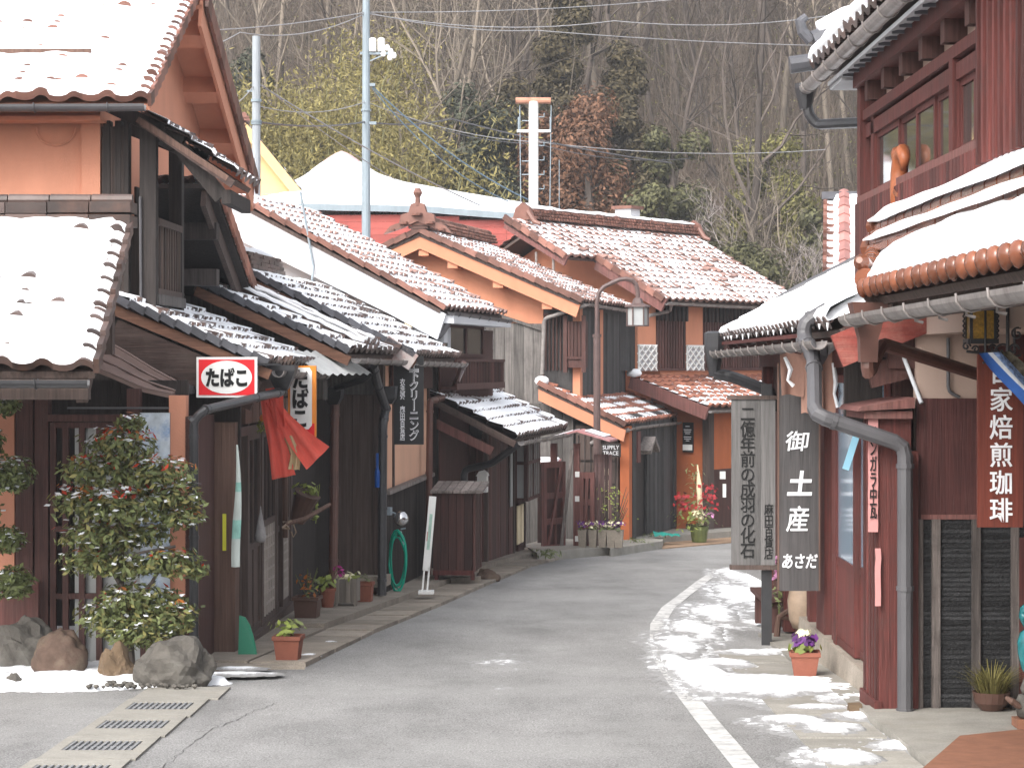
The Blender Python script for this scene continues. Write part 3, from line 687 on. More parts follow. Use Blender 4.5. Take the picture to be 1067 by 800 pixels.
# brush that covers the slope: twigs and withered leaves nobody could count
rng = random.Random(11)
mb = MB()
for i in range(42000):
    y = 67.5 + 34 * rng.random() ** 1.1; x = rng.uniform(-0.30, 0.30) * y
    z = hz(x, y); g = noise.noise(V((x * 0.13, y * 0.13, 7)))
    green = (g > 0.05 and rng.random() < 0.75) or rng.random() < 0.15
    mb.mi = (0 if rng.random() < 0.6 else 2) if green else 1
    h = rng.random() ** 1.5 * (1.6 if green else 0.8)
    for k in range(3):
        mb.leaf((x + rng.uniform(-.3, .3), y + rng.uniform(-.3, .3), z + h + rng.uniform(0, .4)), (rng.uniform(-1, 1), rng.uniform(-1, .2), rng.uniform(-.2, 1)), rng.uniform(.035, .09), .5, rng, rng.uniform(-1, 1))
tag(mb.build('undergrowth', [shrub_g, twig_m, leaf_y], fix=False), kind='stuff')
mb = MB()
for i in range(15000):
    y = 67.5 + 40 * rng.random(); x = rng.uniform(-0.30, 0.30) * y; z = hz(x, y) - 0.1
    L = rng.uniform(1.0, 4.6); a = rng.uniform(0, 6.28); s = rng.uniform(0.05, 0.5); q = V((x, y, z))
    pts = [q, q + V((math.cos(a) * s * L * .3, math.sin(a) * s * L * .3, L * .5)), q + V((math.cos(a) * s * L, math.sin(a) * s * L, L))]
    mb.tube(pts, [0.017, 0.013, 0.006], 3, False, rng.uniform(-1, 1))
tag(mb.build('bare_thicket', twig_m, fix=False), kind='stuff')

# ------------------------------------------------------------------ trees
def limb(tb, cb, p, d, L, r, depth, rng, droop=0.0, maxd=3, nchild=(8, 5, 4), r_end=0.35, min_t=0.35):
    mb = tb if depth == 0 else cb
    n = 6 if depth == 0 else (4 if depth == 1 else 3); pts = [V(p)]; d = V(d).normalized(); rs = [r]; t = rng.uniform(-1, 1)
    dirs = [d]
    for k in range(n):
        w_ = 0.10 if depth == 0 else 0.26
        d = (d + V((rng.uniform(-w_, w_), rng.uniform(-w_, w_), rng.uniform(-w_, w_) * 0.6 + (0.10 if depth else 0.02) - droop))).normalized()
        pts.append(pts[-1] + d * (L / n)); rs.append(r * (1 - (1 - r_end) * (k + 1) / n)); dirs.append(d)
    mb.tube(pts, rs, 7 if depth == 0 else (5 if depth == 1 else 3), False, t)
    if depth < maxd:
        for c in range(nchild[depth]):
            f = rng.uniform(min_t if depth == 0 else 0.2, 1.0); k = min(n - 1, int(f * n)); q = pts[k].lerp(pts[k + 1], f * n - k); dd = dirs[k]
            a = rng.uniform(0, 6.283); o = dd.orthogonal().normalized(); o.rotate(Matrix.Rotation(a, 3, dd))
            nd = dd * rng.uniform(0.5, 0.95) + o * rng.uniform(0.45, 0.85)
            limb(tb, cb, q, nd, L * rng.uniform(0.30, 0.55) * (1.15 - 0.45 * f if depth == 0 else 1), max(0.008, rs[k] * rng.uniform(0.38, 0.6)), depth + 1, rng, droop, maxd, nchild, 0.3)
def bare_tree(name, seed, H, r, bark, label, cat, group=None, lean=(0, 0), maxd=3, nch=(9, 5, 4), min_t=0.4):
    rng = random.Random(seed); e = bpy.data.objects.new(name, None); col.objects.link(e); tag(e, label, cat, group)
    tb, cb = MB(), MB()
    limb(tb, cb, (0, 0, -0.3), (lean[0], lean[1], 1), H, r, 0, rng, 0.0, maxd, nch, 0.25, min_t)
    tb.build('trunk', bark, e, fix=False, smooth=True); cb.build('branches', bark, e, fix=False)
    return e
def put(e, px, d, rz=0, sc=1.0):
    x = (px - CX) / F * d; e.location = (x, d, hz(x, d)); e.rotation_euler = (0, 0, rz); e.scale = (sc, sc, sc)
protos = []
LT = 'bare winter tree with a thin pale trunk in the leafless wood on the hill'
for i in range(7):
    protos.append(bare_tree('bare_tree', 100 + i, 9.5 + (i % 3) * 1.3, 0.085 + 0.022 * (i % 4), bark_p if i % 3 else bark_d, LT, 'tree', 'bare trees in the wood on the hill', ((i % 3 - 1) * 0.12, 0), nch=(11, 6, 4)))
rng = random.Random(5); used = set(); spots = []
for i in range(104):
    for k in range(30):
        d = 79 + 28 * rng.random(); px = rng.uniform(170, 930)
        if all(abs(px - a) * d / 2400 > 0.5 or abs(d - b) > 2.5 for a, b in spots): break
    spots.append((px, d))
for i, (px, d) in enumerate(spots):
    e = protos[i] if i < len(protos) else copy_thing(protos[i % len(protos)])
    put(e, px, d, rng.uniform(0, 6.28), rng.uniform(0.8, 1.3))

def big_tree(seed, px, d, H, r, lab, lean=(0, 0), bark=bark_p, nch=(9, 6, 4), min_t=0.3, name='bare_tree'):
    e = bare_tree(name, seed, H, r, bark, lab, 'tree', None, lean, 3, nch, min_t); put(e, px, d); return e
big_tree(201, 402, 72, 13, 0.26, 'tall leaning bare tree with a thick trunk right behind the transformer pole', (0.16, 0))
big_tree(202, 452, 73, 14, 0.20, 'straight pale bare tree to the right of the transformer pole', (0.02, 0))
big_tree(203, 512, 74, 13, 0.16, 'crooked whitish bare tree above the tent-like roof', (-0.08, 0))
big_tree(204, 655, 69, 7, 0.20, 'broken bare trunk with snow-lined limbs behind the red ridge', (0.05, 0), nch=(5, 4, 3))
big_tree(205, 700, 69, 7.5, 0.14, 'forked bare tree with snow-lined limbs reaching right over the red ridge', (0.55, 0), nch=(8, 6, 4), min_t=0.15)
big_tree(206, 765, 74, 15, 0.20, 'tall leaning bare tree above the pale thicket', (0.12, 0), bark_d)
big_tree(207, 745, 70, 5.5, 0.10, 'low spreading pale bare shrub-tree on the right of the hill foot', (0.3, 0), nch=(14, 8, 5), min_t=0.05)
big_tree(208, 800, 71, 6, 0.10, 'pinkish grey twiggy bare bush nearest the right house', (-0.1, 0), nch=(15, 8, 5), min_t=0.05)
big_tree(209, 838, 73, 7, 0.11, 'grey twiggy bare tree just left of the red house corner', (-0.2, 0), nch=(14, 8, 5), min_t=0.05)
for k_, (px_, d_, H_, lab_) in enumerate(((716, 68, 4.6, 'pale twiggy thicket bush just above the middle of the red roof slope'), (772, 68.5, 5.6, 'tallest pale twiggy thicket bush left of the red house'), (826, 68, 5.0, 'pale twiggy thicket bush behind the snowy low eave'), (858, 70, 6.0, 'pale twiggy thicket bush touching the red house corner'), (745, 71, 6.8, 'pale twiggy bush higher up the slope between the forked tree and the tall leaning tree'))):
    big_tree(220 + k_, px_, d_, H_, .06, lab_, (.15 * (-1) ** k_, 0), twig_p, (17, 9, 6), .03, 'twiggy_bush')
big_tree(210, 300, 73, 12, 0.17, 'pale bare tree rising between the two grey poles', (0.05, 0))

def evergreen(name, seed, px, d, H, rad, leaf, lab, trunk=bark_d, n=20000, top=0.12, cat='tree', lumps=34, base=0.25, size=(0.05, 0.115)):
    """a trunk with limbs and an uneven crown of many small sprays gathered on lumps"""
    H = CAMZ + (HY - H) / F * d - hz((px - CX) / F * d, d)      # H comes in as the picture row of the tree top
    rng = random.Random(seed); e = bpy.data.objects.new(name, None); col.objects.link(e); tag(e, lab, cat)
    tb = MB(); tb.tube([(0, 0, -0.5), (0.1, 0, H * 0.5), (0, 0.05, H * 0.96)], [rad * 0.11, rad * 0.08, 0.03], 7, False)
    cb = MB(); L = []
    for k in range(lumps):
        f = base + (1 - base) * (k + rng.random()) / lumps; rr = rad * (top + (1 - top) * (1 - f) ** 0.7) * rng.uniform(0.55, 1.1); a = rng.uniform(0, 6.283)
        c = V((math.cos(a) * rr * 0.75, math.sin(a) * rr * 0.75, f * H)); s = rad * rng.uniform(0.22, 0.42) * (1.1 - 0.5 * f)
        L.append((c, s)); tb.tube([(0.05, 0, max(0.2, c.z - rr * 0.35)), c], [0.05, 0.02], 4, False)
    for i in range(n):
        c, s = rng.choice(L); v = V((rng.gauss(0, 1), rng.gauss(0, 1), rng.gauss(0, 1) * 0.75)); v = v.normalized() * s * rng.random() ** 0.45 * 1.25
        p = c + v; cb.leaf(p, (v + V((rng.uniform(-1, 1), rng.uniform(-1, 1), rng.uniform(0, 1))) * s * 0.7), rng.uniform(*size), 0.5, rng, rng.uniform(-1, 1))
    tb.build('trunk', trunk, e, fix=False); cb.build('crown', leaf, e, fix=False)
    put(e, px, d); return e
evergreen('cedar_tree', 301, 506, 71, 118, 2.6, needle_d, 'dark green cedar left of the white rooftop pole')
evergreen('cedar_tree', 302, 536, 73, 95, 2.2, needle_o, 'olive brown cedar behind the white rooftop pole')
evergreen('cedar_tree', 303, 612, 70, 104, 3.1, needle_r, 'rust brown cedar right of the white rooftop pole')
evergreen('cedar_tree', 304, 588, 75, -25, 2.2, needle_o, 'tall slim olive cedar rising above the rust brown one')
evergreen('cedar_tree', 305, 652, 76, 55, 2.0, needle_o, 'brownish cedar behind the snow-lined forked tree')
evergreen('cedar_tree', 306, 566, 71, 128, 2.0, needle_r, 'small rust cedar behind the rungs of the white rooftop pole')
evergreen('broadleaf_shrub', 311, 690, 68.5, 205, 2.2, shrub_g, 'green bush just behind the red roof ridge end', n=13000, top=0.6, cat='shrub', lumps=18)
evergreen('broadleaf_shrub', 312, 745, 69, 262, 2.0, shrub_g, 'green bush behind the right slope of the red tiled roof', n=13000, top=0.6, cat='shrub', lumps=18)
evergreen('broadleaf_shrub', 313, 805, 68.6, 258, 2.2, shrub_g, 'yellow green bush above the small snowy roof', n=13000, top=0.6, cat='shrub', lumps=18)
evergreen('broadleaf_shrub', 314, 872, 71.5, 225, 2.0, shrub_g, 'green bush half hidden by the red two-storey house', n=13000, top=0.6, cat='shrub', lumps=18)
evergreen('broadleaf_shrub', 315, 700, 75, 140, 2.0, shrub_g, 'taller green shrub on the slope between cedars and pale thicket', n=13000, top=0.4, cat='shrub', lumps=18)
evergreen('broadleaf_shrub', 316, 800, 77, 150, 2.2, leaf_y, 'olive shrub higher on the right slope', n=13000, top=0.5, cat='shrub', lumps=18)
def bamboo(seed, px, d, H, rad, lab, n=21000):
    H = CAMZ + (HY - H) / F * d - hz((px - CX) / F * d, d)
    rng = random.Random(seed); e = bpy.data.objects.new('bamboo_clump', None); col.objects.link(e); tag(e, lab, 'bamboo')
    cb, lb = MB(), MB(); C = []
    for k in range(30):
        a = rng.uniform(0, 6.283); r0 = rad * math.sqrt(rng.random()) * 0.75; x, y = math.cos(a) * r0, math.sin(a) * r0; h = H * rng.uniform(0.62, 1.0)
        b = a + rng.uniform(-.6, .6); s = rng.uniform(0.5, 1.5)
        pts = [V((x, y, -0.4)), V((x, y, h * .5)), V((x + math.cos(b) * s * .35, y + math.sin(b) * s * .35, h * .85)), V((x + math.cos(b) * s, y + math.sin(b) * s, h))]
        cb.tube(pts, [0.04, 0.035, 0.022, 0.008], 5, False); C.append(pts)
    for i in range(n):
        pts = rng.choice(C); f = rng.uniform(0.15, 1.0) ** 0.8; k = min(2, int(f * 3)); q = pts[k].lerp(pts[k + 1], f * 3 - k)
        s = 0.22 + 0.55 * (1 - abs(f - 0.55))
        q = q + V((rng.gauss(0, s), rng.gauss(0, s), rng.gauss(0, 0.3)))
        lb.leaf(q, (rng.uniform(-1, 1), rng.uniform(-1, 1), rng.uniform(-.3, 1)), rng.uniform(.055, .125), .34, rng, rng.uniform(-1, 1))
    cb.build('culms', bamboo_c, e, fix=False); lb.build('foliage', bamboo_l, e, fix=False); put(e, px, d)
bamboo(401, 238, 72, 105, 2.5, 'yellow green bamboo left of the concrete pole, nearest the corner house')
bamboo(402, 316, 71, 68, 2.8, 'yellow green bamboo between the concrete pole and the transformer pole')
bamboo(403, 372, 70, 85, 2.6, 'yellow green bamboo right behind the transformer pole')
bamboo(404, 424, 70, 104, 2.5, 'yellow green bamboo right of the transformer pole, ending the row')
bamboo(405, 345, 75, 35, 2.7, 'taller bamboo at the back of the grove between the poles')
bamboo(406, 450, 68.6, 150, 1.6, 'low bamboo at the right foot of the grove above the snowy tent roof', 5000)
evergreen('cedar_tree', 307, 262, 76, 60, 2.4, needle_d, 'dark cedar behind the concrete pole')
evergreen('cedar_tree', 308, 330, 70, 150, 1.5, needle_d, 'small dark tree at the foot of the bamboo', n=5000)
evergreen('cedar_tree', 309, 478, 70, 95, 1.8, needle_d, 'dark green cedar at the right end of the bamboo grove', n=8000)
# ================================================================== LEFT ROW
def door_leaf(par, axis, fixed, a0, a1, z0, z1, zlow, m, low='panel', gm=None, rng=random, name='sliding_door', bars=0):
    """a framed leaf: glass above, boards or a lattice below; glass and lattice are sub-parts"""
    s = 1 if axis == 'x' else -1; mb = MB(); fw = 0.06; a0, a1 = min(a0, a1), max(a0, a1)
    def bx(b, p, q, d0, d1, y0, y1, t=0):
        if axis == 'x': b.box(p, q, fixed + d0, fixed + d1, y0, y1, t)
        else: b.box(fixed - d1, fixed - d0, p, q, y0, y1, t)
    bx(mb, a0, a0 + fw, 0, .04, z0, z1); bx(mb, a1 - fw, a1, 0, .04, z0, z1)
    for z in (z0, zlow, z1 - fw): bx(mb, a0 + fw, a1 - fw, 0.003, .04, z, z + fw)
    if low == 'panel':
        bx(mb, a0 + fw, a1 - fw, 0.018, 0.034, z0 + fw, zlow, .4)
        bx(mb, (a0 + a1) / 2 - .02, (a0 + a1) / 2 + .02, 0.006, 0.03, z0 + fw, zlow)
    for k in range(bars):
        c = a0 + (a1 - a0) * (k + 1) / (bars + 1); bx(mb, c - .012, c + .012, 0.006, .03, zlow + fw, z1 - fw)
    o = mb.build(name, m, par)
    g = MB(); bx(g, a0 + fw, a1 - fw, 0.022, 0.030, zlow + fw, z1 - fw); g.build('glass', gm or glass_d, o)
    if low == 'lattice':
        g = MB(); n = 5
        for k in range(n + 1):
            c = a0 + fw + (a1 - a0 - 2 * fw) * k / n; bx(g, c - .011, c + .011, 0.004, .03, z0 + fw, zlow)
        for k in range(1, 8):
            z = z0 + fw + (zlow - z0 - fw) * k / 8; bx(g, a0 + fw, a1 - fw, 0.008, .026, z - .011, z + .011)
        g.build('lattice', mat('lattice_pale', (0.36, 0.32, 0.29), 0.85, 0.3, grain=GV, bump=0.3), o); g = MB(); bx(g, a0 + fw, a1 - fw, 0.032, 0.038, z0 + fw, zlow); g.build('board', mat('paper_board', (0.52, 0.50, 0.47), 0.9, 0.1, (5, 5, 5), 0.1, 30), o)
    return o

# ------------------------------------------------------------------ corner house with the tobacco signs
q = G(245, 685)
h = Fr('corner_house', q.x, q.y, 1.0, 'orange plastered corner house with two snow-loaded roofs, nearest on the left', 'house')
e = h.e; rng = random.Random(21)
zU0 = h.ly(60, 330, .65).z; zE = h.ly(100, 112, .3).z; xg = h.ly(104, 200, .65).x
mb = MB(); mb.box(-6.2, xg, .65, 7.3, zU0, zE + .18)
t22 = math.tan(R(21.5)); yr = 3.98
mb.prism([(xg - .003, .65, zE + .1), (xg - .003, 7.3, zE + .1), (xg - .003, yr, zE + .05 + t22 * (yr - .6))], (-.15, 0, 0))
wl = mb.build('upper_wall', plaster_o, e)
mb = MB(); a = h.ly(85, 200, .60); mb.box(a.x, xg + .012, .60, .80, zU0, zE + .12); mb.build('corner_post', plaster_o, e)
mb = MB(); c = h.ly(58, 131, .64); pts = [(c.x + .17 * math.cos(k * .3142), .636, c.z - .02 + .15 * math.sin(-k * .3142)) for k in range(11)]
mb.tube(pts, .012, 5); mb.build('wall_hatch', plaster_o, e)
mb = MB(); h.fb(mb, -60, 121, 104, 125, .30, .30); mb.build('eave_board', plaster_o, e)
EN = h.ly(155, 104, 0.0); LN = yr / math.cos(R(21.5))
roof(e, (-6.3, 0, EN.z), (1, 0, 0), EN.x + 6.3, (-.045, math.cos(R(21.5)), math.sin(R(21.5))), LN, tile_r, 'heavy', 31, bm=plaster_o, lvl=.006)
gutter(e, (-6.3, -.06, EN.z - .055), (EN.x - .02, -.06, EN.z - .045), .06, pipe_g)
EF = V((EN.x - .10, 2 * yr, EN.z))
roof(e, (EF.x, 2 * yr, EN.z), (-1, 0, 0), 5.6, (0, -math.cos(R(21.5)), math.sin(R(21.5))), LN, tile_r, 'heavy', 32, bm=plaster_o)
# plastered soffit, purlin ends and verge board of the far slope
nrm = V((0, math.sin(R(21.5)), math.cos(R(21.5)))); dn = V((0, math.cos(R(21.5)), -math.sin(R(21.5))))
top = V((0, yr, EN.z + LN * math.sin(R(21.5)))) - nrm * .17
mb = MB()
for k in range(1):
    p = top + V((xg, 0, 0)); q_ = top + V((EF.x - .04, 0, 0))
    mb.hexa([p - nrm * .05, q_ - nrm * .05, q_ + dn * LN - nrm * .05, p + dn * LN - nrm * .05, p, q_, q_ + dn * LN, p + dn * LN])
mb.build('soffit', plaster_o, e)
mb = MB()
for s in (0.35, 1.55, 2.75, 3.75):
    p = top + dn * s - nrm * .14; mb.beam(p + V((xg - .02, 0, 0)), p + V((EF.x - .08, 0, 0)), .26, .18, nrm)
mb.build('purlins', plaster_o, e)
mb = MB(); p = top + V((EF.x - .06, 0, 0)) - nrm * .10; mb.beam(p, p + dn * (LN + .05), .035, .30, nrm); mb.build('verge_board', plaster_o, e)
mb = MB()
for k in range(17):      # verge tiles hanging over the edge
    p = top + V((EF.x - .005, 0, 0)) + dn * (LN * (k + .1) / 17) + nrm * .06
    mb.beam(p + nrm * .025, p + dn * (LN / 17 * 1.05), .035, .20, nrm, rng.uniform(-1, 1))
mb.build('verge_tiles', tile_r, e)
mb = MB(); g_ = V((0, math.cos(R(21.5)) * 1.28, EN.z + math.sin(R(21.5)) * 1.28 + .10)); mb.beam((-6.2, g_.y, g_.z), (h.ly(95, 67, g_.y).x, g_.y, g_.z), .04, .045); mb.build('snow_guard', wood_b, e)
mb = MB(); p0 = V((0, .02, EN.z)); up_ = V((-.045, math.cos(R(21.5)), math.sin(R(21.5))))
for k in range(17):
    p = V((EN.x + .005, 0, EN.z - .05)) + up_ * (LN * k / 17); mb.beam(p + V((0, 0, .05)), p + up_ * (LN / 17 * 1.05) + V((0, 0, .02)), .03, .11, (0, 0, 1), rng.uniform(-1, 1))
mb.build('verge_tiles', tile_r, e)

# dark timber bay on the street side
xb = h.ly(163, 250, .62).x
bay = MB(); a = h.ly(104, 132, .62); b = h.ly(104, 335, .62); planks(bay, 'x', .62, xg + .02, xb - .28, b.z, a.z, .12, .06, rng)
bay.box(xb - .34, xb - .10, .90, 2.3, b.z, h.lx(163, 232, xb).z, -.5)
bo = bay.build('bay', wood_d, e)
mb = MB()
for x0, y0, ww in ((xb - .14, .58, .14), (xb - .12, 1.98, .12), (xb - .46, .60, .06), (xb - .36, .61, .05), (xb - .28, .60, .04)):
    mb.box(x0, x0 + ww, y0, y0 + .14, b.z, a.z + .05)
zr = h.lx(163, 230, xb).z
mb.build('bay_posts', wood_k, bo)
mb = MB(); mb.box(xb - .05, xb + .01, .72, 1.98, zr - .03, zr + .03); z2 = h.lx(163, 300, xb).z
mb.box(xb - .05, xb + .004, .72, 1.98, z2 - .05, z2)
slats(mb, 'y', xb - .01, .76, 1.96, z2, zr, .13, .045, .03, rng)
mb.build('balustrade', wood_d, bo)
mb = MB(); mb.box(xb - .03, xb + .018, .66, 2.12, h.lx(163, 317, xb).z, z2 - .05); mb.build('bay_skirt', wood_g, bo)
mb = MB(); mb.box(xb - .055, xb + .02, .72, 2.1, a.z - .12, a.z + .02); mb.beam((xb + .25, .58, a.z - .13), (xg, .58, a.z + .22), .10, .12); mb.beam((xb + .3, 1.6, a.z - .20), (xg, 1.6, a.z + .12), .10, .12)
mb.build('bay_beams', wood_k, bo)
mb = MB(); mb.tube([h.ly(146, 205, .56), h.ly(147, 322, .56)], .012, 6); mb.build('cable', pipe_g, bo)
A, B = h.ly(147, 116, .38), h.ly(246, 181, .38)
up = (A - B); LW = up.length
roof(e, B, (0, 1, 0), 1.45, up, LW, tile_k, 'rows', 33, name='bay_roof', bm=wood_b)
mb = MB(); dd = V((0, 0, -.11))
mb.beam(A + dd + V((0, .03, .02)), B + dd + V((-.03, .03, .02)), .05, .07); mb.build('bay_fascia', wood_da, e)
mb = MB(); mb.beam(A + V((.3, .2, -.29)), B + V((-.15, .2, -.19)), .09, .13); mb.beam(B + V((-.1, .1, -.19)), B + V((-.1, 1.4, -.19)), .08, .12); mb.build('bay_rafters', wood_k, e)
# low rear roof whose dark verge shows between the bay and the neighbours
mb = MB(); vA, vB = h.ly(223, 186, 2.6), h.ly(254, 302, 5.3)
vB.x = vA.x + .02; dv = (vB - vA).normalized(); Lr = (vB - vA).length
roof(e, vB, (-1, 0, 0), 1.3, -dv, Lr, tile_r, 'rows', 34, name='rear_roof', bm=wood_k)
for k in range(14):
    p = vA + dv * (Lr * k / 14) + V((.03, 0, -.02)); mb.beam(p + V((0, 0, .03)), p + dv * (Lr / 14 * 1.04), .03, .13, (0, 0, 1), rng.uniform(-1, 1))
mb.build('verge_tiles', tile_o, e)
mb = MB(); p = vA + V((-.10, 0, -.16)); mb.beam(p, p + dv * Lr, .05, .22); mb.build('verge_board', wood_d, e)
mb = MB(); mb.box(xg - .1, xg + .02, 2.3, 5.6, .8 + zU0 - 1.2, vA.z - .1)
for z in (vA.z - .55, vA.z - 1.0): mb.box(xg, vA.x - .05, 3.1, 3.3, z, z + .16, 1)
mb.build('rear_wall', wood_k, e)

# street pent roof, fascias
A, B = h.ly(104, 306, -.15), h.ly(279, 379, -.15); Wp = 4.25
roof(e, B, (0, 1, 0), Wp, A - B, (A - B).length, tile_k, 'rows', 35, name='pent_roof', bm=wood_d, lvl=.004)
mb = MB(); dd = V((0, 0.01, -.085)); u_ = (A - B).normalized()
mb.beam(A + dd, B + dd - u_ * .02, .05, .085); mb.build('verge_board', wood_ba, e)
mb = MB(); k = 11
for i in range(k):
    p = A + (B - A) * (i / k) + V((0, -.03, .0)); mb.beam(p + V((0, 0, .03)), p + (B - A) / k * 1.03 + V((0, 0, .005)), .05, .062, (0, 0, 1), rng.uniform(-1, 1))
mb.build('verge_tiles', tile_s, e)
mb = MB(); mb.beam(A + V((.1, .06, -.33)), B + V((-.1, .06, -.27)), .10, .26); mb.build('tie_beam', wood_da, e)
mb = MB(); zq = h.ly(200, 470, .1).z; mb.prism([(-3.2, .16, zq), (.02, .16, zq), (.02, .16, B.z + .02), (A.x, .16, A.z - .12), (-3.2, .16, A.z - .12)], (0, .08, 0)); mb.box(-1.2, -.02, .24, 4.3, B.z - .5, B.z + .05)
mb.build('gable_boarding', wood_k, e)
mb = MB(); h.fb(mb, 177, 371, 208, 398, .10, .06); mb.build('signal_box', sheet_b, e)
mb = MB(); h.fb(mb, 164, 362, 175, 388, .12, .04); mb.build('vent_panel', plaster_n, e)
gz_ = B.z
gutter(e, B + V((.07, .10, -.06)), B + V((.07, Wp - .05, -.10)), .055, gutter_m)
# small sheet metal canopy over the entrance
far = [h.ly(*q, -.25) for q in ((98, 348), (130, 366), (162, 386), (192, 402))]; near = [h.ly(*q, -.85) for q in ((90, 380), (118, 391), (150, 405), (178, 411))]
mb = MB(); dn_ = V((0, 0, -.03))
for k in range(3): mb.hexa([near[k] + dn_, near[k + 1] + dn_, far[k + 1] + dn_, far[k] + dn_, near[k], near[k + 1], far[k + 1], far[k]])
for f_ in (.02, .34, .67, .98):
    mb.tube([n_.lerp(q_, f_) + V((0, 0, .006)) for n_, q_ in zip(near, far)], .011, 5)
mb.build('metal_canopy', sheet_b, e)

# projecting entrance wing with the heavy snow roof
Ew = h.loc(P(97, 383, 15.75)); Lw = 2.62; pw = R(25.5); upw = V((-.075, math.cos(pw), math.sin(pw))).normalized()
roof(e, Ew - V((3.6, 0, 0)), (1, 0, 0), 3.6, upw, Lw, tile_k, 'heavy', 36, name='entrance_roof', bm=wood_d, lvl=.008)
tp = Ew + upw * Lw
ridge(e, tp + V((-3.6, .10, -.02)), tp + V((.03, .10, -.02)), 2, .34, .10, tile_k, False, 37, .05)
mb = MB()
for i in range(11):
    p = Ew + upw * (Lw * i / 11) + V((.02, 0, -.03)); mb.beam(p + V((0, 0, .04)), p + upw * (Lw / 11 * 1.05), .04, .10, (0, 0, 1), rng.uniform(-1, 1))
mb.build('verge_tiles', tile_k, e)
gutter(e, Ew + V((-3.6, -.06, -.09)), Ew + V((-.02, -.06, -.085)), .055, pipe_k)
mb = MB(); mb.beam(Ew + V((-3.6, .12, -.15)), Ew + V((-.05, .12, -.15)), .1, .14); mb.beam(Ew + V((-.1, .1, -.17)), tp + V((-.1, 0, -.17)), .08, .16)
mb.box(Ew.x - 3.5, Ew.x - .3, tp.y - .1, tp.y, Ew.z + .1, tp.z - .12)
mb.build('eave_beam', wood_d, e)
yw = -.95
mb = MB(); h.fb(mb, -330, 408, 15, 700, yw, .12); h.fb(mb, 176, 412, 194, 650, yw + .02, .12); mb.build('lower_wall', plaster_o, e)
mb = MB(); zb = h.ly(30, 700, yw).z; zt = Ew.z - .1
h.fb(mb, 16, 404, 34, 700, yw - .02, .16); h.fb(mb, 36, 404, 50, 700, yw - .01, .14); h.fb(mb, 132, 405, 145, 445, yw - .02, .14); h.fb(mb, 166, 430, 177, 700, yw, .12); h.fb(mb, 193, 434, 206, 700, yw + .02, .9)
h.fb(mb, 50, 432, 136, 439, yw - .015, .10)
mb.build('posts', wood_rm, e)
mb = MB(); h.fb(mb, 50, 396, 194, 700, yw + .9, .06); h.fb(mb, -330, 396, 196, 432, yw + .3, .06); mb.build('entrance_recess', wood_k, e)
mb = MB(); h.fb(mb, -325, 604, 40, 700, yw - .05, .04); mb.build('skirting', wood_rf, e)
mb = MB()
for px in (52, 65, 82, 100, 122, 146, 162): h.fb(mb, px, 440, px + 6, 690, yw, .05)
for py in (440, 548, 618): h.fb(mb, 52, py, 166, py + 6, yw + .006, .04)
g = mb.build('entrance_lattice', wood_rm, e)
mb = MB(); h.fb(mb, 78, 442, 168, 690, yw + .07, .01); mb.build('pane', glass_w, g)
mb = MB(); h.fb(mb, 146, 430, 177, 640, yw - .02, .008); mb.build('poster', poster_b, e)
mb = MB(); h.fb(mb, 70, 424, 176, 426, yw - .04, .02); mb.build('wire', pipe_g, e)

# ground floor on the street
zs = .05; zl = B.z - .20; yE = 4.35
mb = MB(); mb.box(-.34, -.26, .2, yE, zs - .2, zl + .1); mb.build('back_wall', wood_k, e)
mb = MB(); a = h.ly(211, 442, 0); mb.box(a.x, 0, 0, .26, -.05, h.ly(211, 440, 0).z); mb.build('corner_pillar', wood_b, e)
mb = MB()
for y0, ww in ((.85, .12), (1.85, .10), (2.95, .14), (4.2, .14)): mb.box(-.14, -.005, y0, y0 + ww, zs - .1, zl + .02)
mb.box(-.16, .015, .24, yE, zl - .12, zl + .05); mb.box(-.16, .015, .24, yE, zl - .42, zl - .34); mb.box(-.2, .03, .26, yE, -.1, zs)
mb.build('street_posts', wood_d, e)
door_leaf(e, 'y', -.06, .30, .85, zs, zl - .42, .85, wood_d)
door_leaf(e, 'y', -.02, .97, 1.85, zs, zl - .42, .80, wood_d, 'panel', bars=1)
door_leaf(e, 'y', -.01, 1.95, 2.95, zs, zl - .42, .95, wood_d, 'lattice', bars=2)
door_leaf(e, 'y', -.05, 3.09, 3.65, zs, zl - .42, .80, wood_d, 'panel', bars=1)
door_leaf(e, 'y', -.02, 3.60, 4.2, zs, zl - .42, .85, wood_d, 'lattice', bars=1)
mb = MB(); 
for i in range(7): mb.box(-.02, .02, .5 + i * .5, .94 + i * .5, zl - .32, zl - .14, rng.uniform(-1, 1))
mb.build('transom', wood_b, e)
mb = MB()
for k in range(4): mb.beam(h.ly(205, 392 + k * 3, .0) + V((0, 0, 0)), h.ly(252, 396 + k * 2, .0), .05, .012, t=rng.uniform(-1, 1))
mb.build('bundled_boards', plaster_w, e)
pipe(e, [B + V((.07, .42, -.10)), B + V((.07, .42, -.24)), h.ly(276, 412, -.16), h.ly(214, 427, -1.02), h.ly(202, 437, -1.04), h.ly(202, 690, -1.04)], .037, pipe_k)
mb = MB(); c = B + V((.07, .42, -.06)); mb.lathe([(.05, -.16), (.07, -.12), (.12, 0), (.125, .05)], c, 4, sq=True); mb.build('rain_hopper', pipe_k, e)
mb = MB(); mb.box(a.x + .17, a.x + .20, -.012, .0, h.ly(0, 573, 0).z, h.ly(0, 535, 0).z); mb.build('reflector_tape', yellow_t, e)
mb = MB(); c = h.ly(199, 404, -.1); mb.lathe([(.02, .10), (.035, .08), (.04, 0), (.03, -.05)], c, 8); mb.build('lamp_socket', pipe_g, e)
mb = MB()      # slim bamboo pole leaning out of the eave
mb.tube([h.lx(297, 480, .05), h.lx(297, 560, .05)], .03, 7); mb.build('bracket_post', wood_b, e)

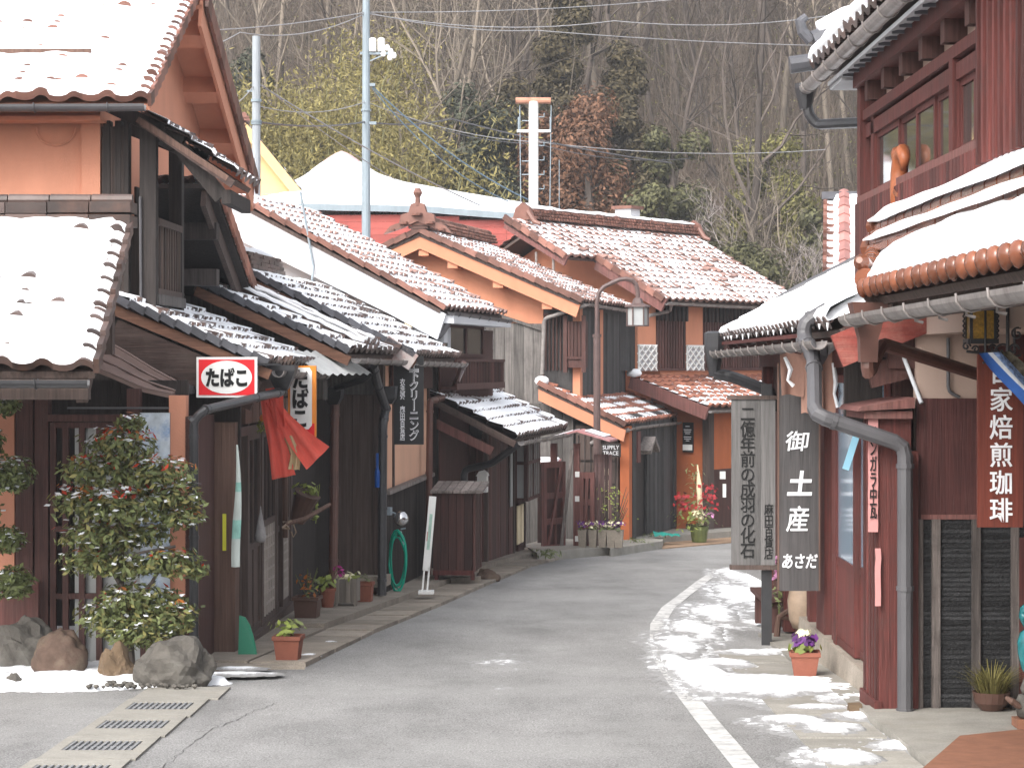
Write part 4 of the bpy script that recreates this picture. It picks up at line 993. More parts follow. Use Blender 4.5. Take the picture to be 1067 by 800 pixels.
# ------------------------------------------------------------------ second house, with the dark door
q = P(343, 620, 23.7)
h = Fr('narrow_house', q.x, q.y, 8.0, 'narrow dark timber house with a plank door, between tobacco shop and peach wall', 'house')
e = h.e; rng = random.Random(41)
A, B = h.ly(204, 293, -.25), h.ly(364, 366, -.25); Wp = 2.75
roof(e, B, (0, 1, 0), Wp, A - B, (A - B).length, tile_k, 'rows', 42, name='pent_roof', bm=wood_d)
mb = MB(); dd = V((0, 0, -.10)); mb.beam(A + dd, B + dd, .05, .10); mb.build('verge_board', wood_ba, e)
mb = MB(); k = 12
for i in range(k):
    p = A + (B - A) * (i / k) + V((0, -.03, 0)); mb.beam(p + V((0, 0, .03)), p + (B - A) / k * 1.03 + V((0, 0, .005)), .05, .065, (0, 0, 1), rng.uniform(-1, 1))
mb.build('verge_tiles', tile_s, e)
mb = MB()
for j in range(5):      # long round tiles of the far verge
    y = .55 + j * .17
    for i in range(10):
        p = A + (B - A) * (i / 10) + V((0, y + .25, .07 + .03 * (j % 2))); mb.tube([p, p + (B - A) / 10], [.055, .05], 7, True, rng.uniform(-1, 1))
vt = mb.build('round_verge_tiles', tile_k, e)
mb = MB()
for j in range(5):
    y = .50 + j * .17
    p = A + V((0, y + .25, .115 + .03 * (j % 2))); mb.tube([p + (B - A) * (i / 30) + V((0, .012 * N(i, j, 2, .7), -.006 + .020 * N(i, j, 0, .55))) for i in range(31)], [.024 + .014 * N(i * .6, j * 3) for i in range(31)], 6)
mb.build('snow', snow_m, vt, smooth=True)
mb = MB(); mb.prism([(A.x - .6, .1, B.z - .5), (B.x - .35, .1, B.z - .5), (B.x - .35, .1, B.z + .03), (A.x, .1, A.z - .14), (A.x - .6, .1, A.z - .14)], (0, .2, 0)); mb.build('gable_boarding', wood_g, e)
gutter(e, B + V((.07, .0, -.07)), B + V((.07, Wp - .15, -.09)), .055, gutter_m)
yD = 2.35; zf = h.ly(365, 600, yD).z
mb = MB(); mb.box(-2.5, -.50, 0, yD + .1, -.2, B.z); mb.build('wall', wood_k, e)
mb = MB(); mb.box(-.55, h.ly(399, 500, yD + .06).x, yD + .06, yD + .14, -.2, B.z + .05); mb.build('end_wall', wood_d, e)
a_, b_ = h.ly(345, 500, yD).x, h.ly(389, 500, yD).x; zl = h.ly(365, 412, yD).z
mb = MB(); planks(mb, 'x', yD, a_, b_, zf, zl, .24, .05, rng); mb.build('plank_door', wood_d, e)
mb = MB(); h.fb(mb, 336, 390, 345, 605, yD - .04, .1); h.fb(mb, 389, 395, 396, 606, yD - .03, .1); mb.build('posts', wood_d, e)
mb = MB(); h.fb(mb, 343, 388, 391, 411, yD - .02, .06); mb.build('lintel_board', wood_g, e)
mb = MB(); h.fb(mb, 323, 428, 334, 606, yD - .5, .06); mb.build('red_board', wood_r, e)
mb = MB(); h.fb(mb, 336, 600, 400, 612, yD - .25, .4); mb.build('door_step', concrete, e)
mb = MB(); n = 26      # corrugated canopy
cA, cB = h.lx(331, 384, .25), h.lx(384, 388, .25)
for i in range(n):
    y0 = cA.y + (cB.y - cA.y) * i / n; y1 = cA.y + (cB.y - cA.y) * (i + 1) / n; z0 = .014 * math.sin(i * 1.6); z1 = .014 * math.sin((i + 1) * 1.6)
    mb.quad((-.05, y0, cA.z + .17 + z0), (.30, y0, cA.z - .06 + z0), (.30, y1, cA.z - .06 + z1), (-.05, y1, cA.z + .17 + z1))
mb.build('corrugated_canopy', corr_m, e, fix=False)
pipe(e, [h.ly(349, 420, 1.7), h.ly(347, 612, 1.7)], .05, pipe_b)
mb = MB(); p = h.ly(348, 412, 1.7); mb.lathe([(.05, -.10), (.09, -.02), (.10, .09)], p, 4, sq=True); mb.build('rain_hopper', pipe_k, e)
pipe(e, [h.ly(350, 404, 1.6), h.ly(383, 394, 1.4), h.ly(390, 380, 1.3)], .04, pipe_k)

# ------------------------------------------------------------------ third house: peach wall, ribbed black boards
q = G(399, 625)
h = Fr('laundry_house', q.x, q.y, 4.6, 'low house with peach plaster over ribbed black boards and a snow-streaked pent roof', 'house')
e = h.e; rng = random.Random(51)
A, B = h.ly(253, 281, -.3), h.ly(432, 370, -.3); Wp = 5.0
roof(e, B, (0, 1, 0), Wp, A - B, (A - B).length, tile_k, 'rows', 52, name='pent_roof', bm=wood_d, lvl=.004)
mb = MB(); k = 13
for i in range(k):
    p = A + (B - A) * (i / k) + V((0, -.03, 0)); mb.beam(p + V((0, 0, .03)), p + (B - A) / k * 1.03 + V((0, 0, .005)), .05, .065, (0, 0, 1), rng.uniform(-1, 1))
mb.build('verge_tiles', tile_s, e)
mb = MB(); dd = V((0, .02, -.10)); mb.beam(A + dd, B + dd, .05, .10); mb.build('verge_board', wood_ba, e)
mb = MB(); mb.beam(h.ly(400, 357, -.34), h.ly(431, 378, -.34), .03, .20); mb.build('barge_end', mat('worn_white_board', (0.52, 0.46, 0.44), 0.85, 0.2, (5, 5, 5), 0.2, 30, stain=0.8, sscale=6, stain_c=(0.34, 0.13, 0.11)), e)
ridge(e, A + V((-.1, .1, .02)), A + V((-.1, 2.2, .02)), 4, .4, .05, tile_k, True, 53, .05)
yE = 4.45; zc = h.lx(400, 513, 0).z; zt = B.z - .12
mb = MB(); mb.box(-3.5, -.0, 0, yE, zc, zt + .1); mb.prism([(A.x - 1, .02, zt), (-.1, .02, zt), (-.1, .02, zt + .1), (A.x, .02, A.z - .16), (A.x - 1, .02, A.z - .3)], (0, yE - .1, 0)); mb.build('wall', plaster_p, e)
mb = MB(); mb.box(-1.2, .03, -.02, yE, -.3, zc - .02)
n = 42
for i in range(n):
    y = yE * i / n; mb.box(.03, .05, y, y + .055, -.2, zc - .02, rng.uniform(-1, 1))
mb.build('ribbed_boards', wood_k, e)
mb = MB(); mb.box(-.02, .09, -.04, yE + .02, zc - .02, zc + .025); mb.build('coping', wood_w, e)
mb = MB(); mb.box(-.14, .02, -.06, .06, zc + .02, zt); mb.box(-.1, .02, .8, .9, zc + .02, zt); mb.box(-.1, .025, 4.3, yE + .01, zc, zt); mb.build('posts', wood_d, e)
mb = MB(); mb.box(.02, .05, 0.5, yE + .1, zt - .30, zt + .02); mb.build('eave_lattice', wood_rm, e)
gutter(e, B + V((.07, .05, -.07)), B + V((.07, Wp - .05, -.09)), .055, gutter_m)
pipe(e, [h.lx(389, 380, .16), h.lx(393, 398, .14), h.lx(402, 425, .12), h.lx(399, 442, .10), h.lx(398, 620, .10)], .05, pipe_k)
pipe(e, [B + V((.07, Wp - .2, -.1)), h.lx(470, 412, .14), h.lx(448, 418, .12), h.lx(446, 608, .12)], .045, pipe_b)
mb = MB(); c = h.lx(404, 408, .12); mb.lathe([(.05, -.14), (.09, -.08), (.1, .06)], c, 4, sq=True); mb.build('rain_hopper', pipe_k, e)
mb = MB(); p = h.lx(393, 487, .05); mb.box(p.x - .01, p.x + .015, p.y - .02, p.y + .02, p.z - .02, p.z + .16); mb.lathe([(.0, -.22), (.045, -.22), (.05, -.05), (.025, 0)], p, 8, sx=.6); mb.build('blue_brush', blue_pl, e)

# ------------------------------------------------------------------ white gabled house
q = P(456, 560, 31.4)
h = Fr('white_gabled_house', q.x, q.y, 12.0, 'white plastered house with a snow-dusted gable roof, behind the peach-walled house', 'house')
e = h.e; rng = random.Random(61)
A, B = h.ly(234, 199, -.4), h.ly(464, 321, -.4); Wp = 3.9
roof(e, B, (0, 1, 0), Wp, A - B, (A - B).length, tile_f, 'rows', 62, bm=wood_d, us=(0, .2, .4, .55, .68, .8, .9))
mb = MB(); k = 14
for i in range(k):
    p = A + (B - A) * (i / k) + V((0, -.03, 0)); mb.beam(p + V((0, 0, .03)), p + (B - A) / k * 1.03 + V((0, 0, .005)), .05, .07, (0, 0, 1), rng.uniform(-1, 1))
mb.build('verge_tiles', tile_r, e)
u_ = (A - B).normalized(); dz = V((0, 0, 1))
mb = MB(); mb.prism([A + V((0, .02, -.08)), B + V((0, .02, -.08)), B + V((-.12, .02, -.42)), B + u_ * .9 + V((0, .02, -.48)), A + V((0, .02, -.58))], (0, .06, 0)); mb.build('barge_board', plaster_w, e)
mb = MB()
for f in (.13, .52, .9):
    p = B.lerp(A, f) + V((0, .1, -.52)); mb.box(p.x - .14, p.x + .14, -.28, .1, p.z - .1, p.z + .16)
mb.build('purlin_ends', plaster_w, e)
mb = MB(); p = B.lerp(A, .17) + V((0, .0, -.50)); mb.box(p.x - .05, p.x + .05, -.34, -.3, p.z - .08, p.z + .12); mb.build('purlin_cap', cream_p, e)
mb = MB(); zc = h.ly(455, 362, 0).z; mb.prism([(A.x - 1, 0, zc), (-.0, 0, zc), (-.0, 0, B.z - .30), (A.x, 0, A.z - .35), (A.x - 1, 0, A.z - .8)], (0, 3.5, 0)); mb.build('wall', plaster_w, e)
mb = MB(); mb.box(A.x - 1, -.02, .02, 3.4, -.3, zc); mb.build('lower_wall', wood_k, e)
mb = MB(); h.fb(mb, 455, 326, 463, 357, -.06, .2); mb.box(-.03, .30, -.3, 3.4, B.z - .20, B.z - .1); mb.build('eave_plaster', plaster_w, e)
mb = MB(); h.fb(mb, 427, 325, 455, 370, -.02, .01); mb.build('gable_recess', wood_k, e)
mb = MB(); mb.box(.0, .02, .05, 3.4, .3, B.z - .25); mb.build('street_boarding', wood_rm, e)
z0, z1 = h.lx(470, 372, .05).z, h.lx(470, 338, .05).z
w_ = MB(); w_.box(.02, .05, .15, .22, z0, z1); w_.box(.02, .05, 1.5, 1.58, z0, z1); w_.box(.02, .05, 2.6, 2.68, z0, z1); w_.box(.02, .05, .22, 2.6, z1 - .04, z1); w_.box(.02, .055, .22, 2.6, z0, z0 + .05)
wo = w_.build('window', wood_rm, e); g = MB(); g.box(.02, .03, .22, 2.6, z0 + .05, z1 - .04); g.build('pane', glass_d, wo); g = MB(); g.box(.022, .036, .45, .62, z0 + .05, z1 - .04); g.build('curtain', curtain, wo)
zr0, zr1 = h.lx(490, 402, .25).z, h.lx(490, 374, .25).z
mb = MB(); mb.box(.21, .25, .1, 3.2, zr1 - .04, zr1); mb.box(.21, .25, .1, 3.2, zr0, zr0 + .04); slats(mb, 'y', .24, .15, 3.15, zr0, zr1, .1, .03, .02, rng); mb.box(.02, .25, .1, 3.2, zr0 - .05, zr0); mb.build('balcony_rail', wood_rm, e)
gutter(e, B + V((.07, .05, -.05)), B + V((.07, Wp - .1, -.09)), .055, pipe_g)
pipe(e, [B + V((.05, .2, -.1)), h.ly(458, 350, -.2), h.ly(424, 362, -.2)], .05, pipe_g, bands=False)
an = MB(); p0 = h.ly(325, 292, -.5); p1 = h.ly(313, 200, -.5); an.tube([p0, p0 + V((-.01, .1, .2)), p1], .016, 6); an.tube([p0 + V((0, .1, 0)), p0, p0 + V((.01, 0, -.2))], .012, 5)
for z, s in ((-.02, .5), (-.14, .3)): an.tube([p1 + V((-s, 0, z)), p1 + V((s * .3, 0, z))], .007, 5)
an.build('antenna_mast', galv, e)

# ------------------------------------------------------------------ red-brown lean-to house
q = G(506, 592)
h = Fr('lean_to_house', q.x, q.y, 8.5, 'red-brown boarded low house with a bay window and a thick snowy lean-to roof', 'house')
e = h.e; rng = random.Random(71)
yN = -1.9
B = h.ly(538, 456, yN); A = h.ly(450, 431, yN); C = h.ly(481, 408, 0)
Wp = h.lx(590, 440, B.x).y - yN; Wp = min(max(Wp, 5.0), 7.5)
up = V((A.x - B.x, 0, A.z - B.z)); L = 2.05; up = V((-math.cos(R(27)), 0, math.sin(R(27))))
roof(e, B, (0, 1, 0), Wp, up, L, tile_k, 'rows', 72, bm=wood_d, lvl=.008)
top = B + up * L
mb = MB(); mb.beam(top + V((0, .03, -.09)), B + V((-.02, .03, -.09)), .05, .09); mb.beam(top + V((0, Wp, -.02)), B + V((0, Wp, -.02)), .05, .10); mb.build('verge_board', wood_da, e)
gutter(e, B + V((.06, .05, -.06)), B + V((.06, Wp - .05, -.10)), .05, gutter_m)
mb = MB(); mb.beam(h.ly(452, 440, yN + .15), h.ly(513, 470, yN + .15), .05, .12); mb.build('canopy_board', wood_rf, e)
yE = Wp + yN - .3; zt = B.z + .02
mb = MB(); mb.box(-2.4, -.06, 0, yE, -.4, zt + .1); mb.box(-2.4, -.3, .05, yE, zt, top.z - .1); mb.build('wall', wood_k, e)
mb = MB(); planks(mb, 'y', .0, 0, 2.6, -.05, zt - .05, .2, .06, rng); planks(mb, 'y', .0, 3.9, yE, -.05, zt - .05, .2, .06, rng); mb.build('street_boarding', wood_rm, e)
mb = MB(); planks(mb, 'x', -.05, -.95, -.02, -.2, zt - .1, .12, .05, rng); mb.build('end_boarding', wood_rm, e)
mb = MB(); mb.box(-.05, .03, 2.62, 2.72, 0, zt); mb.box(-.05, .03, 0, .08, 0, zt); mb.box(-.05, .03, 3.8, 3.9, 0, zt); mb.box(-.05, .02, 0, yE, -.25, -.04); mb.build('posts', wood_d, e)
d0 = h.lx(541, 500, .03)
mb = MB(); mb.box(.02, .035, 2.2, 2.42, .75, zt - .15); mb.build('glass_strip', glass_w, e)
zb0, zb1 = h.lx(548, 523, .22).z, zt - .02      # bay window
bw = MB(); y0, y1 = 2.75, 4.2; 
for y in (y0, (y0 + y1) / 2 - .03, y1 - .06): bw.box(.16, .22, y, y + .06, zb0, zb1)
for x in (.0, .16): bw.box(x, x + .05, y0 - .01, y0 + .05, zb0, zb1)
for z in (zb0, (zb0 + zb1) / 2, zb1 - .06): bw.box(.0, .226, y0 - .012, y1, z, z + .05)
wo = bw.build('bay_window', wood_rm, e)
g = MB(); g.box(.17, .2, y0 + .06, y1 - .06, zb0 + .05, zb1 - .06); g.box(.05, .16, y0 + .015, y0 + .03, zb0 + .05, zb1 - .06); g.build('pane', glass_w, wo)
mb = MB()
for k in range(7): y = y0 + .12 + k * .2; mb.box(.205, .222, y, y + .025, zb0, zb1)
mb.build('window_bars', wood_w, wo)
mb = MB(); mb.box(.03, .05, 2.85, 3.15, .12, zb0 - .08); mb.box(.03, .05, 3.25, 3.5, .12, zb0 - .08); mb.build('cream_panel', cream_p, e)
pipe(e, [B + V((.0, .1, -.1)), h.ly(512, 483, yN + .5), h.ly(484, 489, yN + .6), h.ly(483, 520, yN + .6)], .05, pipe_k, bands=False)
mb = MB(); p = h.ly(471, 480, -.08); mb.lathe([(.0, -.05), (.06, -.03), (.06, .03), (.03, .08)], p, 10); mb.build('electric_meter', glass_w, e)
mb = MB(); h.fb(mb, 455, 452, 490, 474, -.12, .05); mb.build('board', wood_rm, e)
# ================================================================== FAR END OF THE STREET
USF = (0, .25, .5, .65, .8, .92)
# ------------------------------------------------------------------ orange gabled house
q = P(603, 540, 40.4)
h = Fr('orange_gabled_house', q.x, q.y, 13.0, 'orange plastered gable house over grey boards, with an ornamental ridge end', 'house')
e = h.e; rng = random.Random(81)
A, B, Cc = h.ly(437, 240, -.5), h.ly(607, 313, -.5), h.ly(393, 260, -.5); Wp = 5.2
up = A - B; L = up.length
roof(e, B, (0, 1, 0), Wp, up, L, tile_f, 'rows', 82, bm=wood_d, us=USF, lvl=-.002)
upl = V((-(up.x), 0, up.z)); Cc = A - upl.normalized() * 2.2
roof(e, Cc, (0, 1, 0), Wp, -V((-up.x, 0, -up.z)) if False else V((-up.x, 0, up.z)), 2.2, tile_r, 'rows', 83, bm=wood_d, us=USF)
ridge(e, A + V((0, -.08, .02)), A + V((0, Wp, .02)), 3, .34, .06, tile_r, False, 84, .07, True)
mb = MB()
for S, E_, n in ((A, B, 14), (A, Cc, 9)):
    for i in range(n):
        p = S + (E_ - S) * (i / n) + V((0, -.03, 0)); mb.beam(p + V((0, 0, .02)), p + (E_ - S) / n * 1.03, .06, .10, (0, 0, 1), rng.uniform(-1, 1))
mb.build('verge_tiles', tile_r, e)
mb = MB(); dz = V((0, .02, -.07)); th = V((0, 0, -.24))
mb.prism([A + dz, B + dz + V((-.05, 0, 0)), B + dz + th + V((-.12, 0, .02)), A + dz + th * 1.05, Cc + dz + th + V((.1, 0, 0)), Cc + dz], (0, .06, 0)); mb.build('barge_board', plaster_g, e)
mb = MB()
for S, f in ((B, .0), (B, .22), (B, .52), (B, .80), (Cc, .35)):
    if S is A: continue
    p = A.lerp(S, {0.0: .02}.get(f, 1 - f) if S is B else f) + V((0, .08, -.33)); mb.box(p.x - .09, p.x + .09, -.44, .05, p.z - .09, p.z + .1)
mb.build('purlin_ends', plaster_g, e)
zg = h.ly(540, 336, 0).z
zr0 = h.ly(505, 325, 0).z; zr1 = h.ly(566, 343, 0).z; xr = h.ly(566, 343, 0).x
mb = MB(); mb.prism([(-4.6, 0, 1.0), (xr, 0, 1.0), (xr, 0, B.lerp(A, (B.x - xr) / (B.x - A.x)).z - .2), (A.x, 0, A.z - .2), (-4.6, 0, A.z - 1.1)], (0, 4.6, 0)); mb.build('gable_wall', plaster_g, e)
mb = MB(); planks(mb, 'x', -.05, h.ly(496, 330, -.05).x, xr, -.3, zr1 + .12, .17, .05, rng, slope=-.02)
mb.beam(h.ly(500, 322, -.06), h.ly(567, 344, -.06), .08, .05); mb.build('gable_boarding', wood_g, e)
mb = MB(); mb.box(xr, -.0, .02, 4.6, -.3, B.z - .05); mb.build('side_wall', wood_c, e)
zw0, zw1 = h.ly(580, 383, -.1).z, h.ly(580, 329, -.1).z
mb = MB(); x0, x1 = h.ly(569, 350, .0).x, h.ly(588, 350, .0).x; slats(mb, 'x', -.02, x0, x1, zw0 - .05, zw1, .07, .03, .03, rng); mb.box(x0 - .05, x1, -.02, .03, zw1, zw1 + .05); mb.build('window_lattice', wood_rm, e)
mb = MB(); bx0, bx1 = h.ly(588, 350, -.25).x, h.ly(609, 350, -.25).x; zb = h.ly(600, 388, -.25).z
mb.box(bx0, bx1, -.22, .05, zw0, zw1 - .1); mb.box(bx0 - .02, bx0 + .05, -.26, -.2, zb, zw1); mb.box(bx1 - .05, bx1 + .02, -.26, -.2, zb, zw1); mb.box(bx0, bx1, -.25, -.2, zw0 + .15, zw0 + .19)
slats(mb, 'x', -.245, bx0 + .08, bx1 - .08, zw0 + .2, zw1 - .1, .07, .025, .02, rng); mb.build('oriel_window', wood_rm, e)
mb = MB(); mb.box(-.10, .03, -.03, .2, .9, B.z - .1); mb.box(-.10, .02, 1.9, 2.2, .9, B.z - .1); mb.build('orange_posts', plaster_g, e)
mb = MB(); planks(mb, 'y', .01, .25, 4.6, .5, B.z - .15, .22, .05, rng); mb.build('street_boarding', wood_c, e)
gutter(e, B + V((.06, .05, -.05)), B + V((.06, Wp - .05, -.08)), .05, gutter_m)
pipe(e, [B + V((.05, .1, -.08)), h.ly(567, 332, -.3), h.ly(565, 390, -.3)], .035, gutter_m, bands=False)
# ornamental ridge end
mb = MB(); p = A + V((0, -.14, .05))
mb.prism([p + V((x, 0, z)) for x, z in ((-.62, -.12), (-.5, .02), (-.33, .08), (-.3, .22), (-.16, .26), (-.12, .40), (0, .44), (.12, .40), (.16, .26), (.3, .22), (.33, .08), (.5, .02), (.62, -.12), (.3, -.02), (0, .1), (-.3, -.02))], (0, .10, 0))
for x, z, r_ in ((0, .22, .10), (-.24, .07, .08), (.24, .07, .08), (-.45, -.05, .06), (.45, -.05, .06)): mb.lathe([(0, -.03), (r_, -.02), (r_, .02), (0, .03)], p + V((x, -.03, z)), 8)
mb.tube([p + V((0, .03, .38)), p + V((0, .03, .52)), p + V((0, .03, .60)), p + V((0, .03, .68))], [.05, .045, .085, .05], 8)
mb.build('ridge_end_tile', tile_r, e)
# lower pent roof
yP = -.55
B2 = h.ly(652, 442, yP); A2 = h.ly(561, 399, yP); W2 = 5.8
roof(e, B2, (0, 1, 0), W2, A2 - B2, (A2 - B2).length, tile_o, 'thin', 85, name='pent_roof', bm=wood_d, us=USF, lvl=.004)
mb = MB(); dz = V((0, .0, -.10)); mb.prism([A2 + dz, B2 + dz, B2 + dz + V((-.04, 0, -.2)), A2 + dz + V((0, 0, -.2))], (0, .05, 0)); mb.build('pent_barge_board', plaster_g, e)
mb = MB()
for i in range(9):
    p = A2 + (B2 - A2) * (i / 9) + V((0, -.02, 0)); mb.beam(p + V((0, 0, .02)), p + (B2 - A2) / 9 * 1.03, .06, .09, (0, 0, 1), rng.uniform(-1, 1))
mb.build('verge_tiles', tile_r, e)
mb = MB(); p = A2 + V((.05, .05, .03)); mb.lathe([(0, -.08), (.08, -.05), (.10, .0), (.09, .05), (.05, .085), (0, .09)], p, 12, sx=1.3); mb.build('pent_ridge_cap', snow_m, e, smooth=True)
xF = B2.x - .07
mb = MB(); planks(mb, 'x', -.3, h.ly(540, 450, -.3).x, xF - .9, -.2, B2.z + .35, .18, .06, rng); mb.build('lower_boarding', wood_g, e)
mb = MB(); mb.box(A2.x, xF - .02, -.2, 5.0, -.2, B2.z + .03); mb.prism([(A2.x, -.15, B2.z), (xF, -.15, B2.z), (xF, -.15, B2.z + .1), (A2.x, -.15, A2.z - .15)], (0, 5, 0)); mb.build('lower_wall', wood_c, e)
mb = MB(); mb.box(xF - .85, xF - .1, -.33, -.22, -.1, B2.z - .03); dr = mb.build('shop_door', wood_d, e)
mb = MB(); slats(mb, 'x', -.345, xF - .8, xF - .15, .1, B2.z - .2, .1, .02, .015, rng, rails=(.6, 1.1, 1.5)); mb.build('glazing_bars', wood_k, dr)
mb = MB(); h.fb(mb, 628, 488, 636, 540, -.36, .01); mb.build('notice', cream_p, e)
mb = MB(); mb.box(xF - .06, xF + .10, -.38, -.1, 0, B2.z - .04); mb.build('orange_pillar', plaster_d, e)
mb = MB(); mb.box(xF + .03, xF + .115, -.08, .25, 0, B2.z); mb.box(xF + .0, xF + .1, 4.7, 4.9, 0, B2.z); planks(mb, 'y', xF + .06, 1.7, 4.7, 0, B2.z, .3, .05, rng); mb.box(xF - .05, xF + .05, .25, 1.7, 1.55, B2.z); mb.build('street_front', wood_c, e)
mb = MB(); mb.box(xF - .08, xF - .0, .25, 1.7, 0, 1.55); mb.build('doorway', wood_k, e)
mb = MB(); mb.box(xF + .1, xF + .13, .35, .62, 1.45, 2.0); mb.build('hanging_board', wood_rf, e)
mb = MB(); p = V((xF + .08, 1.2, 1.75)); mb.prism([p + V((0, -.5, -.1)), p + V((0, 0, .14)), p + V((0, .5, -.1)), p + V((0, .45, -.16)), p + V((0, 0, .06)), p + V((0, -.45, -.16))], (.22, 0, 0)); mb.build('porch_gable', wood_w, e)
gutter(e, B2 + V((.06, .05, -.06)), B2 + V((.06, W2 - .05, -.09)), .05, gutter_m)
pipe(e, [B2 + V((.05, .1, -.1)), h.ly(632, 452, yP + .1), h.ly(616, 462, yP + .2)], .035, gutter_m, bands=False)
mb = MB(); mb.lathe([(0, -.03), (.16, -.02), (.16, .02), (0, .03)], h.ly(613, 434, -.35), 14); mb.build('round_plaque', wood_rf, e)
pl = bpy.data.objects[e.children[-1].name]
for v_ in pl.data.vertices: pass

# ------------------------------------------------------------------ last house: long tiled roof
q = P(688, 548, 45.6)
h = Fr('corner_shop_house', q.x, q.y, 34.0, 'house closing the street, with a long red tiled roof, orange columns and white lattice feet', 'house')
e = h.e; rng = random.Random(91)
yV = -.7
B = h.ly(692, 312, yV); Wp = 6.3
A = V((B.x - 2.95, yV, B.z + 1.62)); up = A - B
roof(e, B, (0, 1, 0), Wp, up, up.length, tile_f, 'rows', 92, bm=wood_d, us=USF, lvl=-.009)
roof(e, A - V((up.x, 0, -up.z)).normalized() * 0 + V((-2.95, 0, -1.62)), (0, 1, 0), Wp, (2.95, 0, 1.62), up.length, tile_r, 'rows', 93, bm=wood_d, us=(0, .5, .75))
# the same roof reaches further out near the ridge
s = .48; E1 = A - up.normalized() * (-0) ; E1 = A + (B - A) * s + V((0, -1.15, 0))
roof(e, E1, (0, 1, 0), 1.15, up, up.length * s, tile_f, 'rows', 94, name='upper_roof_end', bm=wood_d, us=USF, lvl=-.009)
mb = MB(); mb.beam(A + V((0, -1.12, -.10)), E1 + V((0, .03, -.10)), .06, .2); mb.beam(E1 + V((0, 1.15, -.1)), B + V((0, .02, -.12)), .07, .26); mb.build('barge_board', wood_rf, e)
mb = MB(); 
for S, E_, n in ((A + V((0, -1.15, 0)), E1, 7), (E1 + V((0, 1.15, 0)), B, 8)):
    for i in range(n):
        p = S + (E_ - S) * (i / n) + V((0, -.03, 0)); mb.beam(p + V((0, 0, .03)), p + (E_ - S) / n * 1.03, .07, .11, (0, 0, 1), rng.uniform(-1, 1))
mb.build('verge_tiles', tile_r, e)
mb = MB(); 
for x in (.35, .75): mb.tube([E1 + V((-x, .1, .1)), E1 + V((-x, .1, -.55))], .025, 6)
mb.build('hangers', wood_w, e)
ridge(e, A + V((0, -.5, .02)), A + V((0, Wp + .05, .02)), 3, .34, .065, tile_r, True, 95, .065, True)
mb = MB(); 
for y in (-.55, Wp + .05):
    p = A + V((0, y, .1)); mb.prism([p + V((-.24, 0, -.1)), p + V((-.16, 0, .14)), p + V((0, 0, .25)), p + V((.16, 0, .14)), p + V((.24, 0, -.1))], (0, .1, 0)); mb.tube([p + V((.14, 0, .06)), p + V((.30, 0, -.15)), p + V((.44, 0, -.2))], [.06, .055, .035], 7)
mb.build('ridge_end_tiles', tile_r, e)
mb = MB(); p = A + V((-.9, 5.0, .0)); mb.box(p.x - .2, p.x + .2, p.y - .2, p.y + .2, p.z - .6, p.z + .55); ch = mb.build('chimney', plaster_w, e)
mb = MB(); mb.box(p.x - .26, p.x + .26, p.y - .26, p.y + .26, p.z + .55, p.z + .62); mb.build('chimney_cap', tile_r, ch)
mb = MB(); mb.prism([(A.x - 2.6, 0, 1.5), (0, 0, 1.5), (0, 0, B.z - .15), (A.x, 0, A.z - .2), (A.x - 2.6, 0, B.z - .1)], (0, 5.2, 0)); mb.build('upper_wall', plaster_g, e)
zb = h.lx(720, 386, 0).z; zt = B.z - .1
def colspan(p0, p1): return h.lx(p0, 350, .02).y, h.lx(p1, 350, .02).y
mb = MB(); cl = []
for p0, p1 in ((663, 682), (713.5, 731)):
    a, b = colspan(p0, p1); cl.append((a, b)); mb.box(-.02, .05, a, b, zb, zt)
mb.build('orange_columns', plaster_g, e)
zl1 = h.lx(720, 360, .05).z
for a, b in cl:
    mb = MB(); mb.box(.05, .06, a, b, zb, zl1); f = mb.build('column_foot', plaster_n, e)
    mb = MB(); n = 3; wv = (b - a) / n
    for i in range(n):
        for j in range(3):
            y0, z0 = a + wv * i, zb + (zl1 - zb) * j / 3; hh = (zl1 - zb) / 3
            mb.beam((.066, y0, z0), (.066, y0 + wv, z0 + hh), .02, .05, (1, 0, 0)); mb.beam((.068, y0, z0 + hh), (.068, y0 + wv, z0), .02, .05, (1, 0, 0))
    for y in (a, b - .03): mb.box(.06, .08, y, y + .03, zb, zl1)
    mb.box(.06, .08, a, b, zl1 - .03, zl1 + .01); mb.build('white_lattice', white_p, f)
mb = MB(); planks(mb, 'y', .0, h.lx(636, 350, 0).y, cl[0][0] - .02, zb, zt, .2, .05, rng); mb.build('grey_boarding', wood_c, e)
for a, b in ((cl[0][1] + .02, cl[1][0] - .02), (cl[1][1] + .05, 5.6)):
    mb = MB(); mb.box(-.03, .03, a, b, zb, zt); mb.box(.03, .07, a, b, zb, zb + .05)
    f = mb.build('shutter_window', wood_rm, e); mb = MB(); slats(mb, 'y', .06, a + .04, b - .04, zb + .05, zt, .11, .05, .03, rng); mb.build('window_slats', wood_rm, f)
    mb = MB(); slats(mb, 'y', .10, a, b, zt - .30, zt, .16, .06, .04, rng); mb.build('rafter_ends', wood_k, f)
gutter(e, B + V((.06, .0, -.06)), B + V((.06, Wp - .05, -.08)), .05, gutter_m)
pipe(e, [B + V((.05, .2, -.08)), h.lx(698, 324, .1), h.lx(676, 329, .1)], .035, gutter_m, bands=False)
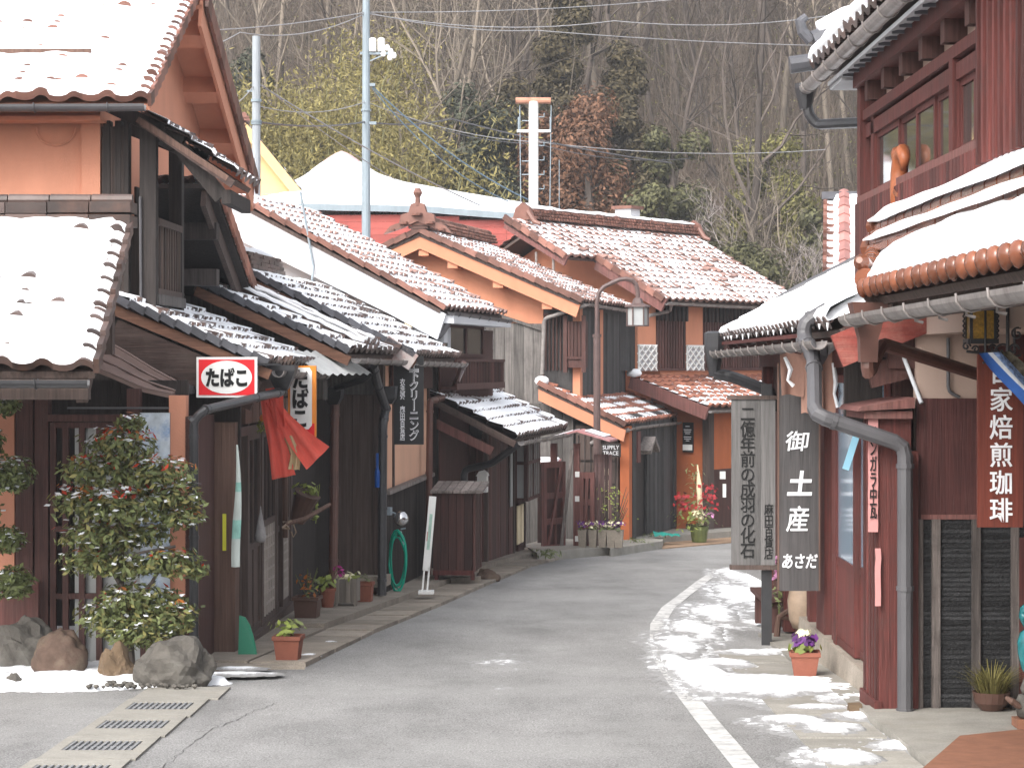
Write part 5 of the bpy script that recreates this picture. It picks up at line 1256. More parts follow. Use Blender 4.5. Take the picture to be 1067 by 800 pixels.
# lower pent roof in bright tiles
y2 = -1.0
A2 = h.ly(657, 391, y2); B2 = h.ly(737, 424, y2); W2 = 6.0
roof(e, B2, (0, 1, 0), W2, A2 - B2, (A2 - B2).length, tile_o, 'thin', 96, name='pent_roof', bm=wood_d, us=USF, lvl=-.002)
mb = MB(); dz = V((0, 0, -.13)); mb.beam(A2 + dz, B2 + dz, .07, .24); mb.build('pent_barge_board', wood_rf, e)
mb = MB(); p = A2 + V((.08, .0, .04)); mb.lathe([(0, -.08), (.10, -.05), (.12, .0), (.10, .05), (.06, .085), (0, .09)], p, 12, sx=1.4); mb.build('pent_ridge_cap', snow_m, e, smooth=True)
gutter(e, B2 + V((.06, 0, -.07)), B2 + V((.06, W2, -.09)), .05, gutter_m)
xF = B2.x - .5
mb = MB(); mb.box(A2.x - .8, xF, -.2, 5.0, -.1, B2.z + .1); mb.build('lower_wall', plaster_d, e)
mb = MB(); mb.prism([(A2.x, -.21, B2.z + .1), (xF, -.21, B2.z + .1), (xF, -.21, B2.z + .2), (A2.x, -.21, A2.z - .1)], (0, .5, 0)); mb.build('pent_gable', wood_d, e)
mb = MB(); a = h.ly(744, 480, -.22).x; mb.box(xF - .02, xF + .12, -.26, -.05, 0, B2.z); mb.box(xF - .02, xF + .05, 1.3, 1.5, 0, B2.z); mb.box(xF - .1, xF + .03, -.05, 5, -.1, .15); mb.build('posts', wood_d, e)
mb = MB(); mb.box(xF, xF + .02, -.05, 5, .15, 1.3); mb.build('street_boarding', wood_rm, e)
mb = MB(); mb.box(xF - .4, xF + .0, -.24, -.2, -.02, .25); mb.build('skirting', wood_rm, e)
NB = h.ly(717, 471, -.25); NB = h.O + h.v * NB.x + h.u * NB.y + V((0, 0, NB.z))

# ------------------------------------------------------------------ boarded wall with the little roofed gate
q = P(601, 565, 37.6)
h = Fr('garden_gate', q.x, q.y, 11.0, 'small faded red wooden gate with open plank doors under a pinkish metal gable roof', 'gate')
e = h.e; rng = random.Random(97)
mb = MB(); hw = .62
zg0 = h.ly(600, 462, 0).z
for x in (-.38, .0): mb.box(x - .05, x + .05, -.05, .05, -.05, zg0)
mb.build('gate_posts', wood_rf, e)
mb = MB(); c = V((.05, 0, zg0 + .20))
for sx in (-1, 1):
    mb.hexa([c + V((0, -.35, 0)), c + V((sx * .55, -.35, -.16)), c + V((sx * .55, .45, -.16)), c + V((0, .45, 0)), c + V((0, -.35, .03)), c + V((sx * .55, -.35, -.13)), c + V((sx * .55, .45, -.13)), c + V((0, .45, .03))])
rr = mb.build('roof', sheet_p, e)
mb = MB()
for sx in (-1, 1):
    a = c + V((sx * .10, -.10, .012)); b = c + V((sx * .42, -.10, -.083)); mb.hexa([a, b, b + V((0, .7, 0)), a + V((0, .7, 0)), a + V((0, 0, .012)), b + V((0, 0, .012)), b + V((0, .7, .012)), a + V((0, .7, .012))])
mb.build('snow', slush_m, rr)
def plank_gate(x, y, ang, w_, hh, name):
    mb = MB(); f = MB(); u = V((math.cos(ang), math.sin(ang), 0)); nn = V((-u.y, u.x, 0)); o = V((x, y, .05))
    for s, t in ((0, .07), (w_ - .07, w_)):
        mb.beam(o + u * (s + t) / 2, o + u * (s + t) / 2 + V((0, 0, hh)), .07, .05, nn)
    for z in (.05, hh * .33, hh * .62, hh - .05): mb.beam(o + u * .07 + V((0, 0, z)), o + u * (w_ - .07) + V((0, 0, z)), .04, .10)
    mb.beam(o + u * .1 + V((0, 0, .1)) - nn * .03, o + u * (w_ - .12) + V((0, 0, hh - .1)) - nn * .03, .025, .05)
    g = mb.build(name, wood_rf, e); f.hexa([o + nn * .025, o + u * w_ + nn * .025, o + u * w_ + nn * .04, o + nn * .04] + [p + V((0, 0, hh)) for p in (o + nn * .025, o + u * w_ + nn * .025, o + u * w_ + nn * .04, o + nn * .04)]); f.build('backing_boards', wood_rm, g)
plank_gate(.06, -.06, R(-5), .25, 1.28, 'gate_leaf'); plank_gate(-.5, -.35, R(60), .55, 1.45, 'gate_leaf')
mb = MB(); mb.beam((-.25, -.1, 0), (-.06, -.1, zg0 - .1), .05, .05); mb.build('leaning_prop', wood_w, e)
mb = MB()
for z in (.2, .85, 1.25): mb.box(-.02, .055, -.057, -.05, z, z + .09)
mb.build('hinge_plates', white_p, e)
wood_fence = mat('wood_fence', (0.105, 0.062, 0.058), 0.85, 0.5, grain=GV, bump=0.5, tint=0.5, stain=0.5, sscale=2, stain_c=(0.06, 0.045, 0.043))
h2 = Fr('board_fence', q.x + .12, q.y + .04, 11.0, 'weathered brown board fence right of the little roofed gate', 'fence')
mb = MB(); planks(mb, 'x', 0, .16, .46, -.05, 1.62, .06, .03, rng); mb.build('boards', wood_fence, h2.e)
mb = MB(); mb.box(.16, .46, .03, .08, .3, .38); mb.box(.16, .46, .03, .08, 1.2, 1.28); mb.build('rails', wood_d, h2.e)
q2 = P(566, 560, 38.6)
h3 = Fr('side_wall_cap', q2.x, q2.y, 9.0, 'short boarded wall with a small snow-topped lean-to, left of the roofed gate', 'wall')
mb = MB(); planks(mb, 'x', 0, -.1, .35, -.05, 1.45, .1, .04, rng); mb.build('boards', wood_rm, h3.e)
mb = MB(); mb.hexa([(-.3, -.2, 1.46), (.28, -.2, 1.46), (.28, .2, 1.50), (-.3, .2, 1.50), (-.3, -.2, 1.49), (.28, -.2, 1.49), (.28, .2, 1.53), (-.3, .2, 1.53)]); rf = mb.build('roof', sheet_p, h3.e)
mb = MB(); mb.hexa([(-.28, -.19, 1.492), (.26, -.19, 1.492), (.26, .18, 1.53), (-.28, .18, 1.53), (-.26, -.17, 1.52), (.24, -.17, 1.515), (.24, .16, 1.56), (-.26, .16, 1.565)]); mb.build('snow', snow_m, rf)

# ------------------------------------------------------------------ hall with the snowy tent-like roof
d = 58.0
h = Fr('hall', P(440, 300, d).x, d, 6.0, 'hall with a snow-covered tent-like roof rising to a pink peak over red metal walls', 'hall')
e = h.e
pk = h.ly(356, 164, 5.5); ev0 = h.ly(300, 214, 0); ev1 = h.ly(560, 221, 0)
ze = ev0.z - .1; x0, x1 = -6.5, h.ly(636, 232, 0).x
mb = MB(); nx, ny = 80, 44; idx = []
SIL = [(h.ly(px, py, 5.5).x, h.ly(px, py, 5.5).z) for px, py in ((200, 222), (240, 210), (280, 200), (300, 191), (330, 177), (356, 172), (385, 178), (420, 189), (480, 200), (540, 210), (600, 221), (640, 229))]
EDG = [(h.ly(px, py, 0).x, h.ly(px, py, 0).z) for px, py in ((150, 216), (290, 212), (440, 215), (520, 221), (600, 228), (640, 231))]
def interp(T, x):
    if x <= T[0][0]: return T[0][1]
    for (xa, za), (xb, zb_) in zip(T, T[1:]):
        if x <= xb: return za + (zb_ - za) * (x - xa) / (xb - xa)
    return T[-1][1]
def hz_roof(x, y):
    e_ = interp(EDG, x); s_ = max(e_, interp(SIL, x)); k = 1 - abs(y - 5.5) / 5.5
    r = math.hypot(x - pk.x, y - 5.5); t2 = max(0, 1 - r / 1.15)
    return e_ + (s_ - e_) * (k ** 1.0) + .36 * (3 * t2 ** 2 - 2 * t2 ** 3) + .01 * N(x, y, 0, 1.3)
for j in range(ny + 1):
    idx.append([mb.add([(x0 + (x1 - x0) * i / nx, 11 * j / ny, hz_roof(x0 + (x1 - x0) * i / nx, 11 * j / ny))]) for i in range(nx + 1)])
for j in range(ny):
    for i in range(nx): mb.face((idx[j][i], idx[j][i + 1], idx[j + 1][i + 1], idx[j + 1][i]))
rf = mb.build('snow_roof', snow_m, e, fix=False, smooth=True)
mb = MB(); ri = []
for r_ in (.02, .15, .3, .42, .52): ri.append(mb.add([(pk.x + r_ * math.cos(k * .3142), 5.5 + r_ * math.sin(k * .3142), hz_roof(pk.x + r_ * math.cos(k * .3142), 5.5 + r_ * math.sin(k * .3142)) + .035 - r_ * .055) for k in range(20)]))
for a, b in zip(ri, ri[1:]):
    for k in range(20): mb.face((a + k, a + (k + 1) % 20, b + (k + 1) % 20, b + k))
mb.build('roof_peak', mat('sheet_metal_rosy', (0.52, 0.36, 0.36), 0.6, 0.15, (4, 4, 4), 0.1, 20, stain=0.85, sscale=3, stain_c=(0.78, 0.74, 0.75)), e, smooth=True, fix=False)
zl = hz_roof(x1 - .1, 0)
mb = MB(); n = 20
for i in range(n):
    a, b = x0 + (x1 - x0) * i / n, x0 + (x1 - x0) * (i + 1) / n; za, zb_ = hz_roof(a, 0), hz_roof(b, 0)
    mb.hexa([(a, -.12, za - .16), (b, -.12, zb_ - .16), (b, .05, zb_ - .16), (a, .05, za - .16), (a, -.12, za + .0), (b, -.12, zb_ + .0), (b, .05, zb_ + .0), (a, .05, za + .0)])
mb.build('fascia', galv, e)
mb = MB()
for j in range(14):
    z1 = ze - .15 - j * .17
    for i in range(9):
        a, b = x0 + .2 + (x1 - x0 - .4) * i / 9, x0 + .2 + (x1 - x0 - .4) * (i + 1) / 9
        zt_ = min(z1, min(hz_roof(a, 0), hz_roof(b, 0)) - .17)
        if zt_ > z1 - .165: mb.box(a + .004, b - .004, .10 + .0 * j, .16, z1 - .165, zt_, random.Random(i * 31 + j).uniform(-.6, .6))
mb.box(x0 + .2, x1 - .2, .17, 10.8, -.5, ze - .7); mb.build('metal_walls', sheet_r, e)

# yellow gable behind the corner house
h = Fr('yellow_house', P(262, 300, 60).x, 60, -7.0, 'yellow plastered house whose gable peeps out behind the corner house roof', 'house')
e = h.e; A = h.ly(254, 126, 0); B = h.ly(306, 190, 0)
B = A + (B - A) * 1.6
Cl = V((2 * A.x - B.x, 0, B.z))
mb = MB(); mb.prism([(Cl.x + .2, .3, -1), (B.x - .2, .3, -1), (B.x - .2, .3, B.z), (A.x, .3, A.z - .05), (Cl.x + .2, .3, B.z)], (0, 5, 0)); mb.build('wall', plaster_y, e)
roof(e, B, (0, 1, 0), 5.5, A - B, (A - B).length, tile_r, 'rows', 111, bm=plaster_y, us=(0, .5, .75))
roof(e, Cl, (0, 1, 0), 5.5, A - Cl, (A - Cl).length, tile_r, 'heavy', 112, bm=plaster_y, us=(0, .5, .75))
mb = MB(); mb.beam(A + V((0, .02, -.16)), B + V((0, .02, -.16)), .06, .24); mb.beam(A + V((0, .02, -.16)), Cl + V((0, .02, -.16)), .06, .24); mb.build('barge_board', plaster_y, e)
ridge(e, A + V((0, -.1, 0)), A + V((0, 5.5, 0)), 2, .3, .06, tile_r, True, 113, .08)

# ------------------------------------------------------------------ poles and wires
def pole(name, px, d, ytop, rb, rt, m, lab, cat='utility pole'):
    x = (px - CX) / F * d; f = Fr(name, x, d, 0, lab, cat); zt = P(px, ytop, d).z - f.O.z
    mb = MB(); mb.tube([(0, 0, -.3), (0, 0, zt)], [rb, rt], 12); mb.build('shaft', m, f.e, smooth=False); return f, zt
f1, z1 = pole('utility_pole', 267, 49, 38, .115, .085, concrete_pole, 'plain pale concrete utility pole behind the corner house roof')
mb = MB()
for py in (105, 127, 128.5): z = P(267, py, 49).z - f1.O.z; mb.lathe([(.10, -.03), (.115, -.03), (.115, .03), (.10, .03)], (0, 0, z), 12)
mb.box(-.2, .0, -.02, .02, P(267, 96, 49).z - f1.O.z, P(267, 94, 49).z - f1.O.z); mb.build('bands', galv, f1.e)
f2, z2 = pole('utility_pole', 381.5, 56, -30, .135, .085, galv, 'tall blue-grey steel utility pole carrying two small transformers')
zz = lambda py: P(0, py, 56).z - f2.O.z
mb = MB()
for x in (.16, .37): mb.lathe([(.0, zz(54)), (.085, zz(54)), (.09, zz(53)), (.09, zz(41)), (.06, zz(40)), (0, zz(40))], (x, -.02, 0), 12)
mb.build('transformers', white_p, f2.e)
mb = MB(); mb.box(-.15, .62, -.04, .04, zz(57), zz(54.6)); mb.beam((.08, 0, zz(64)), (.45, 0, zz(57)), .03, .03); mb.build('bracket', galv, f2.e)
mb = MB()
for x, py in ((.42, 56), (.52, 50), (.60, 54), (.68, 58), (.58, 60)): mb.lathe([(0, -.09), (.05, -.07), (.07, 0), (.045, .06), (0, .08)], (x, -.04, zz(py)), 8)
mb.build('insulators', white_p, f2.e)
mb = MB(); mb.box(.0, .22, -.04, .04, zz(90), zz(87)); mb.box(.05, .25, -.06, .06, zz(130), zz(127)); mb.lathe([(.10, zz(116)), (.125, zz(116)), (.125, zz(114)), (.10, zz(114))], (0, 0, 0), 10); mb.build('clamps', galv, f2.e)
f3, z3 = pole('chimney_pole', 556, 55, 106, .115, .115, white_p, 'white pole with an orange-brown cross-piece and rung ladder behind the red wall', 'pole')
zz = lambda py: P(0, py, 55).z - f3.O.z
mb = MB(); mb.tube([(-.43, 0, zz(105)), (.41, 0, zz(105))], .075, 10); mb.build('top_bar', mat('rusty_orange', (0.42, 0.21, 0.14), 0.7, 0.3, (6, 6, 6), 0.2, 30), f3.e)
mb = MB(); mb.box(-.40, .40, -.04, .04, zz(138), zz(135.5)); mb.build('lower_bar', white_p, f3.e)
mb = MB()
for x in (-.33, .42): mb.tube([(x, 0, zz(110)), (x * .92, 0, zz(225))], .012, 5)
mb.tube([(-.36, 0, zz(138)), (-.36, 0, zz(122))], .018, 5); mb.tube([(.40, 0, zz(138)), (.40, 0, zz(122))], .018, 5)
for py in (122, 152, 167, 182, 197): mb.tube([(.115, 0, zz(py)), (.25, 0, zz(py)), (.25, 0, zz(py - 4))], .014, 5)
for py in (126, 168, 182): mb.tube([(-.115, 0, zz(py)), (-.28, 0, zz(py))], .014, 5)
mb.build('rungs', galv, f3.e)
mb = MB(); mb.tube([(.62, .4, zz(165)), (.62, .4, zz(235))], .01, 5); mb.build('thin_rod', galv, f3.e)

def wire(pts, lab, sag=0.25, r=.011, n=16, m=None):
    """cables slung between points given as (pixel, pixel, distance)"""
    p = [P(*q) for q in pts]; out = []
    for a, b in zip(p, p[1:]):
        for k in range(n): t = k / n; q = a.lerp(b, t); q.z -= sag * 4 * t * (1 - t); out.append(q)
    out.append(p[-1]); mb = MB(); mb.tube(out, r, 5); c = p[0]
    o = mb.build('power_line', m or pipe_g, None, fix=False, loc=c); tag(o, lab, 'cable')
wcol = mat('cable_pale', (0.30, 0.30, 0.31), 0.5, 0.1, (3, 3, 3), 0.0)
wire([(120, 33, 48), (381, 13, 56), (560, 32, 60), (1000, 48, 70)], 'high cable crossing the wood above the steel pole and sinking to the right', .15, .013, m=wcol)
wire([(120, 60, 48), (250, 34, 52), (381, 14, 56), (640, 22, 60), (900, 10, 64)], 'topmost cable meeting the steel pole near the picture top', .25, .013, m=wcol)
wire([(381, 13, 56), (700, 0, 62)], 'cable rising to the upper right from the steel pole', .1, .012, m=wcol)
wire([(267, 110, 49), (381, 106, 56), (560, 148, 60), (860, 156, 66)], 'middle cable from the concrete pole past the white pole top', .2, .012, m=wcol)
wire([(267, 127, 49), (381, 127, 56), (470, 124, 58), (700, 170, 62)], 'dark thick cable level with the bands of the concrete pole', .1, .020)
wire([(270, 88, 49), (500, 214, 58)], 'pale stay cable slanting down right from the concrete pole to the tent roof', .12, .017, m=wcol)
wire([(274, 89, 49), (420, 192, 57)], 'thinner stay cable just under the pale one behind the snowy roof', .1, .010, m=wcol)
wire([(264, 90, 49), (240, 112, 46)], 'short stay cable on the left side of the concrete pole', .05, .012, m=wcol)
blue_c = mat('cable_blue', (0.10, 0.15, 0.20), 0.5, 0.1, (3, 3, 3), 0.0)
wire([(388, 90, 56), (550, 208, 57)], 'upper bluish service cable from the steel pole down to the hall roof', .25, .018, m=blue_c)
wire([(388, 92, 56), (530, 210, 57.3)], 'lower bluish service cable from the steel pole down to the hall roof', .35, .015, m=blue_c)
wire([(405, 115, 57), (560, 150, 59), (720, 165, 63)], 'thin dark cable from the steel pole clamp to the far right trees', .2, .011)

# ------------------------------------------------------------------ street lamp
q = P(622, 561, 38.7)
h = Fr('street_lamp', q.x, q.y, 0, 'curved brown street lamp with a glazed lantern hung over the road', 'street lamp'); e = h.e
zz = lambda px, py: h.ly(px, py, 0)
mb = MB(); mb.tube([(0, 0, -.1), (0, 0, zz(622, 350).z)], .062, 10); mb.lathe([(.06, 0), (.075, 0), (.075, .05), (.06, .05)], (0, 0, zz(622, 350).z - .02), 10); mb.build('pole', lamp_m, e)
mb = MB(); pts = [zz(622, 352), zz(622, 315), zz(624, 305), zz(629, 299), zz(637, 295), zz(645, 291.5), zz(652, 290.5), zz(659, 292), zz(663, 297), zz(664.5, 305), zz(664.5, 312)]
mb.tube(pts, .036, 8); mb.build('arm', lamp_m, e)
c = zz(664.5, 340); s = 38.7 / 2400
mb = MB(); mb.lathe([(.03, 30 * s), (.07, 29 * s), (.10, 24 * s), (.22, 21.2 * s), (.225, 20 * s), (.2, 20 * s)], V((c.x, 0, c.z)), 6)
mb.lathe([(.0, 0), (.185, 0), (.19, 1.2 * s), (.0, 1.2 * s)], V((c.x, 0, c.z)), 6)
for k in range(6): a = k * math.pi / 3; mb.tube([V((c.x + .18 * math.cos(a), .18 * math.sin(a), c.z)), V((c.x + .18 * math.cos(a), .18 * math.sin(a), c.z + 20.5 * s))], .014, 5)
lo = mb.build('lantern', lamp_m, e)
mb = MB(); mb.lathe([(.165, 1.2 * s), (.165, 20 * s)], V((c.x, 0, c.z)), 6); mb.build('glass_panes', glass_w, lo)
# ================================================================== RIGHT SIDE
US8 = US
# ------------------------------------------------------------------ red two-storey shop
h = Fr('red_shop_house', 2.62, 15.2, 0.0, 'dark red two-storey timber house with glazed orange eave tiles, nearest on the right', 'house')
e = h.e; rng = random.Random(121); Z = lambda zc: zc - h.O.z      # camera-frame height to local
yF = 17.35 - 15.2; yN = 8.2 - 15.2; yL = 12.75 - 15.2
zr, zt, zb = Z(3.05), Z(3.62), Z(3.90)
mb = MB(); mb.box(.12, 4.6, yN, yF - .02, Z(2.0), zb + .1); mb.build('upper_wall', plaster_c, e)
mb = MB(); planks(mb, 'x', yN - .02, .12, 4.6, Z(2.0), zb + .1, .16, .02, rng); mb.build('near_end_boarding', wood_r, e)
mb = MB(); mb.box(1.6, 4.6, yN, .1, -.3, Z(2.0)); mb.build('shop_interior', wood_rm, e)
mb = MB()
mb.box(-.02, .14, yF - .14, yF, Z(2.2), zb); mb.box(-.02, .14, yL - .15, yL, Z(2.2), zb); mb.box(.14, .24, yF - .005, yF + .05, Z(2.2), zb)
for y in (yF - .45, yF - .52): mb.box(.02, .12, y, y + .05, zr, zt)
for y in (yL + .95, ): mb.box(.0, .12, y, y + .12, zr, zt)
mb.build('upper_posts', wood_r, e)
mb = MB(); mb.box(-.0, .12, yL, yF - .14, zt, zt + .075); mb.box(.02, .12, yL, yF - .14, zt - .13, zt - .03); mb.box(-.05, .12, yN, yF + .02, zb - .02, zb + .16); mb.build('upper_beams', wood_r, e)
mb = MB()
for k in range(6): y = yL + .35 + k * .75; mb.box(-.02, .4, y, y + .13, zt + .12, zb - .02)
mb.build('joist_ends', wood_rm, e)
for k, (a, b) in enumerate(((yL + .02, yL + .48), (yL + .5, yL + .95), (yL + 1.07, yL + 1.75), (yL + 1.77, yL + 2.45), (yL + 2.47, yL + 3.1), (yL + 3.1, yF - .55))):
    mb = MB(); x = .045 if k % 2 else .06
    for y in (a, b - .045): mb.box(x, x + .03, y, y + .045, zr + .01, zt - .13)
    mb.box(x, x + .03, a + .045, b - .045, zr + .01, zr + .05); mb.box(x, x + .03, a + .045, b - .045, zt - .17, zt - .13)
    w_ = mb.build('window', wood_r, e); g = MB(); g.box(x + .012, x + .02, a + .045, b - .045, zr + .05, zt - .17); g.build('pane', mat('glass_window', (0.05, 0.05, 0.048), 0.04, 0.2, (3, 3, 3), 0, spec=0.9), w_)
mb = MB(); mb.box(.06, .12, yF - .5, yF - .14, zr, zt); mb.build('open_bay', wood_k, e)
mb = MB(); mb.box(-.045, .06, yL, yF - .14, zr - .055, zr); mb.build('sill_rail', wood_rf, e)
mb = MB(); planks(mb, 'y', -.0, yL, yF - .14, Z(2.2), zr - .055, .105, .06, rng, gap=.012, dj=.004); mb.box(.03, .1, yL, yF - .1, Z(2.2), zr - .06)
slats(mb, 'y', .012, yL + .03, yF - .2, Z(2.2), zr - .055, .115, .028, .03, rng); mb.build('balustrade_boards', wood_r, e)
mb = MB(); planks(mb, 'x', yF - .0, .24, 2.6, Z(1.4), zb, .14, .02, rng); mb.build('end_boarding', wood_r, e)
# slatted shutter box at the near end
mb = MB(); mb.box(-.02, .1, yN, yL - .15, Z(2.4), Z(4.3)); mb.box(-.03, .12, yL - .27, yL - .15, Z(2.4), Z(4.4)); sb_ = mb.build('shutter_box', wood_panel, e)
mb = MB(); slats(mb, 'y', -.06, yN, yL - .3, Z(2.88), Z(4.2), .14, .05, .05, rng)
for j in range(9): mb.box(-.05, -.02, yN, yL - .28, Z(2.5) + j * .2, Z(2.5) + j * .2 + .07, rng.uniform(-1, 1))
mb.build('slats', wood_r, sb_)
# upper eave: plastered soffit, gutter, tile ends, thick snow
yE = 18.1 - 15.2; xe = -.16; ze = Z(3.97)
mb = MB(); mb.hexa([(xe, yN, ze), (-.02, yN, zb + .10), (-.02, yE - .15, zb + .10), (xe, yE - .15, ze), (xe, yN, ze + .03), (-.02, yN, zb + .14), (-.02, yE - .15, zb + .14), (xe, yE - .15, ze + .03)])
mb.box(xe + .02, .3, yF, yE - .12, zb + .04, zb + .1); mb.build('soffit', plaster_n, e)
mb = MB()
for k in range(34):
    y = yN + .1 + k * .28; mb.box(xe + .02, xe + .10, y, y + .02, ze - .012, ze + .012)
mb.build('soffit_battens', tile_s, e)
pu = R(17)
roof(e, (xe - .12, yN, ze + .15), (0, 1, 0), yE - yN, (math.cos(pu), 0, math.sin(pu)), 3.0, tile_k, 'heavy', 122, bm=wood_d, lvl=.03)
mb = MB(); n = 60; pro = [(-.10, .09), (-.145, .13), (-.12, .22), (-.02, .31), (.15, .38), (.5, .45)]; rows = []
for i in range(n + 1):
    y = yN + (yE - .05 - yN) * i / n; k = 1 + .35 * N(y * 2.3, 1.7); rows.append(mb.add([(xe + x + .012 * N(y * 6, x), y, ze + .10 + (z if z < .12 else .12 + (z - .12) * k)) for x, z in pro]))
for a, b in zip(rows, rows[1:]):
    for j in range(5): mb.face((a + j, b + j, b + j + 1, a + j + 1))
mb.build('eave_snow', snow_m, e, fix=False, smooth=True)
gutter(e, (xe - .17, yN, ze + .02), (xe - .17, yE - .1, ze - .01), .06, gutter_m)
mb = MB()
for s in range(9):      # ridge running down to the far corner
    a = V((xe - .10 + s * .22, yE - .10, ze + .24 + s * .075)); a = a + V((0, 0, .10)); mb.tube([a, a + V((.22, -.0, .075))], [.10, .095], 9, True, rng.uniform(-1, 1))
mb.tube([(xe - .28, yE - .02, ze + .18), (xe - .05, yE - .02, ze + .21)], .07, 10)
mb.tube([(xe - .12, yE - .1, ze + .36), (xe - .19, yE - .1, ze + .43), (xe - .21, yE - .1, ze + .51), (xe - .16, yE - .1, ze + .55)], [.05, .045, .045, .03], 10)
cr = mb.build('corner_ridge', tile_s, e)
mb = MB(); 
mb.tube([V((xe - .07 + s * .22, yE - .10, ze + .45 + s * .075 + .02 * N(s, 3))) for s in range(9)], [.06, .10, .085, .105, .095, .11, .09, .105, .09], 9); mb.build('snow', snow_m, cr, smooth=True)
pipe(e, [(xe - .17, yE - .14, ze - .03), (xe - .15, yE - .14, ze - .22), (xe - .08, yE - .14, ze - .30), (.15, yF + .1, ze - .33)], .042, pipe_k, bands=False)
mb = MB(); mb.lathe([(.045, -.16), (.06, -.10), (.085, 0), (.085, .04)], (xe - .17, yE - .14, ze - .02), 8); mb.build('rain_hopper', pipe_k, e)

# lower roof in glazed tiles with a ridge against the wall
B0 = V((2.08 - 2.62, 13.6 - 15.2, Z(2.215))); yP = 7.6 - 15.2
upP = V((.62, 0, .42)).normalized()
roof(e, (B0.x, yP, B0.z), (0, 1, 0), B0.y - yP, upP, .72, tile_g, 'heavy', 123, name='porch_roof', bm=wood_d, lvl=.02, tw=.235)
mb = MB(); n = round((B0.y - yP) / .235)
for i in range(n):
    y = yP + (B0.y - yP) * (i + .76) / n
    if y is None: continue
    if y > B0.y: continue
    p = V((B0.x - .01, y, B0.z + .03)); mb.lathe([(0, -.066), (.03, -.056), (.058, -.03), (.070, .0), (.060, .03), (.036, .048), (0, .055)], p + V((-.005, 0, .012)), 12, rng.uniform(-1, 1), sx=.6)
mb.build('eave_tile_ends', tile_g, e, smooth=True)
mb = MB(); n = 64; rows = []; pro = [(.0, .075), (.01, .12), (.06, .185), (.18, .28), (.34, .385), (.44, .43), (.50, .40)]; yH = 1.0
for i in range(n + 1):
    y = yP + (yH - .02 - yP) * i / n; k = 1 + .22 * N(y * 1.9, 8.2) + .08 * N(y * 6, 2); xh = max(0, .5 * (y - B0.y) / (yH - B0.y))
    rows.append(mb.add([(B0.x + xh + x * (1 - xh / .5), y, B0.z + xh * .66 + z * (.72 + .28 * k) * (1 - xh / .62)) for x, z in pro]))
for a, b in zip(rows, rows[1:]):
    for j in range(6): mb.face((a + j, b + j, b + j + 1, a + j + 1))
mb.build('porch_snow', snow_m, e, fix=False, smooth=True)
rp = V((B0.x + .50, yH - .05, B0.z + .36)); rq = V((B0.x + .50, yP, B0.z + .36))
ridge(e, rq, rp, 3, .20, .055, tile_g, False, 124, .055)
for dz_, dx_, rr in ((.10, -.06, .06), (.235, .0, .085)):
    mb = MB(); rows = []; n = 40; pr2 = [(-1, -.4), (-1.05, .1), (-.5, .8), (.1, 1), (.7, .9)]
    for i in range(n + 1):
        f = i / n; c = rp.lerp(rq, f) + V((dx_, 0, dz_)); k = (1 + .35 * N(f * 9, dz_ * 20)) * (min(1, f * 14 + .3)); rows.append(mb.add([c + V((x * rr, 0, z * rr * .9 * k)) for x, z in pr2]))
    for a, b in zip(rows, rows[1:]):
        for j in range(4): mb.face((a + j, a + j + 1, b + j + 1, b + j))
    mb.build('ridge_snow', snow_m, e, fix=False, smooth=True)
mb = MB()
mb.tube([rp + V((-.0, -.02, .05)), rp + V((-.02, .10, .05)), rp + V((-.03, .16, .06))], [.10, .11, .06], 10); mb.tube([rp + V((0, -.02, .20)), rp + V((-.01, .08, .20))], [.07, .08], 10)
cA = V((B0.x + .0, B0.y - .05, B0.z + .09)); cB = rp + V((-.04, .02, .0))
for k_ in range(9): mb.tube([cA.lerp(cB, k_ / 9), cA.lerp(cB, (k_ + 1.05) / 9)], [.066, .058], 10, True, rng.uniform(-1, 1))
mb.tube([cA + V((.02, .12, .08)), cA + V((-.02, .03, .10)), cA + V((-.04, -.02, .11))], [.045, .05, .02], 10)
mb.build('ridge_end_tiles', tile_g, e)
mb = MB(); c = rp + V((.03, -.72, .40))      # curled ornament tile standing on the ridge
pts = [c + V((x, y, z)) for x, y, z in ((0, .0, -.12), (0, .06, 0), (0, .09, .12), (0, .04, .22), (0, -.05, .25), (0, -.11, .20), (0, -.08, .12))]
mb.tube(pts, [.075, .07, .06, .055, .05, .04, .02], 9); mb.tube([c + V((0, .1, .2)), c + V((0, .17, .26)), c + V((0, .2, .22))], [.05, .045, .02], 8); mb.tube([c + V((0, .02, -.02)), c + V((0, -.13, -.05)), c + V((0, -.2, .01)), c + V((0, -.16, .07))], [.06, .055, .045, .02], 8)
mb.build('ornament_tile', mat('tile_ornament', (0.27, 0.085, 0.035), 0.35, 0.35, (12, 12, 12), 0.4, 40, tint=.3), e, smooth=True)
gutter(e, (B0.x - .10, yP, B0.z - .11), (B0.x - .10, B0.y - .02, B0.z - .13), .062, gutter_m)
mb = MB()
for k in range(7): 
    y = yP + .2 + k * .66
    if y < B0.y: mb.tube([(B0.x + .25, y, B0.z - .04), (B0.x - .02, y, B0.z - .14), (B0.x - .02, y, B0.z - .19), (B0.x + .02, y, B0.z - .20)], .008, 5)
mb.build('gutter_hooks', gutter_m, e)
mb = MB(); mb.beam((B0.x + .2, yP, B0.z - .10), (B0.x + .2, B0.y, B0.z - .10), .07, .1); mb.beam((B0.x + .0, B0.y + .01, B0.z - .02), (B0.x + .6, B0.y + .01, B0.z + .33), .05, .12); mb.build('porch_beams', wood_d, e)
f0 = h.ly(904, 322, B0.y - .05)
mb = MB(); mb.lathe([(.05, -.30), (.055, -.16), (.095, .0), (.105, .05), (.085, .05)], V((f0.x, B0.y - .06, B0.z - .10)), 4, sq=True); mb.build('rain_hopper', pipe_b, e)
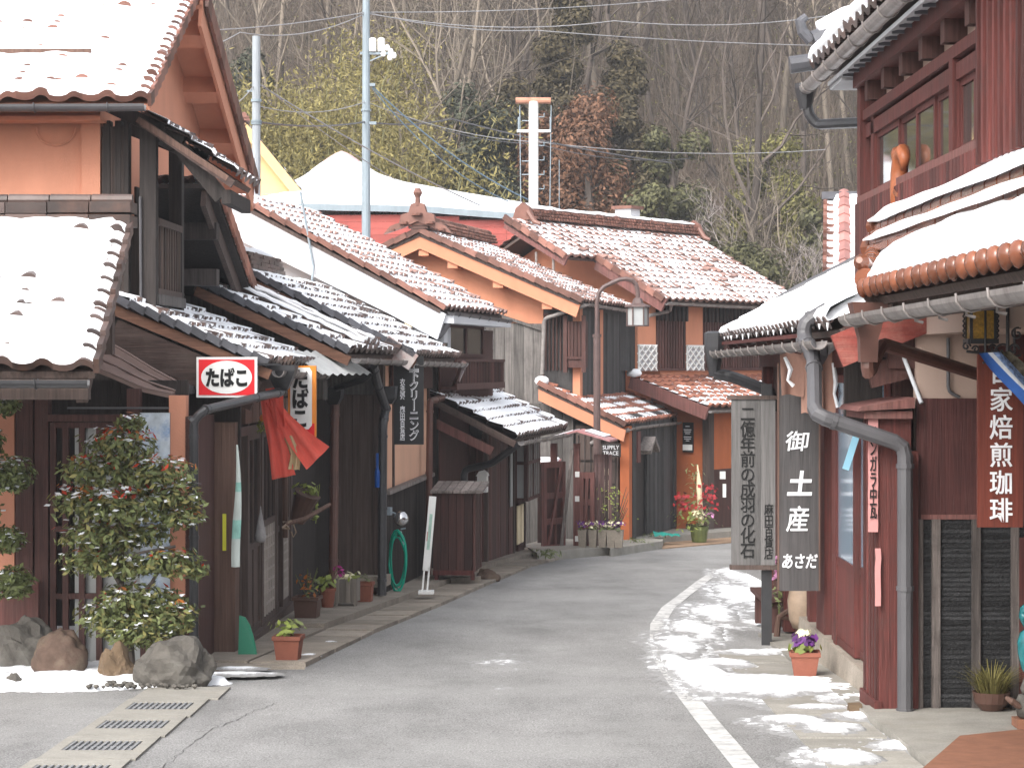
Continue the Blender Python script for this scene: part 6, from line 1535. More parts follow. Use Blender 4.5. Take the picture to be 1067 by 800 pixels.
p0 = V((f0.x, B0.y - .06, B0.z - .36)); p1 = h.ly(910, 352, B0.y - .06); p2 = h.ly(1022, 391, .0)
pipe(e, [p0, p0 + V((0, 0, -.12)), h.ly(918, 358, B0.y + .1), p2], .042, pipe_b, bands=False)

# wall facing the camera: red panel, charred boards, cream plaster
yW = .05
mb = MB(); h.fb(mb, 955, 300, 1140, 760, yW + .03, .12); mb.build('end_wall', plaster_c, e)
mb = MB(); h.fb(mb, 955, 415, 1020, 541, yW - .0, .04); h.fb(mb, 1020, 360, 1120, 545, yW + .01, .03); h.fb(mb, 1056, 300, 1140, 420, yW + .012, .03); mb.build('red_panel', wood_panel, e)
mb = MB(); h.fb(mb, 958, 541, 1140, 760, yW + .01, .03); 
for k in range(40):
    z = .02 + k * .032; a = h.ly(960, 600, yW); mb.box(a.x, a.x + .7, yW + .002, yW + .01, z, z + .02, rng.uniform(-1, 1))
mb.build('charred_boards', mat('charred_bark', (0.022, 0.022, 0.023), 0.75, 0.55, (9, 9, 40), 1.0, 60, tint=0.5), e)
mb = MB()
for p0_, p1_ in ((956, 962), (971, 980), (1013, 1022), (1054, 1062)): h.fb(mb, p0_, 541, p1_, 760, yW - .025, .05, rng.uniform(-1, 1))
mb.build('weathered_posts', wood_w2, e)
mb = MB(); h.fb(mb, 1062, 560, 1140, 760, yW - .03, .05); h.fb(mb, 945, 470, 957, 760, yW - .06, .2); mb.build('red_jambs', wood_r, e)
mb = MB(); h.fb(mb, 960, 536, 1018, 541, yW - .015, .03); mb.build('rail', wood_rf, e)
pipe(e, [h.ly(988, 352, yW), h.ly(988, 408, yW), h.ly(1000, 414, yW)], .012, pipe_g, bands=False)
# corner pillar with ribs, facing the street and the camera
mb = MB(); a = h.ly(918, 740, -.0); b_ = h.ly(946, 740, -.0); zp = h.ly(918, 436, 0).z
mb.box(a.x, b_.x + .02, .0, .2, -.02, zp); mb.build('corner_pillar', wood_r, e)
mb = MB(); xs = a.x - .0
for k in range(5): y = .03 + k * .12; mb.box(xs - .03, xs + .0, y, y + .07, .10, zp - .0, rng.uniform(-1, 1))
mb.box(xs - .012, xs, .0, .62, .0, zp); mb.box(xs - .045, xs, -.02, .64, -.02, .10); mb.build('ribbed_jamb', wood_r, e)
mb = MB(); mb.box(xs - .12, b_.x + .02, -.06, .75, zp, zp + .05); mb.hexa([(xs - .17, -.09, zp + .05), (b_.x + .03, -.09, zp + .07), (b_.x + .03, .8, zp + .07), (xs - .17, .8, zp + .05), (xs - .14, -.09, zp + .08), (b_.x + .03, -.09, zp + .14), (b_.x + .03, .8, zp + .14), (xs - .14, .8, zp + .08)]); mb.build('small_canopy', wood_rf, e)
pipe(e, [h.ly(934, 352, .2) + V((0, 0, 0)), h.ly(960, 420, .02)], .014, curtain, name='conduit', bands=False)
# ground-floor front beyond the pillar: door, sill, post
x0 = .03
mb = MB(); mb.box(.25, 4.5, .7, yF + 4.5, -.2, Z(2.0)); mb.build('ground_wall', wood_rm, e)
mb = MB(); mb.box(-.10, .25, .65, 4.9, -.15, .10); mb.hexa([(-.14, .66, -.1), (.2, .66, -.1), (.2, 4.85, -.1), (-.14, 4.85, -.1), (-.12, .66, .13), (.2, .66, .13), (.2, 4.85, .13), (-.12, 4.85, .13)]); mb.build('door_sill', concrete, e)
zd0, zd1 = .14, Z(1.72)
door_leaf(e, 'y', -.0, .72, 1.95, zd0, zd1, zd0 + .62, wood_r, 'panel', glass_b, rng); door_leaf(e, 'y', -.04, 1.9, 3.1, zd0, zd1, zd0 + .62, wood_r, 'panel', glass_b, rng)
mb = MB(); mb.box(-.02, .2, 3.1, 3.45, .1, Z(1.9)); mb.box(-.0, .2, .66, 3.1, zd1, Z(1.95)); mb.build('door_frame', wood_r, e)
mb = MB(); mb.box(.01, .2, 3.45, 5.5, .1, Z(1.95)); mb.build('far_panel', wood_rm, e)
mb = MB(); mb.box(-.09, .12, 3.46, 3.95, .05, Z(1.93)); mb.build('far_jamb', wood_r, e)

# ------------------------------------------------------------------ shop with the low snowy eave behind the signs
h = Fr('souvenir_shop', 2.55, 17.0, 0.0, 'low shop with a thick snowy eave and grey-black downpipes, behind the upright signboards', 'house')
e = h.e; rng = random.Random(131); Z = lambda zc: zc - h.O.z
xE = 2.12 - 2.55; y0, y1 = 15.3 - 17, 23.4 - 17; zE = Z(2.06)
up = V((1, 0, .50)).normalized()
roof(e, (xE, y0, zE), (0, 1, 0), y1 - y0, up, 1.75, tile_k, 'heavy', 132, bm=wood_d, lvl=.035)
mb = MB(); n = 90; rows = []; pro = [(-.015, .035), (-.03, .055), (.0, .10), (.12, .16), (.35, .25)]
for i in range(n + 1):
    y = y0 + .05 + (y1 - y0 - .08) * i / n; k = 1 + .3 * N(y * 2, 4.4); dr = .012 * math.sin((y - y0) / .275 * 6.283)
    rows.append(mb.add([(xE + x, y, zE + .02 + z * k - (dr if j < 2 else 0)) for j, (x, z) in enumerate(pro)]))
for a, b in zip(rows, rows[1:]):
    for j in range(4): mb.face((a + j, b + j, b + j + 1, a + j + 1))
mb.build('eave_snow', snow_m, e, fix=False, smooth=True)
mb = MB()
for i in range(16):
    y = y0 + .1 + i * .5 + rng.uniform(-.2, .2); L_ = rng.uniform(.01, .04); mb.tube([(xE - .02, y, zE + .02), (xE - .02, y, zE - L_)], [.012, .002], 5)
mb.build('icicles', slush_m, e)
gutter(e, (xE - .07, y0 + .1, zE - .10), (xE - .07, y1, zE - .13), .06, gutter_m)
mb = MB(); t = V((xE, y1, zE)) ; mb.tube([t + V((-.08, .04, -.02)), t + up * .9 + V((0, .04, .1)), t + up * 1.8 + V((0, .04, .1))], [.06, .06, .06], 9); mb.build('verge_pipe', pipe_g, e)
mb = MB(); mb.lathe([(.05, -.3), (.08, -.14), (.10, 0), (.10, .14), (.06, .16)], (xE - .07, y1 - .05, zE - .08), 10); mb.build('rain_hopper', pipe_k, e)
q1, q2 = h.ly(762, 392, y1 - .05), h.ly(803, 408, y1 - .6)
pipe(e, [(xE - .07, y1 - .05, zE - .35), q1, q2, q2 + V((.02, -.02, -.2))], .06, pipe_k, bands=False)
mb = MB(); mb.box(.08, 3.5, -1.2, y1 + .2, -.2, zE - .05); mb.build('wall', wood_rm, e)
mb = MB()
for y in (1.0, 2.6, 4.4, 6.2): mb.box(-.02, .1, y, y + .14, -.1, zE)
mb.box(-.04, .12, y0 + 1.6, y1, zE - .28, zE - .14); mb.box(xE, .1, y0 + 1.7, y1, zE - .06, zE - .03); mb.build('posts', wood_r, e)
mb = MB()
for k in range(8): y = y0 + 1.7 + k * .85; mb.beam((xE + .05, y, zE - .10), (.1, y, zE + .05), .07, .09)
mb.build('rafters', wood_rm, e)
pg = [h.ly(841, 331, -1.35), h.ly(841, 352, -1.35)]
a_ = V((xE - .05, -1.35, zE)); 
P0, P1, P2, P3, P4 = h.ly(838, 336, -.95), h.ly(848, 372, -1.3), h.ly(849, 432, -1.9), h.ly(943, 464, -1.92), h.ly(943, 748, -1.92)
pipe(e, [h.ly(862, 322, -.95), P0, h.ly(838, 352, -.95), P1, P2, P3, P4], .052, pipe_g)
mb = MB(); c = h.ly(850, 368, -.95); mb.lathe([(.05, -.08), (.085, -.02), (.09, .05), (.05, .06)], c, 10); mb.build('rain_hopper', pipe_g, e)
mb = MB(); c = h.ly(862, 362, -.85); mb.lathe([(.0, -.06), (.1, -.02), (.16, .02), (.16, .035), (0, .035)], c, 10, sx=.5); mb.build('gutter_cup', gutter_m, e)
# worn red barge board that faces the camera
mb = MB(); mb.beam(h.ly(872, 366, -1.75), h.ly(1006, 312, -1.75), .06, .22); mb.build('barge_board', wood_ra, e)
mb = MB(); mb.beam(h.ly(880, 342, -1.70), h.ly(916, 330, -1.70), .1, .10); mb.beam(h.ly(905, 392, -1.6), h.ly(960, 378, -1.6), .08, .16); h.fb(mb, 925, 340, 1000, 384, -1.66, .05); mb.build('gable_beams', wood_rm, e)
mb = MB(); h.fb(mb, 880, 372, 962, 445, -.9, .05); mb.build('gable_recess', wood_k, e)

# ------------------------------------------------------------------ small house behind with a snow-packed roof
q = P(860, 400, 29)
h = Fr('rear_house', q.x, q.y, 8, 'house further back, only a strip of its snow-packed roof with red edge tiles showing', 'house')
e = h.e; B = h.ly(860, 292, 0); rng = random.Random(141)
up = V((0, math.cos(R(27)), math.sin(R(27))))
roof(e, B, (1, 0, 0), 2.2, up, 2.6, tile_r, 'heavy', 142, bm=wood_d, lvl=.02)
mb = MB()
for i in range(11): p = B + up * (2.6 * i / 11) + V((-.01, 0, -.04)); mb.beam(p + V((0, 0, .05)), p + up * (2.6 / 11 * 1.05), .05, .12, (0, 0, 1), rng.uniform(-1, 1))
mb.build('verge_tiles', tile_r, e)
mb = MB()
for j in range(9): p = h.ly(880, 200 + j * 9, .3) ; q_ = B + up * (2.6 * (8.6 - j) / 9) + V((.24, 0, .06)); mb.tube([q_ - up * .14, q_ + up * .14], [.10, .085], 8, True, rng.uniform(-1, 1))
mb.build('round_ridge_tiles', mat('tile_pinkish', (0.36, 0.17, 0.15), 0.5, 0.2, (5, 5, 5), 0.1, 30, tint=0.4), e)
T = B + up * 2.6; mb = MB(); mb.beam(T + V((-.06, .05, .05)), T + V((2.2, .05, .05)), .3, .1); mb.build('ridge', tile_s, e)
mb = MB(); mb.box(B.x + .1, B.x + 2.1, .3, 4.5, -.3, B.z); mb.box(B.x + .12, B.x + 2.08, 2.35, 4.4, B.z, T.z - .2); mb.build('wall', wood_rm, e)
# ================================================================== THINGS
def spot(name, px, py, lab, cat, group=None, a=0, d=None, h=0.0):
    p = G(px, py, h) if d is None else P(px, py, d)
    z = gz(p.x, p.y) + h if d is None else p.z
    return Fr(name, p.x, p.y, a, lab, cat, group, z=z)

# ------------------------------------------------------------------ signs
# red and white tobacco sign, hung square to the street
f = spot('tobacco_sign', 236.5, 414, 'red rectangular tobacco sign with black letters in a white oval', 'sign', d=19.05); s = 19.05 / 2400
mb = MB(); w_, hh = 63 * s, 42 * s
mb.box(-w_ / 2, w_ / 2, -.02, .05, 0, hh); mb.build('frame', white_p, f.e)
mb = MB(); mb.box(-w_ / 2 + .02, w_ / 2 - .02, -.026, -.02, .02, hh - .02); mb.build('red_face', red_p, f.e)
mb = MB(); mb.prism([(math.cos(k * .19635) * 26.5 * s, -.030, hh / 2 + math.sin(k * .19635) * 17.2 * s) for k in range(32)], (0, .006, 0)); mb.build('white_oval', white_p, f.e)
text_part('lettering', 'たばこ', ink_m, f.e, (0, -.032, hh / 2), 43 * s, 20 * s, .048)
mb = MB(); mb.beam((w_ / 2 - .05, .02, hh - .06), (w_ / 2 + .18, .12, hh - .06), .02, .02); mb.build('bracket', iron_k, f.e)
# upright lantern-shaped tobacco sign
f = spot('tobacco_sign', 315, 455, 'upright white tobacco sign with orange edges and a red foot, behind the red cloth', 'sign', d=21.2); s = 21.2 / 2400
w_, hh = 29 * s, 74 * s
mb = MB(); mb.box(-w_ / 2, w_ / 2, -.04, .05, 0, hh); mb.build('box', orange_p, f.e)
mb = MB(); mb.box(-w_ / 2 + .01, w_ / 2 - .012, -.046, -.04, .008, 14 * s); mb.build('red_foot', red_p, f.e)
mb = MB(); mb.prism([(x * s, -.05, z * s) for x, z in ((-12, 10), (-8, 8), (7, 8), (10.5, 12), (10.5, 68), (8, 72), (-9, 72), (-12, 68))], (0, .008, 0)); mb.build('white_face', white_p, f.e)
text_part('lettering', 'た\nば\nこ', ink_m, f.e, (-1.2 * s, -.054, 40 * s), 17 * s, 60 * s, .045, spacing=.95)
# black cleaning sign
f = spot('cleaning_sign', 426, 463, 'tall black signboard with white outlined letters beside the peach wall', 'sign', d=26.2); s = 26.2 / 2400
w_, hh = 31 * s, 92 * s
mb = MB(); mb.box(-w_ / 2, w_ / 2, -.02, .03, 0, hh); mb.build('board', black_p, f.e)
text_part('lettering', '上\n下\nク\nリ\n丨\nニ\nン\nグ', letter_w, f.e, (5.5 * s, -.022, 46 * s), 10.5 * s, 84 * s, .045, spacing=.9)
text_part('lettering', '上\n下\nク\nリ\n丨\nニ\nン\nグ', black_p, f.e, (5.2 * s, -.030, 46.4 * s), 9.2 * s, 82 * s, -.012, spacing=.9, ext=.003)
text_part('small_lettering', '衣\n洗\n張\n　\n麻\n田\n百\n貨\n店', letter_w, f.e, (-6.5 * s, -.022, 36.5 * s), 5.5 * s, 65 * s, .02, spacing=.9)
# grey fossil signboard on a black post
q = G(799, 672)
f = Fr('fossil_signboard', q.x, q.y, 3.0, 'weathered grey upright signboard with carved black characters on a black post', 'sign'); s = q.y / 2400
Zf = lambda py: f.ly(790, py, 0).z
mb = MB(); mb.box(-.045, .045, .0, .08, -.1, Zf(400)); mb.build('post', iron_k, f.e)
x0, x1 = f.ly(762, 500, -.04).x, f.ly(808, 500, -.04).x
mb = MB(); xs = [x0 + (x1 - x0) * k / 3 for k in range(4)]
for a, b in zip(xs, xs[1:]): mb.box(a + .0008, b - .0008, -.045 + .001 * rng.uniform(-1, 1), -.005, Zf(588), Zf(415), rng.uniform(-1, 1))
mb.build('board', wood_sg, f.e)
mb = MB(); mb.box(x0 - .035, x1 + .03, -.06, .02, Zf(416), Zf(412)); mb.box(x0 - .015, x1 + .015, -.06, .02, Zf(593), Zf(588)); mb.build('rails', wood_d, f.e)
text_part('lettering', '二\n億\n年\n前\nの\n成\n羽\nの\n化\n石', ink_m, f.e, (f.ly(779, 500, -.05).x, -.05, (Zf(424) + Zf(582)) / 2), 15.5 * s, 156 * s, .008, spacing=.9)
text_part('small_lettering', '麻\n田\n百\n貨\n店', ink_m, f.e, (f.ly(801, 500, -.05).x, -.05, (Zf(523) + Zf(583)) / 2), 9.5 * s, 58 * s, .005, spacing=.9)
# souvenir signboard
f = spot('souvenir_signboard', 832, 615, 'dark grey upright signboard with white brush characters, half covered by brown cloth', 'sign', d=18.6); s = 18.6 / 2400
hh = 237 * s; w_ = 41 * s
mb = MB(); planks(mb, 'x', -.03, -w_ / 2, w_ / 2, 0, hh, w_ / 2, .05, rng, gap=.001, dj=.001); mb.build('board', mat('wood_sign_dark', (0.062, 0.058, 0.058), 0.8, 0.35, grain=GV, bump=0.4, tint=0.2, stain=0.3, sscale=2.5, stain_c=(0.10, 0.085, 0.08)), f.e)
mb = MB(); mb.box(-w_ / 2 - .012, -w_ / 2, -.035, .02, 0, hh); mb.box(w_ / 2, w_ / 2 + .012, -.035, .02, 0, hh); mb.build('edge_strips', wood_b, f.e)
for ch, py, w2, h2 in (('御', 458.5, 25, 22), ('土', 503, 26, 26), ('産', 540, 24, 27)):
    text_part('lettering', ch, letter_w, f.e, (-1.5 * s if ch != '土' else .5 * s, -.035, (615 - py) * s), w2 * s, h2 * s, .03 if ch == '土' else .010, shear=.12)
text_part('small_lettering', 'あさだ', letter_w, f.e, (1 * s, -.035, (615 - 584) * s), 37 * s, 15 * s, .02, shear=.15)
text_part('lettering', '民芸', letter_w, f.e, (-9 * s, -.060, (615 - 398) * s), 9 * s, 28 * s, .02, shear=.2) if False else None
# coffee sign
f = spot('coffee_sign', 1042, 549, 'red-brown hanging board with four pale vertical characters for coffee', 'sign', d=12.6); s = 12.6 / 2400
w_, hh = 47 * s, 180 * s
mb = MB(); mb.box(-w_ / 2, w_ / 2, -.015, .02, 0, hh); mb.build('board', wood_sb, f.e)
text_part('lettering', '自\n家\n焙\n煎\n珈\n琲', letter_w, f.e, (.5 * s, -.018, (549 - 459) * s), 24 * s, 169 * s, .012, spacing=1.08)
mb = MB(); mb.tube([(-.08, 0, hh), (-.08, 0, hh + .36)], .007, 6); mb.tube([(.08, 0, hh), (.08, 0, hh + .36)], .007, 6); mb.build('hangers', iron_k, f.e)
# far notices
f = spot('shop_sign', 638, 474, 'small dark shop sign with two lines of white letters over the far doorway', 'sign', d=39.6); s = 39.6 / 2400
mb = MB(); mb.box(-11 * s, 9 * s, 0, .03, -2 * s, 12 * s); mb.build('board', wood_k, f.e)
text_part('lettering', 'SUPPLY\nTRACE', letter_w, f.e, (-1.5 * s, -.003, 5 * s), 17 * s, 10 * s, .0)
q = NB
f = Fr('notice_board', q.x, q.y, 34, 'black notice with white lettering above a white panel on the far orange wall', 'sign', z=q.z); s = q.y / 2400
mb = MB(); mb.box(-6 * s, 6 * s, -.02, .02, 0, 31 * s); mb.build('board', black_p, f.e)
mb = MB(); mb.box(-5.6 * s, 5.6 * s, -.03, -.02, 2.0 * s, 8 * s); mb.build('white_panel', white_p, f.e)
text_part('lettering', 'CAFE\nMENU\nLUNCH\nOPEN', letter_w, f.e, (0, -.024, 20 * s), 9 * s, 14 * s, .0) if False else None
mb = MB()
for z, a in ((26.5, 5), (23, 9), (21, 8), (19, 6), (15.5, 9), (13.5, 8), (11.5, 4)): mb.box(-a * s / 2, a * s / 2, -.024, -.02, z * s, z * s + .8 * s)
mb.build('lettering', letter_w, f.e)
# paper strips on the red pillar
f = spot('paper_strip', 909.5, 554, 'long pink paper strip with black brush writing on the red pillar', 'paper', d=15.18); s = 15.18 / 2400
mb = MB(); n = 12
for k in range(n):
    z0, z1 = k * 118 * s / n, (k + 1) * 118 * s / n; j0, j1 = .004 * N(k * .7, 3), .004 * N(k * .7 + .7, 3)
    mb.hexa([(-5.2 * s + j0, -.010 + j0, z0), (5.2 * s + j0, -.010, z0), (5.2 * s + j0, -.006, z0), (-5.2 * s + j0, -.006, z0), (-5.2 * s + j1, -.010 + j1, z1), (5.2 * s + j1, -.010, z1), (5.2 * s + j1, -.006, z1), (-5.2 * s + j1, -.006, z1)])
mb.build('paper', paper_p, f.e, fix=True)
text_part('lettering', 'ベ\nン\nガ\nラ\n中\n瓦', ink_m, f.e, (0, -.016, 62 * s), 7.5 * s, 96 * s, .01, spacing=.9)
f = spot('paper_strip', 914.5, 631, 'short pink paper strip low on the red pillar', 'paper', d=15.17); s = 15.17 / 2400
mb = MB()
for k in range(6):
    z0, z1 = k * 60 * s / 6, (k + 1) * 60 * s / 6; j0, j1 = .006 * N(k * .9, 5), .006 * N(k * .9 + .9, 5)
    mb.hexa([(-3 * s + j0, -.012, z0), (3 * s + j0, -.012, z0), (3 * s + j0, -.008, z0), (-3 * s + j0, -.008, z0), (-3 * s + j1, -.012, z1), (3 * s + j1, -.012, z1), (3 * s + j1, -.008, z1), (-3 * s + j1, -.008, z1)])
mb.build('paper', paper_p, f.e)
f = spot('paper_strip', 881, 489, 'pale blue slanting strip hanging by the red glazed door', 'paper', d=17.0); s = 17 / 2400
mb = MB(); mb.beam((0, 0, 0), (11 * s, 0, 34 * s), .008, 7 * s, (1, 0, 0)); mb.build('paper', paper_b, f.e)

# brown shop cloth over the souvenir board
f = spot('shop_curtain', 852, 434, 'brown cloth with white brush strokes gathered under the snowy eave', 'cloth', d=18.1); s = 18.1 / 2400
mb = MB()
for px0, px1, zb in ((812, 838, 22), (834, 846, 3), (846, 862, 8), (858, 876, 2), (872, 884, 6), (880, 897, 18)):
    n, m_ = 7, 8; rows = []
    for j in range(m_ + 1):
        v = j / m_; z = (66 - (66 - zb) * v) * s; row = []
        for i in range(n + 1):
            u = i / n; row.append(((px0 - 852 + (px1 - px0) * (u * (1 - .12 * v) + .06 * v)) * s, -.05 - .035 * math.sin(u * math.pi * 2 + px0) * (.3 + v) + (.03 if zb > 5 else 0), z + .01 * math.sin(u * 5)))
        rows.append(mb.add(row))
    for a, b in zip(rows, rows[1:]):
        for i in range(n): mb.face((a + i, a + i + 1, b + i + 1, b + i))
mb.build('cloth', cloth_b, f.e, fix=False, smooth=True)
mb = MB()
for pts in (((816, 372), (822, 385), (819, 396), (825, 402)), ((866, 378), (869, 398), (867, 410), (871, 424)), ((884, 372), (888, 390), (893, 402), (896, 412)), ((848, 384), (846, 400), (849, 412))):
    mb.tube([((x - 852) * s, -.115, (434 - y) * s) for x, y in pts], [.014, .022, .012, .018][:len(pts)], 6)
mb.build('brush_strokes', letter_w, f.e)

# wrought iron lantern with amber glass
f = spot('hanging_lantern', 1022, 362, 'black iron lantern with amber glass under the glazed tile eave', 'lantern', d=12.7); s = 12.7 / 2400
mb = MB(); mb.lathe([(.0, 57 * s), (.02, 55 * s), (5 * s, 50 * s), (16.5 * s, 42 * s), (16.5 * s, 41 * s), (0, 43 * s)], (0, 0, 0), 4, sq=True, sx=1.1, sy=1.1); mb.build('roof', iron_k, f.e)
mb = MB()
for x in (-12.5, 12.5):
    for y in (-12.5, 12.5): mb.box((x - 1.5) * s, (x + 1.5) * s, (y - 1.5) * s, (y + 1.5) * s, 4 * s, 43 * s)
for z0, z1 in ((4, 9), (38, 43)):
    for sy in (-1, 1): mb.box(-14 * s, 14 * s, sy * 14 * s - .01, sy * 14 * s + .01, z0 * s, z1 * s); mb.box(sy * 14 * s - .01, sy * 14 * s + .01, -14 * s, 14 * s, z0 * s, z1 * s)
for x in (-1, 1):
    for k in range(6): mb.tube([(x * 16.5 * s, 0, (10 + 5 * k) * s), (x * 18.5 * s, 0, (12.5 + 5 * k) * s), (x * 16.5 * s, 0, (15 + 5 * k) * s)], .006, 5)
mb.build('frame', iron_k, f.e)
mb = MB(); mb.box(-12.3 * s, 12.3 * s, -12.3 * s, 12.3 * s, 8 * s, 39 * s); mb.build('amber_glass', amber, f.e)
mb = MB(); mb.tube([(0, 0, 56 * s), (0, 0, 72 * s)], .008, 6); mb.tube([(0, 0, 72 * s), (-3 * s, 0, 76 * s), (-7 * s, 0, 72 * s), (-5 * s, 0, 66 * s)], .006, 6)
def scroll(cx, cz, r, turns, flip, st=0):
    return [((cx + flip * r * (1 - k / 26) * math.cos(st + k / 22 * turns * 6.283)) * s, 0, (cz + r * (1 - k / 26) * math.sin(st + k / 22 * turns * 6.283)) * s) for k in range(22)]
for cx, cz, r, fl in ((-15, 1, 4.5, 1), (-5, -2, 4, -1), (13, -1, 4.5, -1)): mb.tube(scroll(cx, cz, r, 1.3, fl), .006, 5)
mb.tube([(-15 * s, 0, -4 * s), (0, 0, -6 * s), (12 * s, 0, -5 * s)], .008, 5); mb.build('scrolls', iron_k, f.e)
f = spot('flag_bracket', 1050, 372, 'black wrought iron bracket with scrolls right of the amber lantern', 'bracket', d=12.45); s = 12.45 / 2400
mb = MB(); mb.tube([(0, 0, -14 * s), (0, 0, 76 * s)], .010, 8)
for cx, cz, r, fl, st in ((-4, 6, 9, -1, 0), (6, 8, 6, 1, 0), (10, 24, 7, 1, 1), (-14, 4, 5, -1, 2)): mb.tube(scroll(cx, cz, r, 1.2, fl, st), .006, 5)
mb.tube([(-26 * s, 0, -6 * s), (-8 * s, 0, -2 * s), (14 * s, 0, 2 * s)], .007, 5); mb.build('iron', iron_k, f.e)
# blue flag
f = spot('blue_flag', 1020, 368, 'blue flag with a white stripe drooping across the coffee sign', 'flag', d=12.2); s = 12.2 / 2400
mb = MB(); rows = []; n = 14; bands = []
prof_ = [0, .10, .20, .30, .42, .55, .70, .85, 1.0]
for j in range(n + 1):
    v = j / n; base = V((v * 64 * s, .04 * math.sin(v * 7), -v * 74 * s)); tip = V(((33 + v * 62) * s, -.03 + .05 * math.sin(v * 5 + 1), (2 - v * 62) * s + 0.01 * math.sin(v * 9)))
    rows.append(mb.add([base.lerp(tip, t) + V((0, .03 * math.sin(t * 9 + v * 3), 0)) for t in prof_]))
for a, b in zip(rows, rows[1:]):
    for i in range(8):
        mb.mi = {0: 0, 1: 0, 2: 0, 3: 1, 4: 2, 5: 2, 6: 3, 7: 3}[i]; mb.face((a + i, a + i + 1, b + i + 1, b + i))
mb.build('cloth', [cloth_bl, curtain, mat('cloth_blue_print', (0.16, 0.24, 0.42), 0.85, 0.9, (60, 60, 60), 0.3, 40), mat('cloth_dark_print', (0.10, 0.085, 0.06), 0.85, 0.9, (30, 30, 30), 0.3, 40)], f.e, fix=False, smooth=True)

# red cloth streaming from the eave of the tobacco shop
f = spot('red_cloth', 290, 407, 'red cloth strips blowing from the gutter between the two tobacco signs', 'cloth', d=20.3); s = 20.3 / 2400
def streamer(mb, cl, w0, w1, ph):
    n = 16; m_ = 8; rows = []
    for j in range(n + 1):
        v = j / n * (len(cl) - 1); k = min(len(cl) - 2, int(v)); t = v - k; c = V((cl[k][0], 0, cl[k][1])).lerp(V((cl[k + 1][0], 0, cl[k + 1][1])), t); d_ = V((cl[k + 1][0] - cl[k][0], 0, cl[k + 1][1] - cl[k][1])).normalized(); nn = V((-d_.z, 0, d_.x)); ww = (w0 + (w1 - w0) * (j / n) ** 1.3)
        rows.append(mb.add([(c + nn * ((i / m_ - .5) * ww)) * s + V((0, -.02 + .035 * math.sin(i * 1.5 + ph + j * .22) * (.4 + j / n), 0)) for i in range(m_ + 1)]))
    for a, b in zip(rows, rows[1:]):
        for i in range(m_): mb.face((a + i, a + i + 1, b + i + 1, b + i))
mb = MB(); streamer(mb, [(-14, -2), (-9, -28), (-1, -56), (6, -90)], 11, 25, 0); streamer(mb, [(-9, -10), (7, -32), (24, -52), (42, -70)], 12, 34, 2); streamer(mb, [(-4, 3), (-2, -18), (3, -38)], 18, 14, 4)
mb.build('strips', cloth_r, f.e, fix=False, smooth=True)
mb = MB(); streamer(mb, [(10, -48), (18, -66), (17, -82)], 9, 12, 1); mb.build('lining', mat('cloth_straw', (0.50, 0.38, 0.22), 0.9, 0.1, (9, 9, 9), 0.2, 30), f.e, fix=False, smooth=True)
f = spot('shrine_ornament', 274, 448, 'small straw ornament with an orange fruit hung by the eave left of the red cloth', 'ornament', d=20.5); s = 20.5 / 2400
mb = MB(); mb.lathe([(0, 8 * s), (3 * s, 9.5 * s), (4 * s, 13 * s), (2.5 * s, 16 * s), (0, 16.5 * s)], (0, 0, 0), 10); mb.build('fruit', orange_p, f.e, smooth=True)
mb = MB()
for k in range(40): mb.leaf((rng.uniform(-5, 3) * s, rng.uniform(-3, 3) * s, rng.uniform(-3, 10) * s), (rng.uniform(-1, 1), -1, rng.uniform(-1, 1)), .025, .3, rng, rng.uniform(-1, 1))
mb.tube([(0, 0, 16 * s), (0, 0, 30 * s)], .005, 5); mb.build('fern_leaves', leaf_l, f.e, fix=False)
# banner left of the doors and paper by them
f = spot('cloth_banner', 246.5, 588, 'narrow pale green and white banner hanging beside the corner pillar', 'banner', d=19.15); s = 19.15 / 2400
mb = MB(); rows = []
for j in range(14):
    v = j / 13; ww = (2 + 7 * min(1, v * 1.6)) * s; cx = (1 + 1.5 * math.sin(v * 5)) * s; rows.append(mb.add([(cx - ww / 2, -.04, (125 - 127 * v) * s), (cx, -.07, (125 - 127 * v) * s), (cx + ww / 2, -.04, (125 - 127 * v) * s)]))
for j, (a, b) in enumerate(zip(rows, rows[1:])):
    for i in range(2): mb.mi = 1 if j in (4, 8, 9) else 0; mb.face((a + i, a + i + 1, b + i + 1, b + i))
mb.build('cloth', [mat('banner_pale', (0.52, 0.58, 0.55), 0.85, 0.2, (9, 9, 3), 0.2, 30), mat('banner_green', (0.25, 0.48, 0.42), 0.85, 0.3, (20, 20, 9), 0.2, 30)], f.e, fix=False, smooth=True)
f = spot('paper_bag', 272, 565, 'grey plastic bag hanging on the shop door', 'bag', d=20.7); s = 20.7 / 2400
mb = MB(); mb.lathe([(0, 0), (5 * s, 1 * s), (5.5 * s, 8 * s), (4 * s, 18 * s), (1.2 * s, 32 * s), (.5 * s, 38 * s)], (0, -.04, 0), 9, sy=.5); mb.build('bag', mat('bag_grey', (0.30, 0.29, 0.29), 0.5, 0.3, (20, 20, 9), 0.4, 30), f.e, smooth=True)

